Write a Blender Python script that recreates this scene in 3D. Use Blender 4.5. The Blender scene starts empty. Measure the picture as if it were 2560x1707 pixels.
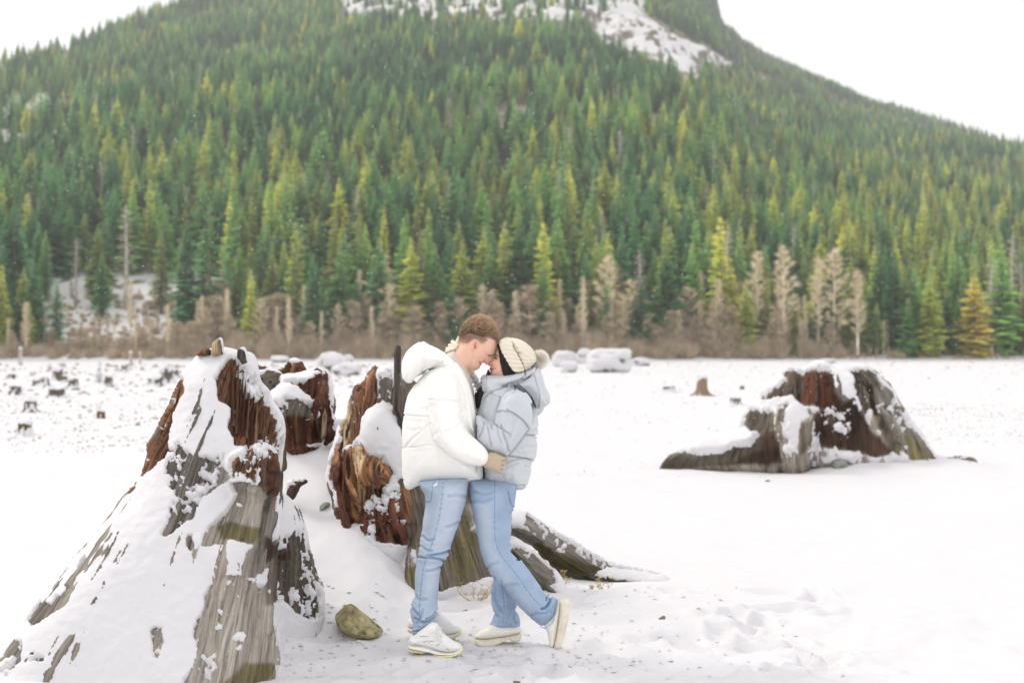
import bpy, math, random
import numpy as np
from mathutils import Vector

S = bpy.context.scene
COL = S.collection
R = math.radians
random.seed(7)
RNG = np.random.default_rng(11)

# ---------------------------------------------------------------- camera
CAM_H = 1.53            # metres above the lake bed
F_PX = 3555.6           # 50 mm lens on a 36 mm sensor, in pixels of the 2560 px photograph
HOR = 890.0             # pixel row of the true horizon
cam_d = bpy.data.cameras.new("camera")
cam_d.lens = 50.0
cam_d.sensor_width = 36.0
cam_d.shift_y = (HOR - 853.5) / 2560.0
cam_d.clip_start = 0.1
cam_d.clip_end = 9000.0
cam_d.dof.use_dof = True
cam_d.dof.focus_distance = 7.35
cam_d.dof.aperture_fstop = 2.6
cam = bpy.data.objects.new("camera", cam_d)
cam.location = (0, 0, CAM_H)
cam.rotation_euler = (R(90), 0, 0)
COL.objects.link(cam)
S.camera = cam

# ---------------------------------------------------------------- sky: thin bright cloud over a Nishita sky
SUN_EL, SUN_AZ = R(42), R(-62)        # azimuth from +Y, negative = to the left
world = bpy.data.worlds.new("World")
S.world = world
world.use_nodes = True
wn, wl = world.node_tree.nodes, world.node_tree.links
wn.clear()
w_out = wn.new("ShaderNodeOutputWorld")
w_bg = wn.new("ShaderNodeBackground")
w_sky = wn.new("ShaderNodeTexSky")
w_sky.sky_type = 'NISHITA'
w_sky.sun_disc = False
w_sky.sun_elevation = SUN_EL
w_sky.sun_rotation = SUN_AZ
w_bg.inputs["Strength"].default_value = 0.1
w_tc = wn.new("ShaderNodeTexCoord")
w_map = wn.new("ShaderNodeMapping")
w_map.inputs["Scale"].default_value = (1.0, 1.0, 3.2)
w_map.inputs["Rotation"].default_value = (0.0, 0.25, 0.0)
w_no = wn.new("ShaderNodeTexNoise")
w_no.inputs["Scale"].default_value = 3.4
w_no.inputs["Detail"].default_value = 5.0
w_no.inputs["Roughness"].default_value = 0.5
w_cr = wn.new("ShaderNodeValToRGB")
w_cr.color_ramp.elements[0].position = 0.36
w_cr.color_ramp.elements[0].color = (9.4, 9.25, 9.4, 1)
w_cr.color_ramp.elements[1].position = 0.62
w_cr.color_ramp.elements[1].color = (10.6, 10.5, 10.6, 1)
w_mix = wn.new("ShaderNodeMix")
w_mix.data_type = 'RGBA'
w_mix.inputs[0].default_value = 0.93
wl.new(w_tc.outputs["Generated"], w_map.inputs["Vector"])
wl.new(w_map.outputs["Vector"], w_no.inputs["Vector"])
wl.new(w_no.outputs["Fac"], w_cr.inputs["Fac"])
wl.new(w_sky.outputs["Color"], w_mix.inputs[6])
wl.new(w_cr.outputs["Color"], w_mix.inputs[7])
wl.new(w_mix.outputs[2], w_bg.inputs["Color"])
wl.new(w_bg.outputs["Background"], w_out.inputs["Surface"])

sun_d = bpy.data.lights.new("sun", 'SUN')
sun_d.energy = 1.45
sun_d.angle = R(14)
sun_d.color = (1.0, 0.93, 0.82)
sun = bpy.data.objects.new("sun", sun_d)
sun.location = (-30, -10, 40)
sun_dir = Vector((math.sin(SUN_AZ) * math.cos(SUN_EL), math.cos(SUN_AZ) * math.cos(SUN_EL), math.sin(SUN_EL)))
sun.rotation_euler = sun_dir.to_track_quat('Z', 'Y').to_euler()
COL.objects.link(sun)

S.view_settings.view_transform = 'Standard'
S.view_settings.look = 'None'
S.view_settings.gamma = 1.0
S.view_settings.use_curve_mapping = False
S.view_settings.exposure = 0.42
S.render.engine = 'CYCLES'
S.cycles.max_bounces = 6
S.cycles.diffuse_bounces = 4
S.cycles.use_denoising = True


# ---------------------------------------------------------------- helpers
def W(px, py, Y):
    """World point that the photograph shows at pixel (px, py), Y metres away."""
    return ((px - 1280.0) / F_PX * Y, Y, CAM_H + (HOR - py) / F_PX * Y)


def Reg(x0, y0, s):
    def f(pts):
        a = np.array(pts, float)
        return np.stack([x0 + a[:, 0] / s, y0 + a[:, 1] / s], 1)
    return f


R1 = Reg(950, 760, 3.266)
R2 = Reg(950, 1180, 3.266)
R3 = Reg(300, 820, 3.0154)
R4 = Reg(0, 1180, 2.868)
R5 = Reg(600, 840, 2.8)
R6 = Reg(1620, 880, 2.735)
R7 = Reg(1100, 780, 7.84)
R8 = Reg(780, 1250, 2.673)
DD = Reg(0, 0, 0.91875)


def ground_y(py):
    return CAM_H * F_PX / (py - HOR)


def hash3(ix, iy, iz, seed):
    h = (ix.astype(np.int64) * 374761393 + iy.astype(np.int64) * 668265263 + iz.astype(np.int64) * 2147483647 + seed * 1442695041) & 0xFFFFFFFF
    h = ((h ^ (h >> 13)) * 1274126177) & 0xFFFFFFFF
    h = h ^ (h >> 16)
    return (h & 0xFFFFFF).astype(np.float32) / float(0xFFFFFF)


def vnoise(x, y, z, seed=0):
    """smooth value noise in 0..1"""
    x, y, z = np.broadcast_arrays(np.asarray(x, float), np.asarray(y, float), np.asarray(z, float))
    ix, iy, iz = np.floor(x), np.floor(y), np.floor(z)
    fx, fy, fz = x - ix, y - iy, z - iz
    fx, fy, fz = fx * fx * (3 - 2 * fx), fy * fy * (3 - 2 * fy), fz * fz * (3 - 2 * fz)
    r = 0.0
    for dx in (0, 1):
        wx = fx if dx else 1 - fx
        for dy in (0, 1):
            wy = fy if dy else 1 - fy
            for dz in (0, 1):
                wz = fz if dz else 1 - fz
                r = r + wx * wy * wz * hash3(ix + dx, iy + dy, iz + dz, seed)
    return r


def fbm(x, y, z, seed=0, oct=4, gain=0.5):
    """-1..1"""
    r, a, t = 0.0, 1.0, 0.0
    for k in range(oct):
        r = r + a * (vnoise(x * 2 ** k, y * 2 ** k, z * 2 ** k, seed + 17 * k) * 2 - 1)
        t += a
        a *= gain
    return r / t * 1.6


def smooth(a, b, x):
    t = np.clip((x - a) / (b - a), 0, 1)
    return t * t * (3 - 2 * t)


def chaikin(p, n=2, closed=True):
    p = np.asarray(p, float)
    for _ in range(n):
        q = np.roll(p, -1, 0) if closed else p[1:]
        a = p if closed else p[:-1]
        c = np.empty((len(a) * 2, 2))
        c[0::2] = a * 0.75 + q * 0.25
        c[1::2] = a * 0.25 + q * 0.75
        p = c if closed else np.vstack([p[:1], c, p[-1:]])
    return p


def poly_sd(poly, x, y):
    """signed distance to a closed polygon, negative inside"""
    shp = np.shape(x)
    x, y = np.ravel(x).astype(np.float32), np.ravel(y).astype(np.float32)
    d = np.full(x.shape, 1e9, np.float32)
    inside = np.zeros(x.shape, bool)
    n = len(poly)
    for i in range(n):
        ax, ay = poly[i]
        bx, by = poly[(i + 1) % n]
        ex, ey = bx - ax, by - ay
        L = ex * ex + ey * ey
        if L < 1e-14:
            continue
        t = np.clip(((x - ax) * ex + (y - ay) * ey) / L, 0, 1)
        dx, dy = x - ax - t * ex, y - ay - t * ey
        np.minimum(d, dx * dx + dy * dy, out=d)
        if ay != by:
            c = ((ay > y) != (by > y)) & (x < (bx - ax) * (y - ay) / (by - ay) + ax)
            inside ^= c
    d = np.sqrt(d)
    d[inside] *= -1
    return d.reshape(shp)


def line_d(line, x, y, want_t=False):
    d = np.full(np.shape(x), 1e9)
    tt = np.zeros(np.shape(x))
    acc = 0.0
    for i in range(len(line) - 1):
        (ax, ay), (bx, by) = line[i], line[i + 1]
        ex, ey = bx - ax, by - ay
        L = max(ex * ex + ey * ey, 1e-12)
        t = np.clip(((x - ax) * ex + (y - ay) * ey) / L, 0, 1)
        q = np.hypot(x - ax - t * ex, y - ay - t * ey)
        m = q < d
        d = np.where(m, q, d)
        if want_t:
            tt = np.where(m, acc + t * math.sqrt(L), tt)
        acc += math.sqrt(L)
    return (d, tt, acc) if want_t else d


def proj(v):
    """world vertices -> photograph pixels"""
    return 1280.0 + v[:, 0] / v[:, 1] * F_PX, HOR - (v[:, 2] - CAM_H) / v[:, 1] * F_PX


def surface_net(F, org, h):
    s = F < 0
    nx, ny, nz = F.shape
    c = s[:-1, :-1, :-1].astype(np.int8)
    cnt = c.copy()
    for dx, dy, dz in ((1, 0, 0), (0, 1, 0), (0, 0, 1), (1, 1, 0), (1, 0, 1), (0, 1, 1), (1, 1, 1)):
        cnt += s[dx:nx - 1 + dx, dy:ny - 1 + dy, dz:nz - 1 + dz]
    act = (cnt > 0) & (cnt < 8)
    ci, cj, ck = np.nonzero(act)
    idx = np.full(act.shape, -1, np.int64)
    idx[ci, cj, ck] = np.arange(len(ci))
    P = np.zeros((len(ci), 3))
    N = np.zeros(len(ci))
    cor = [(a, b, d) for a in (0, 1) for b in (0, 1) for d in (0, 1)]
    for a in cor:
        for ax in range(3):
            if a[ax] == 1:
                continue
            b = list(a)
            b[ax] = 1
            fa = F[ci + a[0], cj + a[1], ck + a[2]]
            fb = F[ci + b[0], cj + b[1], ck + b[2]]
            m = (fa < 0) != (fb < 0)
            t = np.where(m, fa / np.where(m, fa - fb, 1), 0)
            q = np.array(a, float)[None, :].repeat(len(ci), 0)
            q[:, ax] += t
            P[m] += q[m]
            N[m] += 1
    P /= np.maximum(N, 1)[:, None]
    V = (np.stack([ci, cj, ck], 1) + P) * h + np.array(org)
    quads = []
    for ax in range(3):
        o1, o2 = [(1, 2), (2, 0), (0, 1)][ax]
        sl0 = [slice(1, None)] * 3
        sl0[ax] = slice(0, None)
        n = list(F.shape)
        a0 = [slice(1, n[k] - 1) for k in range(3)]
        a1 = [slice(1, n[k] - 1) for k in range(3)]
        a0[ax] = slice(0, n[ax] - 1)
        a1[ax] = slice(1, n[ax])
        A, B = s[tuple(a0)], s[tuple(a1)]
        ii = np.array(np.nonzero(A != B)).T
        off = np.array([1, 1, 1])
        off[ax] = 0
        g = ii + off
        flip = ~A[tuple(ii.T)]
        d1 = np.zeros(3, int)
        d1[o1] = 1
        d2 = np.zeros(3, int)
        d2[o2] = 1
        q = [g - d1 - d2, g - d2, g, g - d1]
        q = np.stack([idx[tuple(k.T)] for k in q], 1)
        q[flip] = q[flip][:, ::-1]
        quads.append(q)
    Q = np.vstack(quads)
    Q = Q[(Q >= 0).all(1)]
    return V, Q


def vnormals(V, Q):
    a = V[Q[:, 2]] - V[Q[:, 0]]
    b = V[Q[:, -1]] - V[Q[:, 1]]
    if Q.shape[1] == 3:
        a, b = V[Q[:, 1]] - V[Q[:, 0]], V[Q[:, 2]] - V[Q[:, 0]]
    n = np.cross(a, b)
    N = np.zeros_like(V)
    for k in range(Q.shape[1]):
        for c in range(3):
            N[:, c] += np.bincount(Q[:, k], n[:, c], len(V))
    return N / np.maximum(np.linalg.norm(N, axis=1), 1e-12)[:, None]


def relax(V, Q, n=2, f=0.6):
    E = np.vstack([Q[:, [k, (k + 1) % Q.shape[1]]] for k in range(Q.shape[1])])
    E = np.vstack([E, E[:, ::-1]])
    deg = np.maximum(np.bincount(E[:, 0], minlength=len(V)), 1)
    for _ in range(n):
        A = np.stack([np.bincount(E[:, 0], V[E[:, 1], c], len(V)) / deg for c in range(3)], 1)
        V = V * (1 - f) + A * f
    return V


def mk(name, V, Q, mats, parent=None, attrs=None, smooth_sh=True, mat_idx=None):
    me = bpy.data.meshes.new(name)
    V = np.asarray(V, np.float32)
    if isinstance(Q, np.ndarray):
        k = Q.shape[1]
        me.vertices.add(len(V))
        me.vertices.foreach_set("co", V.ravel())
        me.loops.add(len(Q) * k)
        me.loops.foreach_set("vertex_index", Q.astype(np.int32).ravel())
        me.polygons.add(len(Q))
        me.polygons.foreach_set("loop_start", np.arange(0, len(Q) * k, k, dtype=np.int32))
        me.update(calc_edges=True)
        me.validate()
    else:
        me.from_pydata([tuple(map(float, v)) for v in V], [], Q)
    for m in (mats if isinstance(mats, (list, tuple)) else [mats]):
        me.materials.append(m)
    if mat_idx is not None:
        me.polygons.foreach_set("material_index", np.asarray(mat_idx, np.int32))
    if smooth_sh:
        me.polygons.foreach_set("use_smooth", np.ones(len(me.polygons), bool))
    for an, av in (attrs or {}).items():
        av = np.asarray(av, np.float32)
        if av.ndim == 1:
            a = me.attributes.new(an, 'FLOAT', 'POINT')
            a.data.foreach_set("value", av)
        elif av.shape[1] == 3 and an.startswith("c_"):
            a = me.attributes.new(an, 'FLOAT_COLOR', 'POINT')
            a.data.foreach_set("color", np.hstack([av, np.ones((len(av), 1), np.float32)]).ravel())
        else:
            a = me.attributes.new(an, 'FLOAT_VECTOR', 'POINT')
            a.data.foreach_set("vector", av.ravel())
    o = bpy.data.objects.new(name, me)
    COL.objects.link(o)
    if parent is not None:
        o.parent = parent
    return o


def empty(name, loc=(0, 0, 0)):
    o = bpy.data.objects.new(name, None)
    o.location = loc
    o.empty_display_size = 0.2
    COL.objects.link(o)
    return o


def tag(o, label=None, cat=None, group=None, kind=None):
    for k, v in (("label", label), ("category", cat), ("group", group), ("kind", kind)):
        if v:
            o[k] = v
    return o


def adopt(parent, *kids):
    """parent the kids (modelled in world space) to an Empty that already stands at its place"""
    bpy.context.view_layer.update()
    for k in kids:
        k.parent = parent
        k.location = tuple(k.location[i] - parent.location[i] for i in range(3))


class Inf:
    """a traced outline given real thickness: an inflated solid with its own distance"""

    def __init__(s, poly, Y, T, Rd, yc=None, smoothn=2, k=0.0, sub=False, power=2.0, clip=None, grow=0.0):
        s.clip, s.grow = clip, grow
        s.poly = chaikin(poly, smoothn) if smoothn else np.asarray(poly, float)
        s.Y, s.T, s.R, s.yc, s.k, s.sub, s.pw = Y, T, Rd, yc, k, sub, power
        s.wp = np.stack([(s.poly[:, 0] - 1280) / F_PX * Y, CAM_H + (HOR - s.poly[:, 1]) / F_PX * Y], 1)

    def bounds(s):
        T = s.T if not callable(s.T) else 0.7
        y = [s.Y - T, s.Y + T]
        if s.yc is not None:
            xx, zz = np.meshgrid(np.linspace(s.wp[:, 0].min(), s.wp[:, 0].max(), 9), np.linspace(s.wp[:, 1].min(), s.wp[:, 1].max(), 9))
            q = s.yc(xx, zz)
            t = s.T(xx, zz) if callable(s.T) else s.T
            y = [(q - t).min(), (q + t).max()]
        return s.wp[:, 0].min(), y[0], s.wp[:, 1].min(), s.wp[:, 0].max(), y[1], s.wp[:, 1].max()

    def F(s, X, Yg, Z):
        x2, z2 = np.meshgrid(X, Z, indexing='ij')
        sd = poly_sd(s.wp, x2, z2) - s.grow
        a = 1 - np.minimum(-sd / s.R, 1.0)
        T = s.T(x2, z2) if callable(s.T) else s.T
        yc = s.yc(x2, z2) if s.yc is not None else np.full_like(x2, s.Y)
        T = np.broadcast_to(T, x2.shape)
        b = (Yg[None, :, None] - yc[:, None, :]) / T[:, None, :]
        if s.pw == 2.0:
            f = np.sqrt(b * b + (a * a)[:, None, :]) - 1
        else:
            f = (np.abs(b) ** s.pw + (np.abs(a) ** s.pw)[:, None, :]) ** (1 / s.pw) - 1
        r = f * np.minimum(s.R, T)[:, None, :]
        if s.clip is not None:
            c = chaikin(s.clip, 1)
            cw = np.stack([(c[:, 0] - 1280) / F_PX * s.Y, CAM_H + (HOR - c[:, 1]) / F_PX * s.Y], 1)
            r = np.maximum(r, poly_sd(cw, x2, z2)[:, None, :])
        return r.astype(np.float32)


class Cap:
    """tapered capsule"""

    def __init__(s, a, b, ra, rb, k=0.0, sub=False):
        s.a, s.b, s.ra, s.rb, s.k, s.sub = np.array(a, float), np.array(b, float), ra, rb, k, sub

    def bounds(s):
        lo = np.minimum(s.a - s.ra, s.b - s.rb)
        hi = np.maximum(s.a + s.ra, s.b + s.rb)
        return (*lo, *hi)

    def F(s, X, Yg, Z):
        d = s.b - s.a
        L = max(float(d @ d), 1e-12)
        px, py, pz = X[:, None, None] - s.a[0], Yg[None, :, None] - s.a[1], Z[None, None, :] - s.a[2]
        t = np.clip((px * d[0] + py * d[1] + pz * d[2]) / L, 0, 1)
        q = np.sqrt((px - t * d[0]) ** 2 + (py - t * d[1]) ** 2 + (pz - t * d[2]) ** 2)
        return (q - (s.ra + (s.rb - s.ra) * t)).astype(np.float32)


def solid(shapes, h, pad=0.03, zmin=None, rel=1):
    B = np.array([s.bounds() for s in shapes if not s.sub])
    lo, hi = B[:, :3].min(0) - pad, B[:, 3:].max(0) + pad
    if zmin is not None:
        lo[2] = max(lo[2], zmin)
    X, Y, Z = (np.arange(lo[k], hi[k] + h, h) for k in range(3))
    F = None
    for s in shapes:
        f = s.F(X, Y, Z)
        if s.sub:
            F = np.maximum(F, -f)
        elif F is None:
            F = f
        elif s.k > 0:
            hh = np.clip(0.5 + 0.5 * (F - f) / s.k, 0, 1)
            F = F * (1 - hh) + f * hh - s.k * hh * (1 - hh)
        else:
            F = np.minimum(F, f)
    V, Q = surface_net(F, lo, h)
    if rel:
        V = relax(V, Q, rel, 0.5)
    return V, Q


def crease(V, N, lines, depth, width, far=None):
    """press seams and folds into a surface along traced lines; returns new verts and the closeness 0..1"""
    px, py = proj(V)
    c = np.zeros(len(V))
    for ln in lines:
        w = width
        dp = 1.0
        if isinstance(ln, tuple):
            ln, dp, w = ln
        P = chaikin(ln, 2, closed=False)
        lo, hi = P.min(0) - 4 * w, P.max(0) + 4 * w
        m = (px > lo[0]) & (px < hi[0]) & (py > lo[1]) & (py < hi[1])
        if not m.any():
            continue
        d = line_d(P, px[m], py[m])
        g = np.exp(-(d / w) ** 2) - 0.32 * np.exp(-((d - 2.1 * w) / (1.2 * w)) ** 2)
        c[m] = np.where(np.abs(g * dp) > np.abs(c[m]), g * dp, c[m])
    return V - N * (c * depth)[:, None], c


def tube(pts, rad, sides=8, close=True):
    P = [Vector(p) for p in pts]
    n = len(P)
    rr = rad if isinstance(rad, (list, tuple, np.ndarray)) else [rad] * n
    V, Fc = [], []
    up = Vector((0.1, 1, 0.05))
    for i in range(n):
        t = (P[min(i + 1, n - 1)] - P[max(i - 1, 0)])
        t = t.normalized() if t.length > 1e-9 else Vector((0, 0, 1))
        a = t.cross(up)
        if a.length < 1e-4:
            a = t.cross(Vector((1, 0, 0)))
        a.normalize()
        b = t.cross(a)
        for k in range(sides):
            q = 2 * math.pi * k / sides
            V.append(P[i] + a * (math.cos(q) * rr[i]) + b * (math.sin(q) * rr[i]))
    for i in range(n - 1):
        for k in range(sides):
            k2 = (k + 1) % sides
            Fc.append((i * sides + k, i * sides + k2, (i + 1) * sides + k2, (i + 1) * sides + k))
    if close:
        Fc.append(tuple(range(sides))[::-1])
        Fc.append(tuple((n - 1) * sides + k for k in range(sides)))
    return V, Fc


class MB:
    """collects pieces of ONE part"""

    def __init__(s):
        s.V, s.F = [], []

    def add(s, V, F):
        o = len(s.V)
        s.V += [tuple(v) for v in V]
        s.F += [tuple(i + o for i in f) for f in F]
        return s


# ---------------------------------------------------------------- materials
def mat(name, rough=0.8, spec=0.3):
    m = bpy.data.materials.new(name)
    m.use_nodes = True
    b = m.node_tree.nodes["Principled BSDF"]
    b.inputs["Roughness"].default_value = rough
    b.inputs["Specular IOR Level"].default_value = spec
    return m, m.node_tree.nodes, m.node_tree.links, b


def nd(n, t, **kw):
    x = n.new(t)
    for k, v in kw.items():
        if k in x.inputs:
            x.inputs[k].default_value = v
        else:
            setattr(x, k, v)
    return x


def ramp(n, stops):
    r = n.new("ShaderNodeValToRGB")
    e = r.color_ramp.elements
    while len(e) < len(stops):
        e.new(0.5)
    for i, (p, c) in enumerate(stops):
        e[i].position = p
        e[i].color = (*c, 1) if len(c) == 3 else c
    return r


def mixc(n, l, fac, a, b, mode='MIX'):
    m = n.new("ShaderNodeMix")
    m.data_type = 'RGBA'
    m.blend_type = mode
    for s, v in ((0, fac), (6, a), (7, b)):
        if hasattr(v, "is_output"):
            l.new(v, m.inputs[s])
        elif s == 0:
            m.inputs[0].default_value = v
        else:
            m.inputs[s].default_value = (*v, 1)
    return m.outputs[2]


def bump(n, l, b, h, strength, dist):
    x = n.new("ShaderNodeBump")
    x.inputs["Strength"].default_value = strength
    x.inputs["Distance"].default_value = dist
    l.new(h, x.inputs["Height"])
    l.new(x.outputs["Normal"], b.inputs["Normal"])


def objco(n):
    return n.new("ShaderNodeTexCoord").outputs["Object"]


def m_plain(name, col, rough=0.8, var=0.12, scale=30.0, bs=0.15, spec=0.3):
    m, n, l, b = mat(name, rough, spec)
    co = objco(n)
    no = nd(n, "ShaderNodeTexNoise", Scale=scale, Detail=4.0)
    l.new(co, no.inputs["Vector"])
    a = tuple(c * (1 - var) for c in col)
    c = tuple(min(1, c * (1 + var)) for c in col)
    r = ramp(n, [(0.35, a), (0.65, c)])
    l.new(no.outputs["Fac"], r.inputs["Fac"])
    l.new(r.outputs["Color"], b.inputs["Base Color"])
    if bs:
        bump(n, l, b, no.outputs["Fac"], bs, 0.01)
    return m


def m_snow(name, col=(0.685, 0.673, 0.685), tex=6.0, fine=90.0, d=0.02):
    m, n, l, b = mat(name, 0.65, 0.25)
    co = objco(n)
    n1 = nd(n, "ShaderNodeTexNoise", Scale=tex, Detail=6.0, Roughness=0.6)
    n2 = nd(n, "ShaderNodeTexNoise", Scale=fine, Detail=3.0)
    l.new(co, n1.inputs["Vector"])
    l.new(co, n2.inputs["Vector"])
    r = ramp(n, [(0.3, tuple(c * 0.965 for c in col)), (0.7, col)])
    l.new(n1.outputs["Fac"], r.inputs["Fac"])
    l.new(r.outputs["Color"], b.inputs["Base Color"])
    ad = nd(n, "ShaderNodeMath", operation='MULTIPLY_ADD')
    l.new(n2.outputs["Fac"], ad.inputs[0])
    ad.inputs[1].default_value = 0.25
    l.new(n1.outputs["Fac"], ad.inputs[2])
    bump(n, l, b, ad.outputs[0], 0.35, d)
    return m


def m_wood(name):
    """weathered wood: colour comes from the traced regions (c_wood), grain follows the trunk (gc)"""
    m, n, l, b = mat(name, 0.85, 0.2)
    at = nd(n, "ShaderNodeAttribute", attribute_name="c_wood")
    gc = nd(n, "ShaderNodeAttribute", attribute_name="gc")
    n1 = nd(n, "ShaderNodeTexNoise", Scale=14.0, Detail=6.0, Roughness=0.72)
    n2 = nd(n, "ShaderNodeTexNoise", Scale=46.0, Detail=3.0, Roughness=0.6)
    l.new(gc.outputs["Vector"], n1.inputs["Vector"])
    l.new(gc.outputs["Vector"], n2.inputs["Vector"])
    r1 = ramp(n, [(0.30, (0.16, 0.15, 0.15)), (0.46, (0.75, 0.72, 0.7)), (0.62, (1.15, 1.12, 1.1)), (0.8, (1.9, 1.8, 1.6))])
    l.new(n1.outputs["Fac"], r1.inputs["Fac"])
    r2 = ramp(n, [(0.34, (0.35, 0.33, 0.32)), (0.6, (1.15, 1.13, 1.1))])
    l.new(n2.outputs["Fac"], r2.inputs["Fac"])
    rg = nd(n, "ShaderNodeAttribute", attribute_name="rag")
    k1 = nd(n, "ShaderNodeMath", operation='MULTIPLY_ADD')
    l.new(rg.outputs["Fac"], k1.inputs[0])
    k1.inputs[1].default_value = 0.5
    k1.inputs[2].default_value = 0.5
    c = mixc(n, l, k1.outputs[0], at.outputs["Color"], r1.outputs["Color"], 'MULTIPLY')
    c = mixc(n, l, k1.outputs[0], c, r2.outputs["Color"], 'MULTIPLY')
    l.new(c, b.inputs["Base Color"])
    ad = nd(n, "ShaderNodeMath", operation='ADD')
    l.new(n1.outputs["Fac"], ad.inputs[0])
    l.new(n2.outputs["Fac"], ad.inputs[1])
    bump(n, l, b, ad.outputs[0], 1.0, 0.03)
    return m


M = {}
M['snow'] = m_snow("snow")
M['snow_cap'] = m_snow("snow_on_wood", tex=14.0, fine=120.0, d=0.012)
M['wood'] = m_wood("rotten_wood")

# ================================================================ GROUND (snow on the dry lake bed)
def bumps_z(x, y):
    """height of the snow sheet"""
    z = 0.050 * fbm(x * 0.30, y * 0.45, 0, 3, 3)
    z = z + 0.020 * fbm(x * 1.7, y * 1.7, 0, 5, 3) * smooth(40, 8, y)
    tr = np.exp(-(((x - 0.55) / 2.3) ** 2 + ((y - 7.6) / 1.5) ** 2))
    z = z + 0.030 * tr * fbm(x * 5.0, y * 5.0, 0, 9, 3)
    z = z + 0.010 * smooth(16, 9, y) * fbm(x * 3.1, y * 3.1, 0, 19, 2)
    z = z - 0.015 * tr
    # drift inside and in front of the broken hollow stump
    m = smooth(-0.40, -0.95, x) * smooth(-3.6, -2.2, x)
    t = y - 7.75
    rise = 0.475 * 0.5 * (t + np.sqrt(t * t + 0.02))
    z = z + m * np.minimum(rise, 1.0 + 0.02 * t) * smooth(12.6, 10.6, y)
    z = z + 0.10 * np.exp(-(((x + 0.25) / 0.35) ** 2 + ((y - 8.75) / 0.35) ** 2))
    # snow banked on the left stump's flank
    z = z + 0.14 * np.exp(-(((x + 2.2) / 0.8) ** 2 + ((y - 7.4) / 0.8) ** 2))
    # heaps that roughen the left part of the lake bed
    z = z + 0.16 * smooth(0.0, -0.06, x / np.maximum(y, 1)) * smooth(16, 30, y) * smooth(300, 60, y) * np.maximum(fbm(x * 0.45, y * 0.22, 0, 13, 3), -0.2)
    # under the grey stump far right
    z = z + 0.17 * np.exp(-(((x - 5.15) / 1.15) ** 4 + ((y - 18.9) / 0.7) ** 2))
    return z


FOOT = []
frng = random.Random(5)
for _ in range(46):
    fy = frng.uniform(6.7, 9.2)
    fx = frng.uniform(-0.6, 1.7) * (fy / 7.4)
    FOOT.append((fx, fy, frng.uniform(0, math.pi), frng.uniform(0.028, 0.055)))
for k in range(0):
    FOOT.append((1.0 + k * 0.42 + frng.uniform(-.1, .1), 8.6 + k * 0.50 + (0.12 if k % 2 else -0.12), 0.9, 0.03))


def ground_z(x, y):
    z = bumps_z(x, y)
    for fx, fy, fa, fd in FOOT:
        m = (np.abs(x - fx) < 0.4) & (np.abs(y - fy) < 0.4)
        if np.any(m):
            c, s_ = math.cos(fa), math.sin(fa)
            u = ((x - fx) * c + (y - fy) * s_) / 0.15
            v = (-(x - fx) * s_ + (y - fy) * c) / 0.062
            r = u ** 4 + v ** 4
            z = z - np.where(m, fd * np.exp(-r) - 0.3 * fd * np.exp(-((np.sqrt(np.sqrt(np.maximum(r, 1e-9))) - 1.45) / 0.3) ** 2), 0)
    # packed level under the shoes
    for cx_, cy_, h_, rx, ry in ((-0.47, 7.23, 0.017, .24, .10), (-0.46, 7.58, 0.026, .24, .10), (-0.06, 7.52, 0.014, .26, .10), (0.17, 7.36, 0.03, .10, .10)):
        w = np.exp(-(((x - cx_) / rx) ** 4 + ((y - cy_) / ry) ** 4))
        z = z * (1 - w) + h_ * w
    return z


def build_ground():
    pys = np.concatenate([[902.6, 903.2, 904], np.linspace(905.5, 1015, 90), np.linspace(1017, 1800, 300)])
    ys = np.concatenate([[-60, -20, -5, 0, 2.5, 4.2], (CAM_H * F_PX / (pys - HOR))[::-1]])
    t = np.linspace(-1, 1, 560)
    t = 0.58 * t + 0.9 * t ** 9
    Y, T = np.meshgrid(ys, t, indexing='ij')
    X = T * (np.maximum(Y, 0) + 2.5) * 0.78
    X = np.where(Y < 4, T * 90, X)
    w = smooth(4.2, 6.0, Y)
    X = T * (1 - w) * 30 + w * T * (Y + 2.5) * 0.78 if False else X
    Z = ground_z(X, Y) * smooth(425, 300, Y)
    V = np.stack([X, Y, Z], 2).reshape(-1, 3)
    ny, nt = Y.shape
    i = np.arange(ny - 1)[:, None] * nt + np.arange(nt - 1)[None, :]
    Q = np.stack([i, i + 1, i + nt + 1, i + nt], 2).reshape(-1, 4)
    return mk("snow_ground", V, Q, M['snow'])


ground = tag(build_ground(), kind='structure')


def gz(x, y):
    return float(ground_z(np.array([float(x)]), np.array([float(y)]))[0])


# ================================================================ MOUNTAIN
RID_X = [-900, -300, 0, 160, 300, 440, 700, 1000, 1400, 1640, 1775, 1790, 1803, 1851, 1928, 2004, 2089, 2169, 2272, 2368, 2464, 2560, 2900, 3500]
RID_Y = [520, 270, 172, 125, 75, 30, -60, -130, -170, -120, -25, 12, 66, 108, 150, 188, 224, 264, 294, 326, 356, 388, 500, 640]
YR_X = [-900, 0, 450, 1000, 1780, 2100, 2560, 3500]
YR_Y = [1050, 1150, 1550, 2050, 2050, 1950, 1800, 1500]
SH_Y = 421.0


def slope_z(px, Y):
    """height of the mountainside on the bearing px, Y metres away"""
    tr = (HOR - np.interp(px, RID_X, RID_Y)) / F_PX
    Yr = np.interp(px, YR_X, YR_Y)
    zr = tr * Yr
    t = (Y - SH_Y) / (Yr - SH_Y)
    x = (px - 1280) / F_PX * Y
    up = zr * np.clip(t, 0, 1)
    z = np.where(t <= 1, up, zr - (Y - Yr) * 0.5)
    amp = smooth(0, 0.12, t) * np.where(t < 1, smooth(1.02, 0.85, t), 0)
    z = z + amp * (13 * fbm(x / 190, Y / 190, 0, 31, 3) + 3.0 * fbm(x / 34, Y / 34, 0, 33, 2)) * (0.35 + t)
    return z + 0.3


def P_(p):
    return np.array(p, float)


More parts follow.
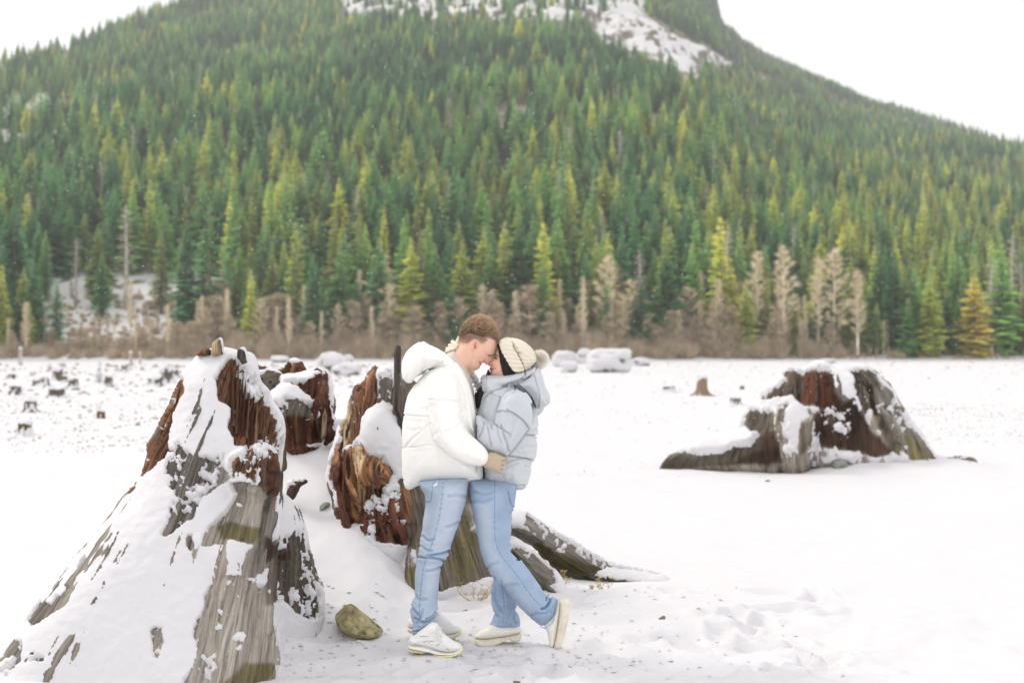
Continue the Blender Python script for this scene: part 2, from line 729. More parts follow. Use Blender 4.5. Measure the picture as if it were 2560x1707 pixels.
# treeless places, in the photograph's pixels
OPEN = [
    (P_([(1480, 60), (1560, 30), (1640, 50), (1690, 100), (1745, 160), (1755, 235), (1700, 225), (1650, 195), (1560, 160), (1490, 140)]), 1.0),   # bright slab
    (P_([(1665, 85), (1730, 110), (1800, 145), (1835, 160), (1850, 205), (1790, 200), (1700, 160)]), 1.0),
    (P_([(1690, 150), (1740, 165), (1745, 200), (1700, 185)]), 1.0),
    (P_([(840, -60), (1650, -60), (1600, 60), (1450, 85), (1200, 72), (1000, 62), (860, 55)]), 0.9),
    (P_([(1875, 185), (1905, 190), (1940, 215), (1925, 225), (1885, 200)]), 1.0),
    (P_([(1975, 245), (2000, 250), (2020, 280), (2000, 280)]), 1.0),
    (P_([(10, 240), (110, 235), (175, 270), (180, 370), (130, 420), (60, 420), (0, 440), (0, 280)]), 0.88),
    (P_([(105, 700), (350, 690), (430, 760), (440, 925), (90, 925)]), 0.95),
    (P_([(330, 700), (420, 690), (560, 690), (600, 800), (560, 915), (400, 915)]), 0.80),
    (P_([(400, 620), (480, 600), (500, 690), (420, 700)]), 0.6),
]
SNOWY = [
    P_([(1490, 60), (1560, 35), (1640, 60), (1690, 110), (1740, 165), (1745, 205), (1700, 190), (1650, 150), (1560, 125), (1500, 100)]),
    P_([(1665, 85), (1730, 110), (1800, 145), (1835, 165), (1790, 165), (1700, 130)]),
    P_([(840, -60), (1650, -60), (1620, 40), (1450, 55), (1200, 50), (860, 40)]),
    P_([(1870, 183), (1905, 187), (1945, 215), (1925, 228), (1885, 205)]),
    P_([(1970, 243), (2000, 248), (2025, 280), (2000, 283)]),
    P_([(10, 240), (110, 235), (175, 270), (170, 330), (120, 380), (60, 340), (0, 370), (0, 280)]),
    P_([(100, 640), (560, 600), (560, 830), (350, 900), (110, 890)]),
    P_([(400, 560), (540, 520), (560, 700), (420, 700)]),
    P_([(600, 620), (760, 640), (760, 760), (640, 830)]),
]


def build_mountain():
    cols = np.concatenate([np.linspace(-900, -20, 25), np.linspace(0, 2560, 330), np.linspace(2580, 3500, 25)])
    tt = np.concatenate([np.linspace(0, 1, 230) ** 1.25, [1.02, 1.06, 1.15, 1.3]])
    PXg, T = np.meshgrid(cols, tt, indexing='ij')
    Yr = np.interp(PXg, YR_X, YR_Y)
    Y = SH_Y - 3 + T * (Yr - SH_Y + 3)
    Z = slope_z(PXg, Y)
    Z[:, 0] = -2.0
    X = (PXg - 1280) / F_PX * Y
    sy = HOR - (Z - CAM_H) / Y * F_PX
    sn = np.full(X.shape, -1.0)
    for p in SNOWY:
        sn = np.maximum(sn, smooth(14, -10, poly_sd(p, PXg, sy)) * 2 - 1)
    sn = np.where((PXg < 260) & (sy < 480), sn * .8, sn)
    sn = np.where((sy > 600) & (PXg < 800), sn * .85, sn)
    sn = sn + 1.0 * fbm(X / 7, Y / 15, Z / 4, 40, 3)
    sn = np.where(Y < SH_Y + 7, 1.5, sn)
    # ledges on the bare rock: snow lies on the treads, the risers stay dark
    slab = np.zeros(X.shape)
    for p in SNOWY[:3]:
        slab = np.maximum(slab, smooth(6, -10, poly_sd(p, PXg, sy)))
    led = fbm(X / 60, Y / 60, 0, 50, 3) * 2.0 + Z / 16.0
    fr = led - np.floor(led)
    Z = Z + slab * (12 * smooth(0.0, 0.25, fr) * (1 - fr) - 2)
    sn = np.where((slab > 0.4) & (fr < 0.16), sn - 1.3 * slab, sn)
    V = np.stack([X, Y, Z], 2).reshape(-1, 3)
    a, b = X.shape
    i = np.arange(a - 1)[:, None] * b + np.arange(b - 1)[None, :]
    Q = np.stack([i, i + b, i + b + 1, i + 1], 2).reshape(-1, 4)
    m, n, l, bs = mat("mountainside", 0.95, 0.1)
    at = nd(n, "ShaderNodeAttribute", attribute_name="snow")
    no = nd(n, "ShaderNodeTexNoise", Scale=0.08, Detail=6.0)
    n2 = nd(n, "ShaderNodeTexNoise", Scale=0.35, Detail=3.0)
    l.new(objco(n), no.inputs["Vector"])
    l.new(objco(n), n2.inputs["Vector"])
    soil = ramp(n, [(0.3, (0.09, 0.10, 0.06)), (0.5, (0.19, 0.165, 0.12)), (0.7, (0.34, 0.29, 0.25))])
    l.new(no.outputs["Fac"], soil.inputs["Fac"])
    ad = nd(n, "ShaderNodeMath", operation='MULTIPLY_ADD')
    l.new(n2.outputs["Fac"], ad.inputs[0])
    ad.inputs[1].default_value = 1.2
    sb = nd(n, "ShaderNodeMath", operation='SUBTRACT')
    l.new(at.outputs["Fac"], sb.inputs[0])
    sb.inputs[1].default_value = 0.6
    l.new(sb.outputs[0], ad.inputs[2])
    sf = ramp(n, [(0.25, (0, 0, 0)), (0.5, (1, 1, 1))])
    l.new(ad.outputs[0], sf.inputs["Fac"])
    c = mixc(n, l, sf.outputs["Color"], soil.outputs["Color"], (0.70, 0.69, 0.69))
    l.new(c, bs.inputs["Base Color"])
    return mk("mountain", V, Q, m, attrs={"snow": sn.ravel()})


mountain = tag(build_mountain(), kind='structure')


# ================================================================ TREES
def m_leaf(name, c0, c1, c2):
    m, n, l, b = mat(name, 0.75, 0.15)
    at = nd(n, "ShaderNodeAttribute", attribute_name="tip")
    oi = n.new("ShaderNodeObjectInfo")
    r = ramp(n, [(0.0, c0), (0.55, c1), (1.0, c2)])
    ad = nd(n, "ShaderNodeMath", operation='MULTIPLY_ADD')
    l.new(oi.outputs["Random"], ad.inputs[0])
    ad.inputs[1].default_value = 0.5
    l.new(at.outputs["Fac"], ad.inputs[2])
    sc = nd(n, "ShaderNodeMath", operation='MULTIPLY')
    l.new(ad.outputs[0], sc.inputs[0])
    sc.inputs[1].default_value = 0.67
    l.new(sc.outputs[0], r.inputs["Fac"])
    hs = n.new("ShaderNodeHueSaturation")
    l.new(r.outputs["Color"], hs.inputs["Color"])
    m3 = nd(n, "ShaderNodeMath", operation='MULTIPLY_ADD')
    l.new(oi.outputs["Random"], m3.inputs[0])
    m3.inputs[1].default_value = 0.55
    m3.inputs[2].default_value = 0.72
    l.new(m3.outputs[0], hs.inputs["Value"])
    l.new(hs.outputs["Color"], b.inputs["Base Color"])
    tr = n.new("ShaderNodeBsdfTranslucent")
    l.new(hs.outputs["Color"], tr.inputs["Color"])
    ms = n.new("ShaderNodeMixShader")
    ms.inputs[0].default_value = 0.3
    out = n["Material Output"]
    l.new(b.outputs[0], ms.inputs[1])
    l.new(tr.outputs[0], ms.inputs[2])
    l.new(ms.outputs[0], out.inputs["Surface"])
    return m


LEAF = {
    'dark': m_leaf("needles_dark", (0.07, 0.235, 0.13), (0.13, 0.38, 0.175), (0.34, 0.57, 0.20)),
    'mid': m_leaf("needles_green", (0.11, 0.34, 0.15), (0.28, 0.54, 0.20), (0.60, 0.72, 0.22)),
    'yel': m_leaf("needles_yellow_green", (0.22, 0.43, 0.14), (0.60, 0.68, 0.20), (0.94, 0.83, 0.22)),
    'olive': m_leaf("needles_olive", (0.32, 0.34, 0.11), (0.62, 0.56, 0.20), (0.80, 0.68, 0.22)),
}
BARK = m_plain("bark", (0.32, 0.25, 0.20), 0.9, 0.3, 3.0, 0.3)
BARKP = m_plain("pale_bark", (0.80, 0.71, 0.58), 0.9, 0.2, 2.0, 0.3)
TWIGP = m_plain("pale_twigs", (0.82, 0.72, 0.52), 0.9, 0.2, 0.6, 0)
TWIGR = m_plain("brown_twigs", (0.55, 0.455, 0.315), 0.9, 0.3, 0.4, 0)
TWIGM = m_plain("tan_twigs", (0.62, 0.50, 0.37), 0.9, 0.2, 0.5, 0)
DEADW = m_plain("dead_grey_wood", (0.56, 0.48, 0.43), 0.9, 0.2, 1.5, 0.2)


def crown_mesh(seed, H, wid, whorls, nb, base=0.12, droop=0.35, shape=0.8, gaps=0.1):
    g = np.random.default_rng(seed)
    V, Fc, tip = [], [], []
    for w in range(whorls):
        t = base + (1 - base) * (w / (whorls - 1)) ** 0.95
        z = t * H
        L0 = wid * ((1 - t) / (1 - base)) ** shape * (0.62 + 0.38 * smooth(0, 0.22, t - base)) + 0.18
        L0 *= g.uniform(0.78, 1.15)
        n = max(4, int(nb * (0.45 + 0.55 * (1 - t))))
        a0 = g.uniform(0, 6.28)
        for k in range(n):
            if g.random() < gaps:
                continue
            a = a0 + 6.283 * k / n + g.uniform(-.35, .35)
            L = L0 * g.uniform(0.55, 1.18)
            zz = z + g.uniform(-.5, .5) * H / whorls
            ca, sa = math.cos(a), math.sin(a)
            wd = L * g.uniform(0.24, 0.36) + 0.10
            up0 = 0.10 + 0.5 * t
            base_i = len(V)
            prof = [(0.08, 0.25), (0.38, 0.9), (0.70, 0.85), (1.0, 0.10)]
            for s_, q in prof:
                r = L * s_
                dz = up0 * r - droop * r * s_ * (1.25 - t) + 0.08 * L * max(0, s_ - .6)
                jx = g.uniform(-.12, .12) * wd
                cx, cy, cz = ca * r - sa * jx, sa * r + ca * jx, zz + dz
                V.append((cx - sa * wd * q, cy + ca * wd * q, cz - wd * q * g.uniform(.15, .6)))
                V.append((cx, cy, cz + 0.05 * wd))
                V.append((cx + sa * wd * q, cy - ca * wd * q, cz - wd * q * g.uniform(.15, .6)))
                tv = min(1, 0.15 + 0.55 * s_ * s_ + 0.35 * t)  # paler outward and upward: newer growth, plus sunlight put into the colour
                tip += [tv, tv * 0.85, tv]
            for j in range(3):
                b = base_i + 3 * j
                Fc += [(b, b + 1, b + 4, b + 3), (b + 1, b + 2, b + 5, b + 4)]
            if L > 1.4:      # side sprays break the outline up
                for sgn in (-1, 1):
                    s0 = g.uniform(.3, .75)
                    r = L * s0
                    ox, oy = ca * r, sa * r
                    oz = zz + up0 * r - droop * r * s0 * (1.25 - t)
                    aa = a + sgn * g.uniform(.5, .9)
                    l2 = L * g.uniform(.3, .5)
                    ex, ey = ox + math.cos(aa) * l2, oy + math.sin(aa) * l2
                    b = len(V)
                    px_, py_ = -math.sin(aa) * l2 * .28, math.cos(aa) * l2 * .28
                    V += [(ox, oy, oz), ((ox + ex) / 2 + px_, (oy + ey) / 2 + py_, oz - l2 * .2), (ex, ey, oz - l2 * g.uniform(.1, .45)), ((ox + ex) / 2 - px_, (oy + ey) / 2 - py_, oz - l2 * .3)]
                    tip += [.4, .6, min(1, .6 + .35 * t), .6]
                    Fc.append((b, b + 1, b + 2, b + 3))
    # leader
    b = len(V)
    V += [(0.12, 0, H * .97), (-.06, .1, H * .97), (-.06, -.1, H * .97), (0, 0, H * 1.015)]
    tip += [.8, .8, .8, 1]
    Fc += [(b, b + 1, b + 3), (b + 1, b + 2, b + 3), (b + 2, b, b + 3)]
    return V, Fc, tip


def fast_mesh(name, V, Fc, mat_, tip=None):
    me = bpy.data.meshes.new(name)
    me.from_pydata([tuple(map(float, v)) for v in V], [], Fc)
    me.materials.append(mat_)
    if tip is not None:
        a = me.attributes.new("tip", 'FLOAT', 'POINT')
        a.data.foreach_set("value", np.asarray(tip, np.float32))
    me.polygons.foreach_set("use_smooth", np.ones(len(me.polygons), bool))
    me.update()
    return me


def trunk_mesh(name, H, r0, mat_, seed, lean=0.01, top=1.0):
    g = random.Random(seed)
    pts = [(g.uniform(-1, 1) * lean * H * k / 7, g.uniform(-1, 1) * lean * H * k / 7, H * top * k / 7 - (1.0 if k == 0 else 0)) for k in range(8)]
    V, Fc = tube(pts, [r0 * (1.25 if k == 0 else 1) * (1 - 0.92 * k / 7) + 0.03 for k in range(8)], 7)
    return fast_mesh(name, V, Fc, mat_)


def bare_mesh(seed, H, wid, mtrunk, ntw, up=0.8, base=0.22):
    """limbs (thick) and twigs (thin) of a leafless tree"""
    g = random.Random(seed)
    limb, tw = MB(), MB()
    ends = []
    nl = 30
    for k in range(nl):
        t = base + (0.97 - base) * (k / nl)
        a = k * 2.4 + g.uniform(-.4, .4)
        L = wid * ((1 - t) ** 0.75 * 1.15) * (.55 + .45 * min(1, (t - base) / .18)) * g.uniform(.5, 1.2)
        z0 = H * t
        p0 = Vector((0, 0, z0))
        d = Vector((math.cos(a), math.sin(a), up * g.uniform(.6, 1.4)))
        d.normalize()
        p1 = p0 + d * L * .5
        d2 = (d + Vector((g.uniform(-.2, .2), g.uniform(-.2, .2), 0.35))).normalized()
        p2 = p1 + d2 * L * .6
        limb.add(*tube([p0, p1, p2], [0.10 * (1 - t) + 0.05, 0.07 * (1 - t) + .035, .02], 4))
        ends += [(p0, p1, d), (p1, p2, d2)]
        for q in range(3):
            s_ = g.uniform(.25, .9)
            pb = p0.lerp(p1, s_) if s_ < .5 else p1.lerp(p2, s_ - .3)
            dd = (d + Vector((g.uniform(-.9, .9), g.uniform(-.9, .9), g.uniform(-.1, .6)))).normalized()
            pe = pb + dd * L * g.uniform(.2, .45)
            limb.add(*tube([pb, pe], [.04, .015], 3, False))
            ends.append((pb, pe, dd))
    for k in range(ntw):
        a, b, d = ends[g.randrange(len(ends))]
        p = a.lerp(b, g.uniform(.2, 1))
        dd = (d * .9 + Vector((g.uniform(-1, 1), g.uniform(-1, 1), g.uniform(-.5, .9)))).normalized()
        L = g.uniform(.5, 1.6)
        e = p + dd * L
        s_ = dd.cross(Vector((g.uniform(-1, 1), g.uniform(-1, 1), g.uniform(-1, 1)))).normalized() * 0.04
        i = len(tw.V)
        tw.V += [tuple(p + s_), tuple(p - s_), tuple(e)]
        tw.F.append((i, i + 1, i + 2))
    return limb, tw


def shrub_mesh(seed, H, wid, n):
    g = random.Random(seed)
    mb = MB()
    for k in range(n):
        a = g.uniform(0, 6.28)
        r = wid * math.sqrt(g.random()) * .8
        x0, y0 = math.cos(a) * r * .35, math.sin(a) * r * .35
        h = H * g.uniform(.5, 1) * (1 - .5 * (r / wid) ** 2)
        p0 = Vector((x0, y0, -.2 + g.uniform(0, .5) * h))
        p1 = Vector((math.cos(a) * r + g.uniform(-.3, .3), math.sin(a) * r + g.uniform(-.3, .3), h))
        s_ = Vector((g.uniform(-1, 1), g.uniform(-1, 1), 0)).normalized() * g.uniform(.03, .06)
        i = len(mb.V)
        mb.V += [tuple(p0 + s_), tuple(p0 - s_), tuple(p1)]
        mb.F.append((i, i + 1, i + 2))
    return mb


# kinds: name -> (crown mesh, trunk mesh, real height, tone)
KIND = {}
spec = [
    # id, seed, H, wid, whorls, nb, base, droop, shape, gaps, tone
    ('dark_wide', 1, 30, 4.6, 44, 11, .05, .45, .85, .06, 'dark'),
    ('dark_slim', 2, 30, 3.4, 46, 10, .08, .40, .75, .08, 'dark'),
    ('green_wide', 3, 30, 4.9, 42, 11, .04, .42, .9, .08, 'mid'),
    ('green_slim', 4, 30, 3.3, 46, 10, .10, .35, .7, .10, 'mid'),
    ('green_loose', 5, 30, 3.9, 34, 9, .22, .38, .7, .25, 'mid'),
    ('yellow_wide', 6, 30, 4.4, 42, 11, .06, .40, .85, .08, 'yel'),
    ('yellow_slim', 7, 30, 3.0, 44, 10, .10, .34, .7, .10, 'yel'),
    ('olive', 8, 30, 6.0, 40, 12, .02, .30, .8, .12, 'olive'),
]
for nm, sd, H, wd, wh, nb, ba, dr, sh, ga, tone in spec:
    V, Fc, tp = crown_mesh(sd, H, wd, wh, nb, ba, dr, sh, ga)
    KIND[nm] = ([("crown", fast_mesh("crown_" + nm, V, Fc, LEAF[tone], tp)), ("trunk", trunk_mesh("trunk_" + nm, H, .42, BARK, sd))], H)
for nm, sd, H, wd, ntw, up, ba, tm, bm in (('bare_tall', 21, 28, 5.6, 5200, .9, .2, TWIGP, BARKP), ('bare_wide', 22, 24, 7.5, 6000, .5, .18, TWIGP, BARKP), ('bare_slim', 23, 26, 3.2, 3800, 1.3, .25, TWIGP, BARKP), ('bare_brown', 24, 15, 4.6, 3600, .6, .1, TWIGR, BARK)):
    lb, tw = bare_mesh(sd, H, wd, bm, ntw, up, ba)
    tm_ = fast_mesh("crown_" + nm, tw.V, tw.F, tm)
    KIND[nm] = ([("crown", tm_), ("limb", fast_mesh("limb_" + nm, lb.V, lb.F, bm)), ("trunk", trunk_mesh("trunk_" + nm, H, .30, bm, sd, .008))], H)
lb, tw = bare_mesh(31, 26, 1.7, DEADW, 500, .1, .3)
KIND['dead'] = ([("limb", fast_mesh("limb_dead", lb.V + tw.V, lb.F + [tuple(i + len(lb.V) for i in f) for f in tw.F], DEADW)), ("trunk", trunk_mesh("trunk_dead", 26, .34, DEADW, 31))], 26)
KIND['snag'] = ([("trunk", trunk_mesh("trunk_snag", 10, .45, DEADW, 33, .004, 1.0))], 10)
for k, (sd, H, wd, tm) in enumerate(((41, 4.5, 3.0, TWIGR), (42, 5.5, 3.6, TWIGM), (43, 3.5, 3.4, TWIGR))):
    s_ = shrub_mesh(sd, H, wd, 420)
    KIND['shrub%d' % k] = ([("twigs", fast_mesh("twigs_%d" % k, s_.V, s_.F, tm))], H)


def plant(kind, x, y, z, sc, rot, name, label, cat, group=None, sxy=1.0):
    parts, H = KIND[kind]
    r = empty(name, (x, y, z))
    r.rotation_euler = (0, 0, rot)
    r.scale = (sc * sxy, sc * sxy, sc)
    tag(r, label, cat, group)
    for pn, me in parts:
        o = bpy.data.objects.new(pn, me)
        COL.objects.link(o)
        o.parent = r
    return r


TREES = {}
# trees of the front row that can be told apart: kind, column, base row, top row (display pixels / 2352), width factor, label
front = [
    ('yellow_wide', 945, 795, 548, 1.15, "tall bright yellow-green fir, the left one of the pair behind the man's head"),
    ('yellow_slim', 968, 790, 530, 1.1, "yellow-tipped fir close behind the bright fir left of the man's head"),
    ('yellow_wide', 1062, 800, 546, 1.0, "broad yellow-green fir rising directly above the man's head"),
    ('green_wide', 1125, 800, 560, 1.1, "dark green fir with layered boughs rising above the couple"),
    ('yellow_slim', 1160, 800, 510, 1.2, "fir with yellow crown tip above the knit hat"),
    ('dark_wide', 1195, 800, 500, 1.3, "broad dark fir right of the couple with shadowy boughs"),
    ('yellow_slim', 1248, 790, 515, 1.2, "slim fir with yellow boughs on one side, right of the dark fir"),
    ('yellow_slim', 1397, 800, 535, 1.0, "bright yellow fir top standing behind the pale bare tree"),
    ('yellow_slim', 680, 790, 512, 1.1, "bright yellow narrow fir above the brown hollow stump"),
    ('yellow_slim', 370, 720, 535, 1.2, "yellow fir above the snowy clearing on the left"),
    ('yellow_wide', 225, 705, 515, 1.0, "yellow-brown fir left above the snowy clearing"),
    ('green_slim', 105, 690, 530, 1.0, "narrow green fir near the left edge above the clearing"),
    ('yellow_wide', 66, 805, 690, 1.1, "small yellow-green fir at the shore near the left edge"),
    ('yellow_slim', 1655, 790, 500, 1.2, "tall yellow slim fir left of the pale bare trees"),
    ('dark_wide', 1530, 790, 560, 1.2, "dense dark green fir right of the pale bare tree"),
    ('olive', 2238, 822, 625, 1.05, "wide olive fir at the shore by the right edge"),
    ('green_slim', 2090, 815, 600, 1.5, "green fir with open boughs left of the olive fir"),
    ('yellow_slim', 2147, 815, 612, 1.0, "very narrow yellow-green fir left of the olive fir"),
    ('dark_wide', 1745, 815, 690, 1.2, "small dark green fir between the brown and bare trees"),
    ('dark_wide', 1350, 800, 600, 1.2, "dark fir standing behind the bare tree right of the couple"),
    ('green_slim', 1000, 790, 560, 1.1, "mid green fir right of the bright yellow fir"),
    ('dark_slim', 870, 790, 545, 1.2, "dark slim fir left of the bright yellow pair"),
    ('green_wide', 780, 790, 560, 1.0, "green fir left of the leaning tan tree"),
    ('green_loose', 480, 770, 470, 1.1, "loose green fir tall behind the left stump"),
    ('green_wide', 285, 600, 455, 1.0, "broad green fir high on the left slope above the clearing"),
    ('dark_wide', 1890, 815, 640, 1.3, "dark fir behind the pale bare trees on the right"),
    ('green_wide', 2300, 815, 560, 1.2, "tall green fir at the right edge behind the olive fir"),
    ('green_slim', 1590, 800, 560, 1.2, "mid green fir left of the bare brown tree"),
]
bares = [
    ('bare_tall', 1395, 815, 585, 1.05, "pale tan leafless tree standing tallest right of the couple"),
    ('bare_wide', 1450, 812, 640, .8, "spreading leafless tree close right of the tall pale one"),
    ('bare_tall', 1800, 822, 562, .85, "pale leafless tree with straight trunk, left of the whitest one"),
    ('bare_tall', 1740, 815, 575, .8, "thin pale leafless tree left of the straight trunked one"),
    ('bare_wide', 1915, 818, 568, .72, "whitest leafless tree with a rounded crown on the right"),
    ('bare_slim', 1880, 820, 590, .9, "leafless tree with a white trunk left of the whitest crown"),
    ('bare_slim', 1970, 825, 618, 1.1, "leaning leafless tree right of the whitest crown"),
    ('bare_brown', 1782, 828, 715, .9, "brown cone-shaped leafless tree at the shore on the right"),
    ('bare_brown', 1680, 820, 700, .8, "brown leafless tree left of the brown cone-shaped one"),
    ('bare_slim', 1650, 815, 640, 1.0, "pale leafless tree behind the brown ones on the right"),
    ('bare_brown', 1545, 820, 712, 1.0, "low brown leafless tree right of the snowy boulder"),
    ('bare_brown', 1487, 822, 720, .9, "low brown leafless tree right behind the snowy boulder"),
    ('bare_brown', 1330, 820, 740, .9, "low brown leafless tree left behind the snowy boulder"),
    ('bare_wide', 1245, 815, 690, .7, "pale bushy leafless tree just right of the hat"),
    ('bare_slim', 1290, 818, 720, 1.0, "thin leafless tree between hat and snowy boulder"),
    ('bare_brown', 1125, 810, 740, .9, "red-brown leafless tree showing above the hat"),
    ('bare_tall', 893, 815, 650, .9, "tan leafless tree left of the bright yellow fir"),
    ('bare_brown', 812, 820, 690, .9, "tan leafless tree with a white tip above the middle stump"),
    ('bare_wide', 822, 700, 560, .9, "tan leafless tree leaning right among firs above the stumps"),
    ('bare_brown', 740, 815, 740, .9, "low brown leafless tree above the hollow stump"),
    ('bare_brown', 640, 812, 722, 1.0, "low red-brown leafless tree behind the hollow stump's left"),
    ('bare_brown', 600, 815, 735, .9, "low red-brown leafless tree right of the tall left stump"),
    ('bare_slim', 2030, 820, 735, 1.0, "small grey leafless tree right of the bare group"),
    ('bare_slim', 300, 800, 640, .7, "thin pale leafless tree in the snowy clearing on the left"),
    ('bare_slim', 455, 790, 690, 1.0, "grey leafless tree behind the top of the left stump"),
    ('bare_brown', 965, 812, 740, .9, "grey leafless tree behind the man's hood"),
]
snags = [
    ('dead', 175, 700, 545, 1.0, "grey dead fir over the snowy clearing on the left"),
    ('dead', 425, 560, 425, 1.0, "reddish dead trunk among green firs on the left slope"),
    ('snag', 1046, 800, 702, .6, "short grey broken trunk just left of the man's head"),
    ('dead', 2325, 800, 535, .9, "tall bare dead trunk at the right edge"),
    ('dead', 2345, 800, 600, .9, "second thin dead trunk at the right edge"),
    ('dead', 1382, 640, 480, .9, "dead grey trunk rising over the yellow fir top"),
    ('dead', 700, 560, 395, .9, "dead grey trunk in the middle of the left slope"),
    ('dead', 1870, 560, 420, .8, "dead trunk among the firs above the bare group"),
]


def place_px(dx, dbase, dtop, kind, wf, label, name, cat, group, seed):
    px, pb, pt = dx * 1.0884, dbase * 1.0884, dtop * 1.0884
    if pb >= 868:
        Y = SH_Y + 3 + (900 - min(pb, 900)) * 0.5
    else:                                    # standing on the slope: walk out until the ground reaches that row
        Yc = np.linspace(SH_Y, 1200, 800)
        rows = HOR - (slope_z(np.full(800, px), Yc) - CAM_H) / Yc * F_PX
        Y = float(Yc[np.argmin(np.abs(rows - pb))])
    x = (px - 1280) / F_PX * Y
    z = float(slope_z(np.array([px]), np.array([Y]))[0]) - .3
    top = CAM_H + (HOR - pt) / F_PX * Y
    sc = (top - z) / KIND[kind][1]
    wf *= 1.45 if cat == 'fir tree' else 1.5
    return plant(kind, x, Y, z, sc, seed * 1.7, name, label, cat, group, wf)


for i, (k, dx, db, dt, wf, lab) in enumerate(front):
    TREES.setdefault(k, place_px(dx, db, dt, k, wf, lab, "conifer_tree", "fir tree", "firs at the foot of the mountain", i))
for i, (k, dx, db, dt, wf, lab) in enumerate(bares):
    TREES.setdefault(k, place_px(dx, db, dt, k, wf, lab, "bare_tree", "leafless tree", "leafless trees along the shore", i))
for i, (k, dx, db, dt, wf, lab) in enumerate(snags):
    TREES.setdefault(k, place_px(dx, db, dt, k, wf, lab, "dead_tree", "dead tree", "dead trunks in the forest", i))
sh_lab = ["low reddish brown bush at the shore behind the left stump", "pale tan bush at the shore right of the bare trees", "low brown brush clump at the shore on the far right"]
for k, dx in enumerate((530, 1885, 2060)):
    TREES['shrub%d' % k] = place_px(dx, 826, 826 - (30, 48, 28)[k], 'shrub%d' % k, 1.0, sh_lab[k], "shrub", "bush", None, k)


def forest_points():
    g = RNG
    N = 136000
    px = g.uniform(-870, 3450, N)
    u = g.random(N)
    Yr = np.interp(px, YR_X, YR_Y) * 1.02
    Y = np.sqrt((SH_Y + 4) ** 2 + u * (Yr ** 2 - (SH_Y + 4) ** 2))
    # keep density per area equal over bearings
    keep = g.random(N) < (Yr ** 2 - SH_Y ** 2) / (2090.0 ** 2 - SH_Y ** 2)
    px, Y = px[keep], Y[keep]
    z = slope_z(px, Y)
    x = (px - 1280) / F_PX * Y
    row = HOR - (z - CAM_H) / Y * F_PX
    p = np.ones(len(px)) * 0.85
    for poly, w in OPEN:
        sd = poly_sd(poly, px, row)
        p = np.where(sd < 4, np.minimum(p, 1 - w), p)
    thin = fbm(x / 70, Y / 70, 0, 61, 3)
    p *= np.clip(0.78 + 0.75 * thin, 0.12, 1)
    m = g.random(len(px)) < p
    # thin the crowd so that neighbours keep a distance
    px, Y, z, x, row = px[m], Y[m], z[m], x[m], row[m]
    cell = np.where(row < 330, 5.0, 6.0)
    key = (np.floor(x / cell).astype(np.int64) << 20) + np.floor(Y / cell).astype(np.int64)
    _, first = np.unique(key, return_index=True)
    return px[first], Y[first], z[first], x[first], row[first]


fpx, fY, fz, fx, frow = forest_points()
n = len(fpx)
tone_n = fbm(fx / 55, fY / 55, 0, 71, 3)
low = smooth(330, 620, frow)
rnd = RNG.random(n)
pyel = np.clip(0.08 + 0.20 * low + 0.18 * tone_n + 0.12 * smooth(1300, 2300, fpx) * low, 0.03, 0.7)
kinds = np.empty(n, object)
KN = ['dark_wide', 'dark_slim', 'green_wide', 'green_slim', 'green_loose', 'yellow_wide', 'yellow_slim', 'dead', 'bare_slim', 'bare_tall', 'bare_wide', 'bare_brown']
r2 = RNG.random(n)
for i in range(n):
    if rnd[i] < 0.022:
        kinds[i] = 'dead'
    elif rnd[i] < 0.045 and fY[i] < 900:
        kinds[i] = 'bare_slim'
    elif rnd[i] < 0.045 + pyel[i]:
        kinds[i] = 'yellow_wide' if r2[i] < .45 else 'yellow_slim'
    elif tone_n[i] < -0.05:
        kinds[i] = 'dark_wide' if r2[i] < .5 else 'dark_slim'
    else:
        kinds[i] = ('green_wide', 'green_slim', 'green_loose', 'dark_slim')[int(r2[i] * 4) % 4]
shore = (fY < 447) & (fpx > 430) & (fpx < 2110) & (RNG.random(n) < .72)
kinds[shore] = RNG.choice(['bare_tall', 'bare_slim', 'bare_wide', 'bare_brown'], int(shore.sum()), p=[.25, .3, .15, .3])
hgt = (27 + 8 * RNG.random(n)) * (0.62 + 0.52 * RNG.random(n) ** 1.3) * np.where(fpx > 1850, 0.85, 1) * np.where(fY > 1500, .85, 1)
hgt *= np.interp(frow, [60, 300, 480, 700], [0.60, 0.72, 0.88, 1.0])
Hk = np.array([KIND[k][1] for k in kinds])
fsc = hgt / Hk * np.where(np.array([k.startswith('bare') for k in kinds]), RNG.uniform(.42, .68, n), 1)
fw = RNG.uniform(1.2, 1.85, n)
frot = RNG.uniform(0, 6.28, n)
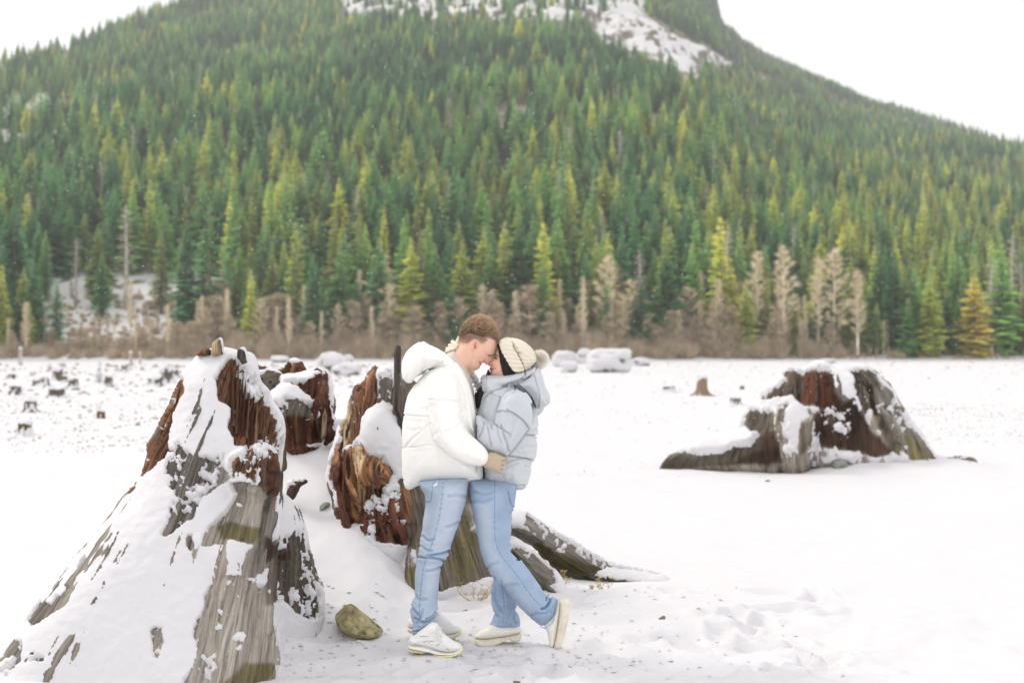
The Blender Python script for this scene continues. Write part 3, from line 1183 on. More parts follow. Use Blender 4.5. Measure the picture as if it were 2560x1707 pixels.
# the largest in view become things, the rest one mass
app = hgt / fY + np.where((fpx > 20) & (fpx < 2540), 0, -9)
order = np.argsort(-app)
NIND = 232
ind = order[:NIND]
rest = order[NIND:]
for i in ind:
    k = kinds[i]
    side = "left of the stumps" if fpx[i] < 420 else "behind the stumps" if fpx[i] < 1000 else "behind the couple" if fpx[i] < 1420 else "right of the couple" if fpx[i] < 1950 else "by the right edge"
    if k == 'dead':
        lab, nm, cat, gr = "grey dead trunk in the lower forest " + side, "dead_tree", "dead tree", "dead trunks in the lower forest " + side
    elif k.startswith('bare'):
        a = {'bare_slim': 'slim pale', 'bare_tall': 'tall pale', 'bare_wide': 'spreading pale', 'bare_brown': 'low brown'}[k]
        lab, nm, cat, gr = a + " leafless tree among the shore thicket " + side, "bare_tree", "leafless tree", a + " leafless trees in the thicket " + side
    else:
        a = {'dark_wide': 'broad dark green', 'dark_slim': 'slim dark green', 'green_wide': 'broad mid green', 'green_slim': 'slim mid green', 'green_loose': 'loose open mid green', 'yellow_wide': 'broad yellow-green', 'yellow_slim': 'slim yellow-green'}[k]
        lab, nm, cat, gr = a + " fir in the lower forest rows " + side, "conifer_tree", "fir tree", a + " firs in the lower forest " + side
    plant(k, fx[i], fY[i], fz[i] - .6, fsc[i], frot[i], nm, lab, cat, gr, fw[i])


def instancer(name, pts, scl, rot, kid, kindlist, host_mat):
    """ONE stuff object whose points carry the far trees nobody could count"""
    me = bpy.data.meshes.new(name)
    me.vertices.add(len(pts))
    me.vertices.foreach_set("co", np.asarray(pts, np.float32).ravel())
    a = me.attributes.new("scl", 'FLOAT_VECTOR', 'POINT')
    a.data.foreach_set("vector", np.asarray(scl, np.float32).ravel())
    a = me.attributes.new("rot", 'FLOAT_VECTOR', 'POINT')
    rr = np.zeros((len(pts), 3), np.float32)
    rr[:, 2] = rot
    a.data.foreach_set("vector", rr.ravel())
    a = me.attributes.new("kid", 'INT', 'POINT')
    a.data.foreach_set("value", np.asarray(kid, np.int32))
    me.update()
    o = bpy.data.objects.new(name, me)
    COL.objects.link(o)
    ng = bpy.data.node_groups.new(name + "_nodes", 'GeometryNodeTree')
    ng.interface.new_socket("Geometry", in_out='INPUT', socket_type='NodeSocketGeometry')
    ng.interface.new_socket("Geometry", in_out='OUTPUT', socket_type='NodeSocketGeometry')
    N, L = ng.nodes, ng.links
    gi, go = N.new("NodeGroupInput"), N.new("NodeGroupOutput")
    jn = N.new("GeometryNodeJoinGeometry")

    def attr(nm, dt):
        x = N.new("GeometryNodeInputNamedAttribute")
        x.data_type = dt
        x.inputs["Name"].default_value = nm
        return x
    a_s, a_r, a_k = attr("scl", 'FLOAT_VECTOR'), attr("rot", 'FLOAT_VECTOR'), attr("kid", 'INT')
    for i, k in enumerate(kindlist):
        root = TREES[k]
        cmp = N.new("FunctionNodeCompare")
        cmp.data_type = 'INT'
        cmp.operation = 'EQUAL'
        ins = [s for s in cmp.inputs if s.type == 'INT']
        L.new(a_k.outputs["Attribute"], ins[0])
        ins[1].default_value = i
        for ch in root.children:
            oi = N.new("GeometryNodeObjectInfo")
            oi.inputs["Object"].default_value = ch
            oi.inputs["As Instance"].default_value = True
            ip = N.new("GeometryNodeInstanceOnPoints")
            L.new(gi.outputs[0], ip.inputs["Points"])
            L.new(cmp.outputs["Result"], ip.inputs["Selection"])
            L.new(oi.outputs["Geometry"], ip.inputs["Instance"])
            L.new(a_r.outputs["Attribute"], ip.inputs["Rotation"])
            L.new(a_s.outputs["Attribute"], ip.inputs["Scale"])
            L.new(ip.outputs["Instances"], jn.inputs["Geometry"])
    L.new(jn.outputs["Geometry"], go.inputs[0])
    md = o.modifiers.new("instances", 'NODES')
    md.node_group = ng
    return o


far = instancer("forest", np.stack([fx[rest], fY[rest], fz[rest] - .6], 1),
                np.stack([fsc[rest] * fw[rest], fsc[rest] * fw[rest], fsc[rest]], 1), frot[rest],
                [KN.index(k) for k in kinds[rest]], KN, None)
tag(far, kind='stuff')

# brush along the shore and in the snowy clearing
g = RNG
nb = 1500
bpx = g.uniform(-300, 2860, nb)
bY = SH_Y + 1.5 + np.abs(g.normal(0, 1, nb)) * 9
wl_ = g.random(nb)
extra = 520
bpx = np.concatenate([bpx, g.uniform(60, 620, extra)])
bY = np.concatenate([bY, SH_Y + g.uniform(2, 75, extra)])
bz = slope_z(bpx, bY) - .3
bx = (bpx - 1280) / F_PX * bY
brow = HOR - (bz - CAM_H) / bY * F_PX
hh = np.interp(bpx, [0, 300, 600, 1000, 1300, 1700, 2050, 2150, 2560], [.8, .75, 1.5, 1.5, 1.5, 1.5, 1.2, .4, .3]) * g.uniform(.3, 1.25, len(bpx))
kb = g.choice(5, len(bpx), p=[.36, .26, .26, .09, .03])
hh = hh * np.array([1, 1, 1, .62, .48])[kb]
hh[1500:] *= 0.62
brush = instancer("brush", np.stack([bx, bY, bz], 1), np.stack([hh * 1.1, hh * 1.1, hh], 1), g.uniform(0, 6.28, len(bpx)),
                  kb, ['shrub0', 'shrub1', 'shrub2', 'bare_brown', 'bare_slim'], None)
tag(brush, kind='stuff')

# ================================================================ STUMPS
C_BROWN = (0.31, 0.165, 0.10)
C_RED = (0.17, 0.075, 0.048)
C_ORANGE = (0.46, 0.245, 0.125)
C_STRAW = (0.72, 0.56, 0.36)
C_GREY = (0.37, 0.34, 0.30)
C_LGREY = (0.44, 0.41, 0.36)
C_DARK = (0.085, 0.055, 0.04)
C_OLIVE = (0.21, 0.185, 0.10)
C_DGREY = (0.20, 0.175, 0.145)


def wood_piece(name, shapes, h, parent, cx, cy, wf, base_col, zones, amp=0.03, freq=7.0, zmin=-0.12, pad=0.05, seed=1, steps=0.0, zf=0.9, plates=26.0, grain=None):
    V, Q = solid(shapes, h, pad, zmin)
    N = vnormals(V, Q)
    base = V.copy()
    x, y, z = V.T
    w = wf(z)
    gx, gy = (x - cx(z)) / w, (y - cy) / w
    warp = 0.10 * fbm(gx * 2, gy * 2, z * 1.5, seed, 2)
    gx2, gy2 = gx + warp, gy + warp
    ph = np.arctan2(gy, gx)
    ca, sa = np.cos(ph) * 1.5, np.sin(ph) * 1.5
    gz_ = z
    if grain is not None:           # grain follows a root: (direction in x-z, thickness)
        (dx_, dz_), rr = grain
        u_ = (x * dz_ - z * dx_) / rr
        gz_ = x * dx_ + z * dz_
        ca, sa, ph = u_ * .35, (y / rr) * .35, u_ * .25 + y / rr * .15
    z0_, z = z, gz_
    r1 = 1 - 2 * np.abs(fbm(ca * freq * .8 + warp, sa * freq * .8, z * zf, seed + 1, 2))
    r2 = fbm(ca * freq * 3.0, sa * freq * 3.0, z * zf * 1.4, seed + 2, 3)
    px, py = proj(base)
    rag = np.full(len(V), .35)
    for poly, ex, c in zones:
        if c in (C_BROWN, C_RED, C_ORANGE, C_STRAW):
            rag = np.maximum(rag, smooth(6, -6, poly_sd(poly, px, py)))
    if not zones:
        rag[:] = .8
    # splintered plates that run with the grain and break off at different heights
    ap = ph * plates + 0.8 * fbm(ca * 4, sa * 4, z * 1.2, seed + 11, 2)
    ia = np.floor(ap)
    fa = ap - ia
    zc = z * 2.2 + hash3(ia, ia * 0, ia * 0, seed + 12) * 9
    off = hash3(ia, np.floor(zc), ia * 0, seed + 13) - .5
    ia2 = np.floor(ap * 2.7)
    off2 = hash3(ia2, np.floor(z * 4.5 + hash3(ia2, ia2 * 0, ia2 * 0, seed + 14) * 9), ia * 0, seed + 15) - .5
    groove = np.exp(-(np.minimum(fa, 1 - fa) / .10) ** 2)
    pl = (1.5 * off + 0.8 * off2 - 0.9 * groove) * rag
    r3 = fbm(x * 11, y * 11, z * 11, seed + 3, 3)
    d = amp * (0.65 * r1 + 0.6 * r2 + pl) + amp * 0.15 * r3
    if steps:
        q = fbm(gx2 * freq * 1.2, gy2 * freq * 1.2, z * 5, seed + 5, 2)
        d = d + steps * (np.round(q * 3) / 3)
    V = V + N * d[:, None]
    z = z0_
    col = np.array(base_col)[None, :].repeat(len(V), 0)
    expo = np.zeros(len(V))
    wob = 9 * fbm(x * 9, y * 9, z * 9, seed + 7, 2) * (7.3 / max(7.3, float(np.mean(y))))
    for poly, ex, c in zones:
        s_ = smooth(6, -6, poly_sd(poly, px, py) + wob)
        s_ = s_ * (N[:, 1] < 0.35)
        expo = np.where(s_ > 0, expo * (1 - s_) + ex * s_, expo)
        if c is not None:
            col = col * (1 - s_[:, None]) + np.array(c) * s_[:, None]
    col = col * (0.85 + 0.35 * vnoise(gx * 16, gy * 16, z * 1.2, seed + 9))[:, None]
    stain = np.clip(0.95 + 0.55 * fbm(ca * 2.2, sa * 2.2, z * 1.1, seed + 21, 3), .45, 1.25)
    col = col * stain[:, None]
    gc = np.stack([ca * 1.1, sa * 1.1, gz_ * 0.085], 1)
    o = mk(name, V, Q, M['wood'], parent, attrs={"c_wood": col, "gc": gc, "rag": rag})
    return o, base, Q, N, expo, (gx, gy)


def snow_layer(base, Q, N, expo, parent, thick=0.05, seed=3, fine=1.0, level=1.0, dy=0.35, name="snow_cover", hf=1.0):
    """snow that lies on a surface: thick where the wood is not exposed, frayed where it is thin"""
    x, y, z = base.T
    up = N[:, 2]
    n1 = fbm(x * 5, y * 5, z * 5, seed, 3)
    n2 = fbm(x * 26 * hf, y * 26 * hf, z * 15 * hf, seed + 1, 3)
    n3 = fbm(x * 62 * hf, y * 62 * hf, z * 40 * hf, seed + 2, 2)
    m = level - 2 * expo + 0.75 * np.clip(up, -0.5, 1) + 0.35 * n1 + fine * (0.25 + 1.0 * np.exp(-((expo - 0.62) / 0.28) ** 2)) * (0.95 * n2 + 0.6 * n3)
    m = np.where(N[:, 1] > 0.35, m - 0.5 + up * .6, m)
    m = np.where(up < -0.35, -1, m)
    t = thick * smooth(0.0, 0.9, m) * (0.75 + 0.25 * n1)
    Vs = relax(base, Q, 3, 0.6)
    lump = 0.10 * thick * fbm(x * 30, y * 30, z * 30, seed + 4, 2)
    V = Vs + N * (t + lump * (m > 0) - np.where(m < 0.02, 0.035, 0.004))[:, None] + np.array([0, 0, 1.0]) * (0.35 * t)[:, None]
    keep = (m[Q] > -0.12).any(1)
    Q2 = Q[keep]
    used = np.unique(Q2)
    rm = np.full(len(V), -1)
    rm[used] = np.arange(len(used))
    return mk(name, V[used], rm[Q2], M['snow_cap'], parent)


def splinter(name, poly, Y, T, parent, col, cx, cy, wf, amp=0.006, sm=1, h=0.006, Rr=None):
    sh = Inf(poly, Y, T, Rr or min(T, .014), smoothn=sm, power=1.5)
    o, b, Q, N, e, g = wood_piece(name, [sh], h, parent, cx, cy, wf, col, [], amp=amp, freq=9, pad=0.02, zmin=None)
    return o


# ---------------------------------------------------------------- the tall snow-plastered stump, left foreground
SL = empty("tree_stump", (-1.55, 7.3, 0))
tag(SL, "tall jagged stump plastered with snow in the left foreground, brown wood showing near its top", "tree stump")
A = R3([(590, 205), (640, 185), (700, 178), (775, 182), (850, 205), (885, 212), (930, 205), (962, 240), (985, 330), (1000, 430), (1060, 485), (1078, 560), (1145, 640), (1188, 725), (1190, 800), (1178, 900), (1165, 960), (1160, 1080), (1158, 1250), (1165, 1400), (1160, 1568)])
Bt = R4([(1960, 640), (1990, 900), (2020, 1200), (2080, 1600), (2100, 2400), (-500, 2400), (-420, 1640), (-120, 1400), (0, 1290), (240, 1080), (420, 830), (560, 640), (800, 390), (940, 180), (1040, 60)])
Ct = R3([(250, 860), (292, 815), (345, 700), (400, 560), (440, 450), (470, 350), (520, 280)])
mainp = np.vstack([A, Bt, Ct])
lT = lambda x, z: np.clip(0.20 + 0.52 * np.clip(1 - z / 1.62, 0, 1.1) ** 1.1, 0.15, 0.85)
lY = lambda x, z: 7.50 - 0.22 * np.clip(1 - z / 1.6, 0, 1.1) + 0.0 * x
sh = [Inf(mainp, 7.35, lT, 0.34, yc=lY, smoothn=1, power=2.5)]
# rotten right flank
sh.append(Inf(R4([(1900, 120), (2040, 190), (2110, 280), (2160, 420), (2205, 600), (2235, 760), (2290, 830), (2300, 960), (2290, 1060), (2290, 1600), (1900, 1600), (1700, 900), (1750, 500)]), 7.75, 0.30, 0.20, k=0.05))
# grey front root
sh.append(Inf(R4([(1690, 160), (1860, 90), (1950, 190), (1975, 330), (1950, 520), (1900, 640), (1840, 800), (1900, 950), (1960, 1200), (2010, 1400), (2060, 2200), (900, 2200), (1180, 1700), (1330, 1480), (1440, 1240), (1480, 1000), (1500, 860), (1440, 700), (1480, 430), (1600, 290)]), 6.95, lambda x, z: np.clip(0.16 + 0.16 * np.clip(1 - z / 1.0, 0, 1), .1, .35) + 0 * x, 0.20, yc=lambda x, z: 7.12 - 0.20 * np.clip(1 - z / 1.0, 0, 1.1) + 0 * x, k=0.06))
# mid ledge bulges
sh.append(Inf(R3([(810, 960), (1000, 900), (1170, 900), (1170, 1160), (1100, 1290), (960, 1300), (820, 1180)]), 7.05, 0.16, 0.16, k=0.05))
sh.append(Inf(R4([(1330, 470), (1500, 420), (1560, 600), (1500, 800), (1280, 860), (1260, 700)]), 6.98, 0.14, 0.13, k=0.05))
# far left root end
sh.append(Inf(R4([(235, 1140), (236, 1030), (285, 945), (370, 885), (470, 850), (560, 900), (520, 1100), (400, 1400), (250, 1400)]), 7.15, 0.10, 0.09, k=0.02))
zonesL = [
    (R3([(520, 270), (470, 360), (440, 450), (400, 580), (345, 710), (292, 815), (220, 905), (150, 1130), (95, 1265), (190, 1100), (330, 1010), (380, 870), (400, 790), (440, 640), (485, 450)]), 0.95, C_BROWN),
    (R3([(775, 290), (830, 250), (900, 265), (965, 330), (1000, 440), (1080, 520), (1150, 640), (1195, 760), (1190, 900), (1100, 935), (1000, 905), (930, 920), (845, 910), (830, 760), (860, 600), (800, 570), (740, 560), (715, 400)]), 1.12, C_BROWN),
    (R3([(810, 980), (1000, 935), (1170, 930), (1165, 1150), (1130, 1260), (1000, 1120), (830, 1130)]), 0.72, C_BROWN),
    (R3([(370, 900), (450, 850), (560, 980), (700, 960), (800, 930), (830, 1130), (700, 1230), (600, 1330), (560, 1450), (340, 1568), (400, 1400), (420, 1250), (360, 1200)]), 0.60, C_GREY),
    (R3([(930, 900), (1175, 760), (1165, 1000), (1150, 1400), (1060, 1400), (1090, 1250), (1000, 1120)]), 0.74, C_BROWN),
    (R3([(880, 240), (960, 330), (1000, 450), (1075, 520), (1040, 560), (960, 470), (900, 380)]), 0.66, C_BROWN),
    (R4([(1680, 190), (1850, 100), (1940, 190), (1965, 380), (1900, 520), (1750, 500), (1640, 500), (1500, 560), (1420, 560), (1490, 420), (1600, 300)]), 0.92, C_LGREY),
    (R4([(1570, 390), (1650, 370), (1780, 400), (1850, 410), (1800, 500), (1590, 480)]), 1.2, C_OLIVE),
    (R4([(1340, 440), (1390, 380), (1400, 520), (1400, 640), (1350, 560)]), 1.1, C_GREY),
    (R4([(1480, 860), (1570, 780), (1750, 770), (1880, 830), (1955, 1100), (2005, 1420), (1900, 1600), (1300, 1640), (1380, 1420), (1420, 1250), (1390, 1180), (1470, 1000)]), 0.84, C_LGREY),
    (R4([(1600, 780), (1700, 800), (1720, 920), (1600, 900)]), 0.3, None),
    (R4([(1680, 1150), (1760, 1180), (1720, 1300), (1650, 1330)]), 0.35, None),
    (R4([(1700, 1420), (1750, 1350), (1950, 1380), (1940, 1480), (1600, 1530)]), 1.3, C_OLIVE),
    (R4([(1750, 590), (1900, 500), (1960, 380), (1950, 560), (1860, 760), (1740, 760)]), 0.9, C_GREY),
    (R4([(1920, 560), (2040, 470), (2150, 420), (2210, 600), (2290, 820), (2280, 1060), (2130, 1010), (1990, 940), (1880, 960), (1880, 800)]), 0.66, C_DGREY),
    (R4([(1900, 470), (1960, 480), (1970, 600), (1900, 640)]), 1.2, C_DARK),
    (R4([(1970, 590), (2050, 590), (2040, 640), (1960, 650)]), 1.2, C_RED),
    (R3([(1160, 1080), (1250, 1080), (1250, 1290), (1190, 1250)]), 1.1, C_DARK),
    (R4([(235, 1130), (236, 1030), (290, 945), (400, 960), (420, 900), (440, 920), (400, 1000), (320, 1060)]), 1.1, C_GREY),
    (R4([(520, 760), (620, 640), (640, 700), (480, 930), (430, 980)]), 0.85, C_LGREY),
    (R4([(1090, 1150), (1170, 1090), (1160, 1350), (1100, 1380)]), 0.62, C_LGREY),
    (R4([(0, 1400), (170, 1190), (150, 1350), (60, 1480), (0, 1500)]), 0.6, C_LGREY),
    (R4([(240, 1290), (300, 1290), (300, 1350), (230, 1350)]), 0.7, C_DGREY),
]
lcx = lambda z: -1.32 - 0.20 * np.clip(1.3 - z, 0, 2)
lwf = lambda z: 0.30 + 0.40 * np.clip(1.62 - z, 0, 2.0)
wl, bL, qL, nL, eL, gL = wood_piece("wood", sh, 0.0095, SL, lcx, 7.95, lwf, C_GREY, zonesL, amp=0.026, freq=6.5, seed=4, steps=0.008)
snow_layer(bL, qL, nL, eL, SL, thick=0.030, seed=12, fine=1.15)
for nm, pts, Y, T, c in (
    ("splinter", R3([(690, 195), (705, 110), (740, 72), (762, 92), (758, 205)]), 7.33, .035, C_STRAW),
    ("splinter", R3([(745, 185), (750, 84), (768, 92), (780, 140), (776, 205)]), 7.36, .03, C_DGREY),
    ("splinter", R3([(885, 225), (888, 165), (920, 148), (945, 146), (958, 200), (965, 260), (930, 280)]), 7.36, .045, C_DGREY),
    ("splinter", R3([(575, 210), (585, 185), (620, 160), (662, 148), (690, 168), (690, 205), (620, 210)]), 7.36, .05, C_BROWN),
    ("splinter", R3([(1190, 830), (1205, 812), (1240, 818), (1252, 900), (1256, 1060), (1235, 1080), (1205, 1000), (1190, 950)]), 7.9, .05, C_OLIVE),
    ("splinter", R3([(96, 1268), (150, 1140), (200, 960), (212, 930), (235, 880), (256, 856), (258, 900), (232, 1000), (185, 1110)]), 7.55, .022, C_BROWN),
    ("splinter", R3([(345, 705), (350, 650), (385, 560), (400, 548), (396, 600), (375, 660)]), 7.6, .02, C_BROWN),
    ("splinter", R4([(1340, 560), (1330, 470), (1350, 445), (1390, 500), (1395, 600), (1370, 640)]), 6.84, .02, C_GREY),
    ("splinter", R4([(1905, 620), (1890, 700), (1830, 790), (1810, 770), (1850, 700), (1900, 500), (1925, 480)]), 6.95, .02, C_GREY),
):
    s_ = splinter(nm, pts, Y, T, SL, c, lcx, 7.95, lwf, sm=0, h=.005, amp=.003)
# snow caps on the tips
for pts, Y, T in ((R3([(738, 80), (752, 66), (772, 72), (782, 130), (782, 190), (768, 190), (766, 120)]), 7.345, .03),
                  (R3([(884, 165), (915, 142), (945, 140), (962, 190), (968, 260), (952, 255), (946, 180), (912, 160)]), 7.34, .035)):
    V, Q = solid([Inf(pts, Y, T, .02, smoothn=1)], 0.006)
    mk("snow_cap", V, Q, M['snow_cap'], SL)


# ---------------------------------------------------------------- the hollow stump behind the couple: back shell, right shell, roots
SC = empty("tree_stump", (-0.6, 9.6, 0))
tag(SC, "broken hollow red-brown stump standing behind the couple, roots spreading to their right", "tree stump")
YM = 10.0
bkp = R5([(70, 262), (110, 235), (200, 238), (270, 265), (300, 300), (330, 292), (440, 280), (500, 262), (560, 245), (592, 258), (622, 340), (630, 450), (640, 600), (660, 650), (650, 700), (600, 770), (590, 900), (300, 900), (150, 900), (40, 700), (30, 400)])
shb = [Inf(bkp, YM, 0.30, 0.13, smoothn=1, power=3.0),
       Inf(R5([(130, 500), (170, 420), (260, 370), (350, 345), (430, 380), (530, 465), (560, 560), (565, 860), (300, 870), (260, 700), (170, 620)]), YM - .30, 0.22, 0.16, k=0.04, smoothn=1),
       Inf(R5([(283, 300), (287, 250), (296, 228), (308, 245), (325, 200), (345, 178), (395, 168), (430, 195), (446, 240), (442, 300)]), YM + .18, 0.06, 0.06, smoothn=1)]
zb = [
    (R5([(75, 275), (120, 250), (200, 258), (270, 290), (285, 345), (200, 410), (130, 415), (80, 330)]), 1.05, C_DGREY),
    (R5([(285, 250), (340, 182), (425, 205), (445, 262), (380, 278), (290, 285)]), 1.4, C_BROWN),
    (R5([(320, 335), (400, 318), (480, 318), (530, 280), (570, 262), (600, 300), (622, 400), (640, 640), (600, 740), (560, 720), (545, 560), (530, 470), (430, 400)]), 1.0, C_RED),
    (R5([(230, 480), (330, 430), (430, 450), (530, 500), (540, 600), (400, 590), (270, 600)]), 0.72, C_DGREY),
    (R5([(265, 575), (350, 550), (430, 560), (530, 590), (565, 740), (480, 760), (320, 790), (290, 700)]), 1.3, C_RED),
    (R5([(100, 600), (265, 600), (330, 700), (320, 760), (200, 800)]), 1.2, C_DARK),
]
mcx = lambda z: -1.18 + 0 * z
mwf = lambda z: 0.45 + 0.05 * (1.5 - z)
o, bb, qb, nb_, eb, _ = wood_piece("back_shell", shb, 0.013, SC, mcx, YM + .5, mwf, C_RED, zb, amp=0.03, freq=6.5, seed=14, steps=0.012, zmin=0.3)
snow_layer(bb, qb, nb_, eb, SC, thick=0.030, seed=15, level=0.75, fine=1.15)

YR_ = 9.2
rp = R5([(672, 880), (662, 870), (690, 740), (730, 600), (775, 590), (790, 530), (800, 400), (818, 352), (865, 352), (880, 330), (900, 280), (930, 262), (945, 205), (955, 255), (1000, 245), (1060, 238), (1110, 300), (1140, 320), (1200, 330), (1330, 500), (1420, 800), (1380, 1060), (1330, 1200), (1280, 1700), (960, 1640), (860, 1560), (730, 1520), (705, 1200), (680, 1080), (650, 1040), (648, 930)])
rT = lambda x, z: 0.22 + 0.22 * np.clip(1.3 - z, 0, 1.3) / 1.3 + 0 * x
shr = [Inf(rp, YR_, rT, 0.15, smoothn=1, power=3.0, yc=lambda x, z: YR_ - 0.15 * np.clip(1.3 - z, 0, 1.4) + 0 * x),
       Inf(R5([(655, 1000), (690, 900), (770, 770), (850, 770), (880, 860), (960, 840), (1000, 830), (1045, 950), (1000, 1050), (900, 1160), (860, 1250), (830, 1400), (760, 1500), (715, 1450), (705, 1200), (690, 1100)]), YR_ - .38, 0.15, 0.12, k=0.03, smoothn=1),
       Inf(R5([(830, 1290), (880, 1180), (1000, 1080), (1140, 1080), (1200, 1300), (1190, 1640), (1000, 1620), (880, 1560), (830, 1450)]), YR_ - .40, 0.20, 0.14, k=0.05),
       # snow filled pocket bulging between the splinters
       Inf(R5([(850, 760), (870, 600), (950, 510), (1060, 540), (1110, 620), (1170, 720), (1200, 1060), (1000, 1060), (1000, 900), (880, 860)]), YR_ - .30, 0.13, 0.14, k=0.05),
       # trunk behind the legs
       Inf(R2([(150, 60), (400, 0), (800, -20), (980, 0), (1030, 120), (1040, 330), (1050, 560), (1060, 700), (1040, 1000), (860, 1100), (500, 1150), (250, 1150), (260, 700), (200, 400)]), 9.1, lambda x, z: 0.36 + 0.25 * np.clip(0.8 - z, 0, .9) + 0 * x, 0.26, k=0.05, yc=lambda x, z: 9.15 - .2 * np.clip(.8 - z, 0, .9) + 0 * x),
       # left foot
       Inf(R2([(330, 420), (280, 600), (215, 820), (150, 930), (60, 1050), (10, 1140), (0, 1400), (400, 1400), (420, 800)]), 8.65, 0.20, 0.13, k=0.05),
       ]
zr = [
    (R5([(660, 880), (700, 720), (730, 600), (790, 550), (800, 400), (820, 355), (900, 285), (945, 205), (965, 290), (960, 500), (900, 540), (870, 600), (840, 690), (770, 760), (700, 860)]), 1.2, C_BROWN),
    (R5([(735, 620), (800, 430), (815, 440), (800, 600), (735, 790), (700, 780)]), 1.3, C_STRAW),
    (R5([(960, 280), (1050, 260), (1080, 400), (1060, 540), (960, 500)]), 0.62, C_DGREY),
    (R5([(1070, 520), (1085, 130), (1130, 100), (1135, 320), (1230, 320), (1200, 700), (1130, 720), (1100, 560)]), 1.1, C_DGREY),
    (R5([(650, 900), (780, 765), (855, 780), (900, 870), (1000, 840), (1045, 950), (1000, 1080), (900, 1180), (850, 1250), (800, 1330), (720, 1340), (690, 1080), (650, 1040)]), 1.2, C_ORANGE),
    (R5([(640, 930), (700, 900), (740, 800), (770, 860), (760, 1000), (790, 1150), (800, 1330), (715, 1345), (690, 1080), (645, 1045)]), 0.95, C_RED),
    (R5([(795, 780), (830, 760), (850, 850), (840, 1050), (812, 1080), (800, 900)]), 1.4, C_STRAW),
    (R5([(925, 870), (960, 880), (960, 1000), (1000, 1050), (940, 1090)]), 1.1, C_DARK),
    (R5([(820, 1300), (880, 1180), (1000, 1080), (1150, 1080), (1190, 1300), (1150, 1440), (1040, 1440), (960, 1440), (880, 1400)]), 0.66, C_RED),
    (R5([(950, 1310), (1130, 1340), (1130, 1450), (950, 1440)]), 1.2, C_RED),
    (R5([(1135, 1070), (1200, 1080), (1190, 1250), (1160, 1280), (1140, 1180)]), 1.3, C_ORANGE),
    (R2([(170, 90), (360, 90), (700, 60), (1120, 60), (1130, 620), (900, 870), (480, 980), (250, 1010), (290, 700), (230, 400)]), 1.25, C_DGREY),
    (R2([(560, 750), (700, 250), (760, 300), (780, 800), (700, 860), (620, 850)]), 1.3, C_OLIVE),
    (R2([(700, 250), (780, 250), (800, 480), (740, 480)]), 0.72, C_LGREY),
    (R2([(180, 130), (250, 120), (260, 330), (230, 420), (195, 330)]), 1.3, C_ORANGE),
    (R2([(250, 110), (370, 100), (340, 420), (300, 640), (250, 640), (270, 400)]), 1.2, C_DGREY),
    (R2([(250, 760), (290, 780), (280, 1080), (60, 1160), (30, 1110), (150, 950)]), 1.15, C_OLIVE),
    (R2([(245, 630), (320, 620), (300, 760), (250, 760)]), 0.62, C_GREY),
    (R8([(1490, 285), (1540, 270), (1640, 350), (1800, 400), (1950, 470), (1780, 490), (1640, 455), (1550, 400)]), 1.3, C_OLIVE),
    (R8([(1440, 95), (1510, 150), (1620, 222), (1760, 300), (1910, 395), (2000, 450), (2400, 520), (1950, 450), (1800, 400), (1640, 340), (1530, 270), (1400, 170)]), 0.66, C_LGREY),
    (R8([(1330, 290), (1400, 300), (1500, 380), (1600, 470), (1640, 560), (1520, 555), (1420, 450), (1340, 380)]), 0.86, C_LGREY),
    (R8([(1330, 300), (1400, 400), (1510, 545), (1440, 480), (1340, 390)]), 1.3, C_DARK),
]
rcx = lambda z: -0.52 + 0.35 * np.clip(1.2 - z, 0, 1.3)
rwf = lambda z: 0.42 + 0.42 * np.clip(1.3 - z, 0, 1.4)
o, br, qr, nr, er, _ = wood_piece("right_shell", shr, 0.0115, SC, rcx, 9.8, rwf, C_DGREY, zr, amp=0.026, freq=7, seed=24, steps=0.010)
snow_layer(br, qr, nr, er, SC, thick=0.034, seed=25, level=0.95, fine=1.2)
rootA = R8([(1180, 40), (1340, 78), (1430, 92), (1510, 150), (1620, 222), (1760, 300), (1910, 400), (2040, 448), (2180, 482), (2380, 520), (2380, 600), (1780, 560), (1660, 480), (1560, 400), (1500, 300), (1420, 262), (1330, 240), (1180, 240)])
rootB = R8([(1180, 200), (1330, 262), (1400, 290), (1500, 375), (1600, 462), (1660, 540), (1700, 640), (1600, 680), (1515, 570), (1425, 450), (1340, 380), (1180, 340)])
for nm, pl, Yr_, T, Rr, dr, sd in (("root", rootA, 9.85, .19, .14, (.86, -.50), 41), ("root", rootB, 9.05, .14, .11, (.78, -.62), 42)):
    o, b_, q_, n_, e_, _ = wood_piece(nm, [Inf(pl, Yr_, T, Rr, smoothn=1)], .0105, SC, rcx, 9.8, rwf, C_GREY, zr[-4:], amp=.013, freq=9, seed=sd, grain=(dr, .12), plates=14)
    snow_layer(b_, q_, n_, e_, SC, thick=.03, seed=sd + 4, level=.62, fine=1.2)
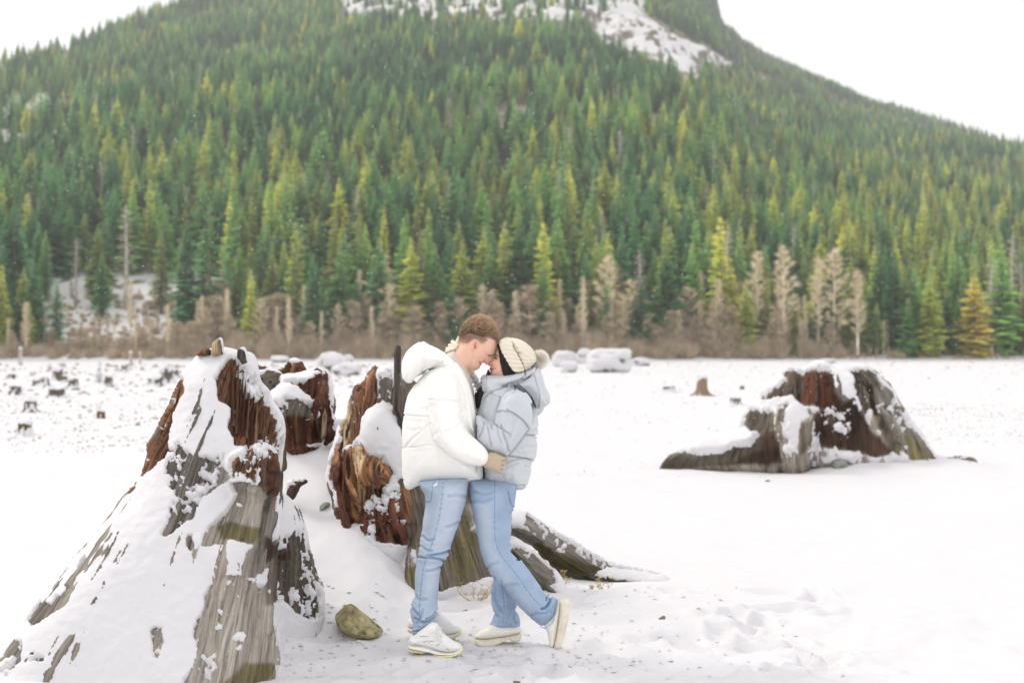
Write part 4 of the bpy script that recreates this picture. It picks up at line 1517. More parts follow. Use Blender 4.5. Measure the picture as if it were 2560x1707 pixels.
for pts, Y, T, c in (
    (R5([(1066, 540), (1078, 330), (1084, 130), (1098, 72), (1112, 62), (1126, 75), (1129, 180), (1130, 290), (1150, 380), (1145, 560), (1132, 718), (1105, 560)]), 8.85, .035, C_DGREY),
    (R5([(920, 330), (930, 262), (943, 198), (951, 206), (950, 270), (945, 360)]), 9.1, .03, C_DGREY),
    (R5([(812, 400), (814, 355), (838, 350), (864, 352), (860, 420), (830, 460)]), 9.05, .05, C_RED),
    (R5([(940, 930), (965, 940), (980, 1060), (960, 1090)]), 8.62, .03, C_RED),
    (R5([(648, 920), (680, 910), (700, 960), (690, 1040), (655, 1052), (645, 990)]), 8.7, .06, C_RED),
    (R5([(585, 755), (620, 690), (690, 655), (697, 680), (660, 720), (600, 768)]), 9.6, .05, C_RED),
    (R5([(565, 720), (575, 560), (595, 500), (610, 560), (600, 700), (580, 725)]), 9.55, .03, C_STRAW),
    (R5([(500, 560), (520, 450), (545, 440), (555, 480), (530, 600)]), 9.6, .03, C_RED),
):
    splinter("splinter", pts, Y, T, SC, c, rcx, 9.8, rwf, h=.007, sm=0)

# ---------------------------------------------------------------- the big stump on the right
SR = empty("tree_stump", (4.7, 19.8, 0))
tag(SR, "wide weathered stump with a long root reaching left, alone on the snow at the right", "tree stump")
YB = 19.7
rm_ = R6([(940, 135), (1000, 145), (1060, 138), (1130, 92), (1180, 75), (1230, 110), (1300, 108), (1380, 118), (1480, 112), (1545, 150), (1565, 205), (1605, 212), (1645, 285), (1705, 385), (1785, 510), (1860, 620), (1940, 745), (1970, 900), (700, 900), (680, 800), (640, 560), (660, 500), (700, 400), (760, 365), (790, 280), (820, 220), (900, 190)])
shR = [Inf(rm_, YB, lambda x, z: 0.55 + 0.5 * np.clip(1.4 - z, 0, 1.5) / 1.4 + 0 * x, 0.45, smoothn=1),
       Inf(R6([(90, 800), (100, 760), (150, 700), (250, 690), (330, 640), (500, 610), (640, 560), (760, 480), (900, 460), (940, 740), (940, 880), (300, 880), (80, 880), (80, 850)]), YB - .55, 0.34, 0.28, k=0.1),
       Inf(R6([(890, 420), (960, 370), (1110, 470), (1120, 600), (1080, 720), (1060, 850), (930, 850), (905, 620)]), YB - .95, 0.28, 0.25, k=0.12),
       Inf(R6([(1200, 450), (1330, 480), (1400, 640), (1420, 820), (1150, 820)]), YB - .8, 0.35, 0.3, k=0.12),
       Inf(R6([(1500, 420), (1620, 400), (1720, 540), (1800, 700), (1830, 800), (1730, 800), (1680, 690), (1560, 560)]), YB - .75, 0.25, 0.2, k=0.1),
       Inf(R6([(1780, 700), (1930, 740), (2050, 738), (2200, 742), (2260, 780), (2100, 790), (1900, 800), (1760, 800)]), YB - .3, 0.2, 0.16, k=0.08)]
zR = [
    (R6([(980, 175), (1060, 150), (1180, 110), (1260, 170), (1270, 290), (1340, 360), (1300, 390), (1180, 405), (1130, 360), (1060, 385), (1010, 310)]), 1.2, C_RED),
    (R6([(1385, 155), (1455, 145), (1480, 300), (1510, 390), (1480, 430), (1440, 300)]), 1.3, C_DARK),
    (R6([(1455, 140), (1545, 140), (1590, 300), (1560, 400), (1500, 390), (1480, 280)]), 1.0, C_GREY),
    (R6([(1540, 250), (1640, 280), (1700, 390), (1850, 620), (1930, 745), (1800, 745), (1700, 600), (1520, 400)]), 0.74, C_LGREY),
    (R6([(1750, 520), (1790, 560), (1930, 745), (1810, 745)]), 1.2, C_OLIVE),
    (R6([(930, 145), (1060, 145), (1010, 300), (900, 320), (790, 330), (830, 290), (960, 200)]), 0.95, C_DGREY),
    (R6([(690, 400), (860, 410), (900, 600), (920, 760), (700, 785), (440, 780), (270, 800), (105, 810), (120, 740), (320, 700), (480, 680), (700, 620), (760, 560), (660, 520)]), 1.15, C_GREY),
    (R6([(800, 520), (880, 540), (915, 745), (700, 775), (560, 765), (780, 660)]), 1.3, C_DARK),
    (R6([(890, 390), (960, 380), (920, 500), (930, 720), (905, 640)]), 1.1, C_GREY),
    (R6([(1040, 480), (1110, 480), (1100, 640), (1030, 740), (1040, 600)]), 1.0, C_GREY),
    (R6([(1130, 420), (1400, 330), (1500, 500), (1390, 680), (1200, 640), (1120, 560)]), 0.60, C_DARK),
    (R6([(1385, 560), (1490, 500), (1700, 690), (1560, 720), (1390, 670)]), 1.1, C_BROWN),
    (R6([(1540, 420), (1600, 430), (1740, 640), (1730, 720), (1640, 640)]), 1.0, C_GREY),
    (R6([(2050, 740), (2200, 742), (2240, 780), (2100, 770)]), 1.0, C_GREY),
]
Rcx = lambda z: 4.45 + 0 * z
Rwf = lambda z: 0.85 + 0.6 * np.clip(1.4 - z, 0, 1.5)
C_RG = (0.16, 0.14, 0.11)
zR = [(p_, ex_, (C_RG if c_ is C_GREY else (0.13, .10, .075) if c_ is C_DGREY else (.12, .05, .03) if c_ is C_RED else (.09, .06, .045) if c_ is C_BROWN else (.24, .22, .19) if c_ is C_LGREY else c_)) for p_, ex_, c_ in zR]
o, b3, q3, n3, e3, _ = wood_piece("wood", shR, 0.026, SR, Rcx, YB + 1.1, Rwf, C_GREY, zR, amp=0.055, freq=6.0, seed=34, steps=0.02, zf=.5, pad=.1)
e3 = e3 + 1.3 * smooth(.30, .12, b3[:, 2]) * smooth(4.1, 3.8, b3[:, 0])
snow_layer(b3, q3, n3, e3, SR, thick=0.07, seed=35, level=0.5, hf=.6, fine=1.4)


def shard(parent, p0, p1, w0, base, col, seed, dep=.5, name="splinter"):
    """a split sliver of wood standing on the stump from pixel p0 (foot) to p1 (tip)"""
    g = random.Random(seed)
    ax, ay = proj(base)
    ns, nr = 8, 11
    V, al = [], []
    for k in range(nr):
        t = k / (nr - 1)
        qx, qy = p0[0] + (p1[0] - p0[0]) * t, p0[1] + (p1[1] - p0[1]) * t
        tq = min(t, .82)
        sx_, sy_ = p0[0] + (p1[0] - p0[0]) * tq, p0[1] + (p1[1] - p0[1]) * tq
        m = np.hypot(ax - sx_, ay - sy_) < 7
        Y = float(np.percentile(base[m, 1], 4)) if m.any() else V[-1][1]
        Y += .004
        w = w0 * (1 - .25 * t) * (1 if t < .72 else max(.06, 1 - (t - .72) / .28)) * g.uniform(.8, 1.15)
        c = np.array(W(qx + g.uniform(-.6, .6), qy, Y))
        for j in range(ns):
            a = 2 * math.pi * j / ns
            rr = g.uniform(.75, 1.2)
            V.append(c + [math.cos(a) * w * rr, math.sin(a) * w * dep * rr, g.uniform(-.006, .006) * (1 if 0 < k < nr - 1 else 0)])
            al.append((j, t))
    V = np.array(V)
    F_ = [(k * ns + j, k * ns + (j + 1) % ns, (k + 1) * ns + (j + 1) % ns, (k + 1) * ns + j) for k in range(nr - 1) for j in range(ns)]
    F_ += [tuple(range(ns))[::-1], tuple((nr - 1) * ns + j for j in range(ns))]
    cc = np.tile(np.array(col) * g.uniform(.7, 1.25), (len(V), 1))
    gc = np.array([[math.cos(2 * math.pi * j / ns) * .16 + seed * .37, math.sin(2 * math.pi * j / ns) * .16, V[i][2] * .085] for i, (j, t) in enumerate(al)])
    return mk(name, V, F_, M['wood'], parent, attrs={"c_wood": cc, "gc": gc, "rag": np.full(len(V), .9)}, smooth_sh=False)


def shards(parent, base, reg, tops, foot, n, cols, seed, wpx=(5, 9), lean=0.0, dep=.55):
    g = random.Random(seed)
    T = reg(tops)
    Fo = reg(foot)
    for k in range(n):
        t = (k + g.uniform(.1, .9)) / n
        sg = np.linspace(0, 1, len(T))
        x1, y1 = np.interp(t, sg, T[:, 0]), np.interp(t, sg, T[:, 1])
        sg = np.linspace(0, 1, len(Fo))
        x0, y0 = np.interp(t, sg, Fo[:, 0]), np.interp(t, sg, Fo[:, 1])
        y1 += g.uniform(-5, 22)
        y0 += g.uniform(-45, 6)
        w = g.uniform(*wpx) / 2 / F_PX * float(np.mean(base[:, 1]))
        shard(parent, (x0, y0), (x1 + lean, y1), w, base, g.choice(cols), seed * 50 + k, dep)


shards(SL, bL, R3, [(745, 300), (830, 262), (930, 275), (985, 400), (1060, 510), (1130, 620), (1180, 760)], [(740, 560), (850, 700), (890, 880), (960, 900), (1040, 900), (1110, 920), (1165, 930)], 17, [C_BROWN, C_BROWN, (0.42, .24, .15), C_RED], 3, wpx=(4, 9))
shards(SL, bL, R3, [(470, 380), (430, 480), (370, 640), (320, 780)], [(400, 780), (370, 860), (330, 940), (280, 960)], 5, [C_BROWN, C_RED], 4, wpx=(4, 7))
shards(SL, bL, R3, [(840, 990), (930, 960), (1030, 930), (1150, 940)], [(840, 1110), (930, 1120), (1040, 1180), (1140, 1280)], 8, [C_BROWN, C_GREY, C_STRAW], 5, wpx=(4, 8))
shards(SC, br, R5, [(700, 760), (735, 610), (790, 520), (810, 400), (850, 365), (890, 310), (935, 260), (960, 290)], [(670, 870), (720, 850), (760, 770), (800, 720), (840, 690), (870, 600), (920, 520), (970, 510)], 14, [C_BROWN, C_STRAW, C_RED, C_DGREY, C_BROWN], 6, wpx=(4, 8))
shards(SC, br, R5, [(700, 880), (750, 820), (785, 770), (840, 745), (870, 830), (910, 880), (980, 850), (1030, 930)], [(700, 1120), (740, 1220), (790, 1300), (830, 1290), (870, 1230), (920, 1170), (970, 1090), (1010, 1040)], 17, [C_ORANGE, C_ORANGE, C_STRAW, C_BROWN, C_RED], 7, wpx=(5, 10), dep=.6)
shards(SC, br, R5, [(740, 1150), (820, 1290), (960, 1280), (1060, 1300), (1130, 1250)], [(740, 1320), (840, 1370), (960, 1420), (1060, 1420), (1130, 1430)], 9, [C_RED, C_BROWN, C_DARK], 8, wpx=(6, 12))
shards(SC, bb, R5, [(300, 560), (400, 560), (520, 590), (560, 480), (600, 340), (625, 480)], [(310, 740), (400, 740), (540, 730), (580, 700), (610, 690), (640, 650)], 13, [C_RED, C_RED, C_DARK, C_BROWN], 9, wpx=(5, 10))
shards(SC, bb, R5, [(90, 280), (180, 270), (260, 300)], [(100, 390), (170, 405), (250, 380)], 5, [C_DGREY, C_RED], 10, wpx=(5, 8))
shards(SR, b3, R6, [(960, 160), (1040, 150), (1120, 110), (1200, 130), (1260, 190)], [(960, 300), (1040, 370), (1120, 360), (1200, 390), (1300, 380)], 12, [C_RED, C_DARK, C_DGREY], 11, wpx=(6, 13))
shards(SR, b3, R6, [(1390, 140), (1460, 130), (1530, 150), (1600, 230)], [(1440, 400), (1500, 440), (1580, 420), (1680, 420)], 9, [C_DARK, C_DGREY, C_GREY], 12, wpx=(6, 12))
adopt(SL, *[c for c in SL.children])
adopt(SC, *[c for c in SC.children])
adopt(SR, *[c for c in SR.children])


# ---------------------------------------------------------------- small far stumps, posts
def lofted_stump(H, r0, r1, roots, seed, flare=1.0, jag=0.1, pointed=False):
    g = random.Random(seed)
    nth, nz = 56, 16
    ra = [g.uniform(0, 6.28) for _ in range(roots)]
    rl = [g.uniform(.7, 1.5) for _ in range(roots)]
    th = np.linspace(0, 2 * np.pi, nth, endpoint=False)
    lob = np.zeros(nth)
    for a, l_ in zip(ra, rl):
        d = np.abs((th - a + np.pi) % (2 * np.pi) - np.pi)
        lob = np.maximum(lob, l_ * np.exp(-(d / 0.26) ** 2))
    V = []
    top = H * (1 + jag * fbm(np.cos(th) * 2.2, np.sin(th) * 2.2, seed * 1.7, seed, 2))
    if pointed:
        top = H * (0.45 + 0.55 * np.clip(np.cos(th - 1.2), 0, 1) ** 2)
    for k in range(nz):
        t = k / (nz - 2) if k < nz - 1 else 1
        z = np.where(True, -0.12 + t * (top + 0.12), 0)
        f = np.exp(-np.maximum(z, 0) / (0.22 * H))
        r = r1 + (r0 - r1) * f + flare * r0 * lob * np.exp(-np.maximum(z, 0) / (0.13 * H)) * 0.9
        r = r * (1 + 0.09 * fbm(np.cos(th) * 5, np.sin(th) * 5, z * 0.6, seed + 3, 2))
        if k == nz - 1:
            r = r * 0.72
            z = z * .93
        V.append(np.stack([np.cos(th) * r, np.sin(th) * r, z], 1))
    c = np.array([[0, 0, H * .9]])
    V = np.vstack(V + [c])
    Fq = []
    for k in range(nz - 1):
        for j in range(nth):
            j2 = (j + 1) % nth
            Fq.append((k * nth + j, k * nth + j2, (k + 1) * nth + j2, (k + 1) * nth + j))
    ci = len(V) - 1
    Ft = [((nz - 1) * nth + j, (nz - 1) * nth + (j + 1) % nth, ci, ci) for j in range(nth)]
    F_ = Fq + [f[:3] for f in Ft]
    return V, F_, nth, nz


def small_stump(px, pb, wpx, hpx, col, seed, label, name="tree_stump", cat="tree stump", roots=5, flare=1.0, jag=.12, pointed=False, snow=0.6, group=None):
    Y = ground_y(pb)
    x = (px - 1280) / F_PX * Y
    H = hpx / F_PX * Y
    r1 = wpx / F_PX * Y * .5 / (1.25 if flare else 1)
    V, Fc, nth, nz = lofted_stump(H, r1 * (1.25 if flare else 1.05), r1 * .8, roots, seed, flare, jag, pointed)
    z0 = gz(x, Y)
    e = empty(name, (x, Y, z0 - .02))
    tag(e, label, cat, group)
    cc = np.array(col)[None].repeat(len(V), 0)
    gc = np.stack([V[:, 0] / r1, V[:, 1] / r1, V[:, 2] / r1 * .15], 1)
    wd = mk("wood", V, Fc, M['wood'], e, attrs={"c_wood": cc, "gc": gc})
    # snow: a cap on the cut top and tongues lying on the roots
    k0 = nz - 2
    top = V[k0 * nth:(k0 + 1) * nth]
    cap = [top * [1.05, 1.05, 1] + [0, 0, -.02 * H], top * [1.07, 1.07, 1] + [0, 0, .05 * H], top * [.85, .85, 1] + [0, 0, .12 * H], top * [.4, .4, 1] + [0, 0, .14 * H]]
    Vc = np.vstack(cap + [[[0, 0, H * 1.1]]])
    Fc2 = []
    for k in range(3):
        for j in range(nth):
            j2 = (j + 1) % nth
            Fc2.append((k * nth + j, k * nth + j2, (k + 1) * nth + j2, (k + 1) * nth + j))
    Fc2 += [(3 * nth + j, 3 * nth + (j + 1) % nth, len(Vc) - 1) for j in range(nth)]
    mk("snow_cap", Vc, Fc2, M['snow_cap'], e)
    th = np.arctan2(V[:, 1], V[:, 0])
    nn = fbm(np.cos(th) * 3, np.sin(th) * 3, V[:, 2] / H * 1.5, seed + 9, 2)
    low = 1 - np.clip(V[:, 2] / (H * .75), 0, 1)
    m = nn + snow * low * 1.6 - 0.35 - (1 - snow) * .5
    Vn = V * [1 + 0.0, 1, 1] + np.stack([np.cos(th), np.sin(th), np.full(len(V), .6)], 1) * (np.clip(m, -0.4, .5) * 0.12 * r1)[:, None]
    keep = [f for f in Fc[:-nth] if max(m[i] for i in f) > 0]
    if len(keep) > 6:
        mk("snow_cover", Vn, keep, M['snow_cap'], e)
    return e


R7b = Reg(0, 820, 4.356)
sm = [
    ((165, 725), 190, 95, C_DGREY, 51, "low dark stump with snow on top, farthest left on the lake bed", {}),
    ((620, 752), 250, 100, C_DGREY, 52, "wide grey stump with splayed roots, left of the tall white stump's shoulder", {'roots': 7}),
    ((800, 648), 150, 100, C_DGREY, 53, "flat topped snowy stump just behind the wide splayed one", {'roots': 4}),
    ((330, 912), 200, 130, C_DGREY, 54, "ragged snowy stump with a brown cut side near the left edge", {'roots': 6, 'jag': .3}),
    ((1100, 985), 130, 115, C_BROWN, 55, "small brown stump with one long root, left of the tall stump", {'roots': 3, 'snow': .3}),
    ((275, 1160), 220, 160, C_OLIVE, 56, "snow draped stump with spider-like roots, nearest on the left", {'roots': 8, 'flare': 2.0, 'snow': 1.0}),
    ((1075, 602), 80, 225, C_DGREY, 57, "pointed snag of a stump standing on the left lake bed", {'roots': 4, 'pointed': True}),
    ((1640, 600), 110, 70, C_DGREY, 58, "low dark stump half sunk in snow beside the tall stump", {}),
    ((1900, 560), 120, 90, C_DGREY, 59, "snowy stump close to the shoulder of the tall stump", {'jag': .3}),
    ((700, 600), 90, 60, C_DGREY, 60, "tiny dark stump behind the flat topped one", {}),
    ((130, 560), 110, 60, C_DGREY, 61, "tiny snow covered stump near the shore at left", {}),
]
for (zx, zy), w_, h_, c, sd, lab, kw in sm:
    small_stump(zx / 4.356, 820 + zy / 4.356, w_ / 4.356, h_ / 4.356, c, sd, lab, group="small stumps on the lake bed", **kw)
g = random.Random(321)
for k in range(14):
    px_, pb_ = g.uniform(10, 545), g.uniform(912, 968)
    w_ = g.uniform(14, 30) * (pb_ - 890) / 55 + 6
    small_stump(px_, pb_, w_, w_ * g.uniform(.4, .8), C_DGREY, 200 + k, "stubby snow capped stump among many alike far out on the left lake bed", group="stubby far stumps on the left lake bed", roots=4, snow=.7, jag=.25)
small_stump(1755, 989, 40, 42, (0.42, .30, .22), 70, "small clean-cut brown stump left of the big stump on the right", roots=4, flare=.9, snow=.2, group="small stumps on the lake bed")
small_stump(1838, 1015, 40, 22, C_OLIVE, 71, "flat snow draped stump with thin roots right of the clean-cut brown one", roots=7, flare=2.2, snow=1, group="small stumps on the lake bed")
small_stump(1672, 978, 44, 16, C_DGREY, 72, "very low stump buried in snow left of the clean-cut brown one", roots=5, flare=1.5, snow=1, group="small stumps on the lake bed")
small_stump(1855, 972, 16, 10, C_DGREY, 73, "tiny dark stump tip above the flat draped stump on the right", snow=.4, group="small stumps on the lake bed")
for zx, zt, zb, w_, sd, lab in ((222, 228, 402, 46, 81, "pale cut post standing at the shore near the left edge"), (1425, 265, 425, 44, 82, "left one of two snow capped posts by the tall stump"), (1525, 275, 395, 30, 83, "thinner right one of two snow capped posts by the tall stump")):
    small_stump(zx / 4.356, 820 + zb / 4.356, w_ / 4.356, (zb - zt) / 4.356, (0.5, .43, .37), sd, lab, "wooden_post", "post", roots=2, flare=0, jag=.03, snow=.5)


# ---------------------------------------------------------------- rocks
def m_rock(name, a, b_, c, sc=5.0):
    m, n, l, b = mat(name, 0.85, 0.3)
    co = objco(n)
    n1 = nd(n, "ShaderNodeTexNoise", Scale=sc, Detail=7.0, Roughness=0.65)
    n2 = nd(n, "ShaderNodeTexVoronoi", Scale=sc * 3.2)
    l.new(co, n1.inputs["Vector"])
    l.new(co, n2.inputs["Vector"])
    r = ramp(n, [(0.32, a), (0.5, b_), (0.68, c)])
    l.new(n1.outputs["Fac"], r.inputs["Fac"])
    l.new(r.outputs["Color"], b.inputs["Base Color"])
    bump(n, l, b, n1.outputs["Fac"], 0.8, 0.05)
    return m


M['rock_moss'] = m_rock("mossy_rock", (0.10, 0.085, 0.055), (0.40, 0.34, 0.17), (0.66, 0.58, 0.36), 16)
M['rock_grey'] = m_rock("grey_rock", (0.10, 0.12, 0.10), (0.24, 0.26, 0.22), (0.42, 0.43, 0.40), 9)
M['rock_far'] = m_rock("far_rock", (0.09, 0.10, 0.08), (0.18, 0.18, 0.17), (0.30, 0.30, 0.29), 2)

for poly, Y, T, Rr, m_, lab, ez, sd in (
    (R8([(145, 790), (165, 750), (210, 715), (250, 697), (290, 705), (330, 745), (380, 800), (440, 835), (486, 880), (460, 915), (380, 940), (290, 930), (230, 880), (170, 850)]), 7.72, .17, .12, 'rock_moss', "yellow-green mossy rock lying in the snow left of the man's shoes", [(R8([(300, 850), (200, 830), (250, 930)]), .2)], 90),
    (R5([(480, 1245), (530, 1195), (580, 1165), (622, 1160), (630, 1190), (600, 1240), (575, 1262), (520, 1262)]), 8.95, .10, .06, 'rock_grey', "small grey-green stone on the drift between the two broken stumps", [], 91),
    (R6([(1255, 770), (1262, 735), (1310, 725), (1350, 745), (1357, 790), (1320, 805), (1265, 800)]), 18.6, .14, .12, 'rock_grey', "round stone in the snow in front of the right stump", [], 92),
):
    e = empty("rock", W(float(poly[:, 0].mean()), float(poly[:, 1].max()), Y))
    tag(e, lab, "rock")
    h = .008 if Y < 12 else .03
    V, Q = solid([Inf(poly, Y, T, Rr, smoothn=1)], h, pad=.04)
    N = vnormals(V, Q)
    ang = fbm(V[:, 0] * 9, V[:, 1] * 9, V[:, 2] * 9, sd, 4)
    V2 = V + N * (0.014 * (Y / 8) * ang)[:, None]
    o = mk("stone", V2, Q, M[m_], e)
    if Y < 8.5:
        x, y, z = V.T
        px, py = proj(V)
        exq = np.ones(len(V)) * .95
        crack = line_d(R8([(290, 740), (340, 800), (400, 830), (470, 880)]), px, py)
        low = smooth(1590, 1600, py + 8 * ang + (px - 900) * -.35 + 20)
        exq = exq - .45 * low
        so = snow_layer(V, Q, N, exq, e, thick=.012, seed=sd, level=.65)
    adopt(e, *list(e.children))


def boulder(px, pb, wpx, hpx, label, seed, group=None):
    Y = ground_y(pb)
    x = (px - 1280) / F_PX * Y
    w_, H = wpx / F_PX * Y * .5, hpx / F_PX * Y
    g = np.random.default_rng(seed)
    nu, nv = 44, 22
    u, v = np.meshgrid(np.linspace(0, 2 * np.pi, nu, endpoint=False), np.linspace(0.02, np.pi - .02, nv))
    d = np.stack([np.cos(u) * np.sin(v), np.sin(u) * np.sin(v), np.cos(v)], -1).reshape(-1, 3)
    sp = np.sign(d) * np.abs(d) ** .75
    r = 1 + .22 * fbm(d[:, 0] * 1.3 + seed, d[:, 1] * 1.3, d[:, 2] * 1.3, seed, 3)
    V = sp * r[:, None] * [w_, w_ * .8, H * .62] + [0, 0, H * .42]
    i = np.arange(nv - 1)[:, None] * nu + np.arange(nu)[None]
    j = np.arange(nv - 1)[:, None] * nu + (np.arange(nu)[None] + 1) % nu
    Q = np.stack([i, i + nu, j + nu, j], -1).reshape(-1, 4)
    e = empty("boulder", (x, Y, 0))
    tag(e, label, "boulder", group)
    mk("stone", V, Q, M['rock_far'], e)
    N = vnormals(V, Q)
    m = N[:, 2] * 1.1 + .55 * fbm(d[:, 0] * 2.5, d[:, 1] * 2.5, d[:, 2] * 3, seed + 5, 3) + .38
    t = (smooth(0, .6, m) * .14 * H - .04 * H * (m < .05))
    Vs = V + N * t[:, None]
    keep = (m[Q] > 0).any(1)
    mk("snow_cap", Vs, Q[keep], M['snow_cap'], e)
    return e


bl = "snowy boulders along the shore"
boulder(1523, 931, 100, 52, "largest snow covered boulder at the shore right of the hat", 101, bl)
boulder(1462, 908, 34, 30, "small snowy boulder touching the big one on its left", 102, bl)
boulder(1602, 914, 40, 17, "low snowy boulder just right of the largest one", 103, bl)
boulder(1408, 916, 52, 32, "snowy boulder beside the hat's pompom", 104, bl)
boulder(1422, 930, 40, 24, "smaller snowy boulder with a dark gap below the one beside the pompom", 105, bl)
boulder(828, 926, 60, 40, "dark sided snowy boulder seen above the gap between the stumps", 106, bl)
boulder(866, 936, 70, 24, "low snowy boulder right of the dark sided one", 107, bl)
boulder(872, 904, 22, 15, "tiny snow capped boulder right of the dark sided one", 108, bl)
boulder(700, 906, 40, 14, "low snow covered boulder behind the hollow stump", 109, bl)
boulder(2068, 911, 40, 12, "low snow lump at the shore above the right stump", 110, bl)
boulder(1342, 925, 26, 16, "small snowy boulder hidden behind the hat", 111, bl)

# broken branch lying on the drift between the stumps
e = empty("broken_branch", W(735, 1240, 8.9))
tag(e, "dark broken branch half buried in snow beside the tall stump", "branch")
V, Q = solid([Inf(R5([(318, 1140), (325, 1020), (380, 1015), (430, 1000), (470, 1005), (478, 1030), (440, 1045), (410, 1090), (370, 1140), (340, 1152)]), 8.9, .05, .04, smoothn=1)], .008)
N = vnormals(V, Q)
V2 = V + N * (.012 * fbm(V[:, 0] * 14, V[:, 1] * 14, V[:, 2] * 14, 3, 3))[:, None]
mk("wood", V2, Q, M['wood'], e, attrs={"c_wood": np.tile(C_DARK, (len(V), 1)) * 1.6, "gc": V * [3, 3, 1]})
snow_layer(V, Q, N, np.full(len(V), .62), e, thick=.02, seed=6, level=.8)
adopt(e, *list(e.children))

# ---------------------------------------------------------------- small litter poking through the snow
mb = MB()
g = random.Random(77)
for k in range(3400):
    left = g.random() < .5
    py = 905 + 290 * g.random() ** 1.6 if not left else 912 + 220 * g.random() ** 1.25
    px = g.uniform(-60, 560 if py > 1000 else 1150) if left else g.uniform(1380, 2560)
    if not left and g.random() < .45:
        px, py = g.uniform(2150, 2560), g.uniform(1010, 1110)
    Y = ground_y(py)
    x = (px - 1280) / F_PX * Y
    s_ = (g.uniform(1.2, 3.6) if left else g.uniform(.8, 2.2)) / F_PX * Y * (1.6 if left and py < 990 else 1)
    z = gz(x, Y)
    i = len(mb.V)
    w_ = s_ * g.uniform(1.0, 3.2)
    a = g.uniform(0, 3.14)
    ca, sa = math.cos(a) * w_, math.sin(a) * w_
    mb.V += [(x - ca, Y - sa, z - .01), (x + ca, Y + sa, z - .01), (x + sa * .5, Y - ca * .5, z - .01), (x - sa * .5, Y + ca * .5, z - .01), (x + ca * .2, Y, z + s_ * g.uniform(.5, 1.3))]
    mb.F += [(i, i + 2, i + 4), (i + 2, i + 1, i + 4), (i + 1, i + 3, i + 4), (i + 3, i, i + 4)]
lit = mk("ground_litter", np.array(mb.V), mb.F, m_plain("litter", (.22, .19, .13), .9, .4, 3), smooth_sh=False)
tag(lit, kind='stuff')

# snow heaps that roughen the left lake bed
M['strawy'] = m_plain("dry_stems", (.50, .36, .16), .85, .2, 40, 0)


def dry_plant(px, pb, hpx, seed, label, nst=7, Y=None, spread=.5):
    g = random.Random(seed)
    Y = Y or ground_y(pb)
    x = (px - 1280) / F_PX * Y
    z = gz(x, Y)
    e = empty("dry_weed", (x, Y, z))
    tag(e, label, "dry weed", "dry weeds poking through the snow")
    H = hpx / F_PX * Y
    for k in range(nst):
        mbs, mbh = MB(), MB()
        a = g.uniform(0, 6.28)
        d = Vector((math.cos(a) * spread, math.sin(a) * spread * .6, 1)).normalized()
        p = [Vector((0, 0, -.02))]
        for q in range(4):
            p.append(p[-1] + d * H * g.uniform(.18, .3) + Vector((g.uniform(-.1, .1), g.uniform(-.05, .05), 0)) * H)
        mbs.add(*tube(p, [.0022, .002, .0017, .0014, .001], 4, False))
        for q in range(3):
            s0 = p[g.randrange(1, 5)]
            t0 = s0 + Vector((g.uniform(-.25, .25), g.uniform(-.1, .1), g.uniform(.05, .25))) * H
            mbs.add(*tube([s0, t0], [.0014, .0009], 3, False))
            for c in (t0, t0 + Vector((.006, 0, .008)), t0 + Vector((-.007, .003, .004))):
                r = .0042
                mbh.add([c + Vector(v) * r for v in ((1, 0, 0), (-1, 0, 0), (0, 1, 0), (0, -1, 0), (0, 0, 1), (0, 0, -1))],
                        [(0, 2, 4), (2, 1, 4), (1, 3, 4), (3, 0, 4), (2, 0, 5), (1, 2, 5), (3, 1, 5), (0, 3, 5)])
        st = mk("stem", np.array(mbs.V), mbs.F, M['strawy'], e)
        mk("seed_head", np.array(mbh.V), mbh.F, M['strawy'], st)
    return e


dry_plant(1188, 1445, 66, 1, "dry yellow twiggy weed between the couple's legs against the stump", 9, Y=8.35, spread=1.4)
dry_plant(1160, 1480, 34, 2, "tiny dry weed on the snow below the twiggy one between the legs", 5)
dry_plant(1410, 1470, 34, 3, "small dry weed in the snow right of the woman's raised shoe", 5)
dry_plant(1508, 1482, 36, 4, "small dry weed farther right, in front of the long root", 5)
dry_plant(1180, 1500, 22, 5, "tiny dry weed tips showing in the snow between the shoes", 4)
dry_plant(1478, 1492, 12, 6, "flat tuft of dry stems just left of the farther weed", 4)

# dark clods in the trampled snow
M['clod'] = m_plain("wet_clod", (.16, .14, .11), .7, .4, 60)
for k, (px, pb, w_, lab) in enumerate(((1127, 1506, 26, "small dark clod in the snow between the man's leg and the woman's"), (1164, 1546, 14, "tiny grey clod in the trampled snow between the shoes"), (1292, 1700, 20, "grey twig scrap at the bottom edge below the shoes"), (1655, 1565, 20, "brownish clod in the snow right of the raised shoe"), (1920, 1196, 14, "small dark clod on the snow below the right stump"))):
    Y = ground_y(pb)
    x = (px - 1280) / F_PX * Y
    r = w_ / F_PX * Y / 2
    V, Q = solid([Cap((x - r * .5, Y, gz(x, Y) + r * .1), (x + r * .5, Y + .01, gz(x, Y) + r * .2), r * .5, r * .4)], r / 5, pad=r / 2)
    N = vnormals(V, Q)
    V = V + N * (r * .45 * fbm(V[:, 0] / r, V[:, 1] / r, V[:, 2] / r, k, 3))[:, None]
    c = V.mean(0)
    o = mk("clod", V - c, Q, M['clod'])
    o.location = tuple(c)
    tag(o, lab, "clod of earth")

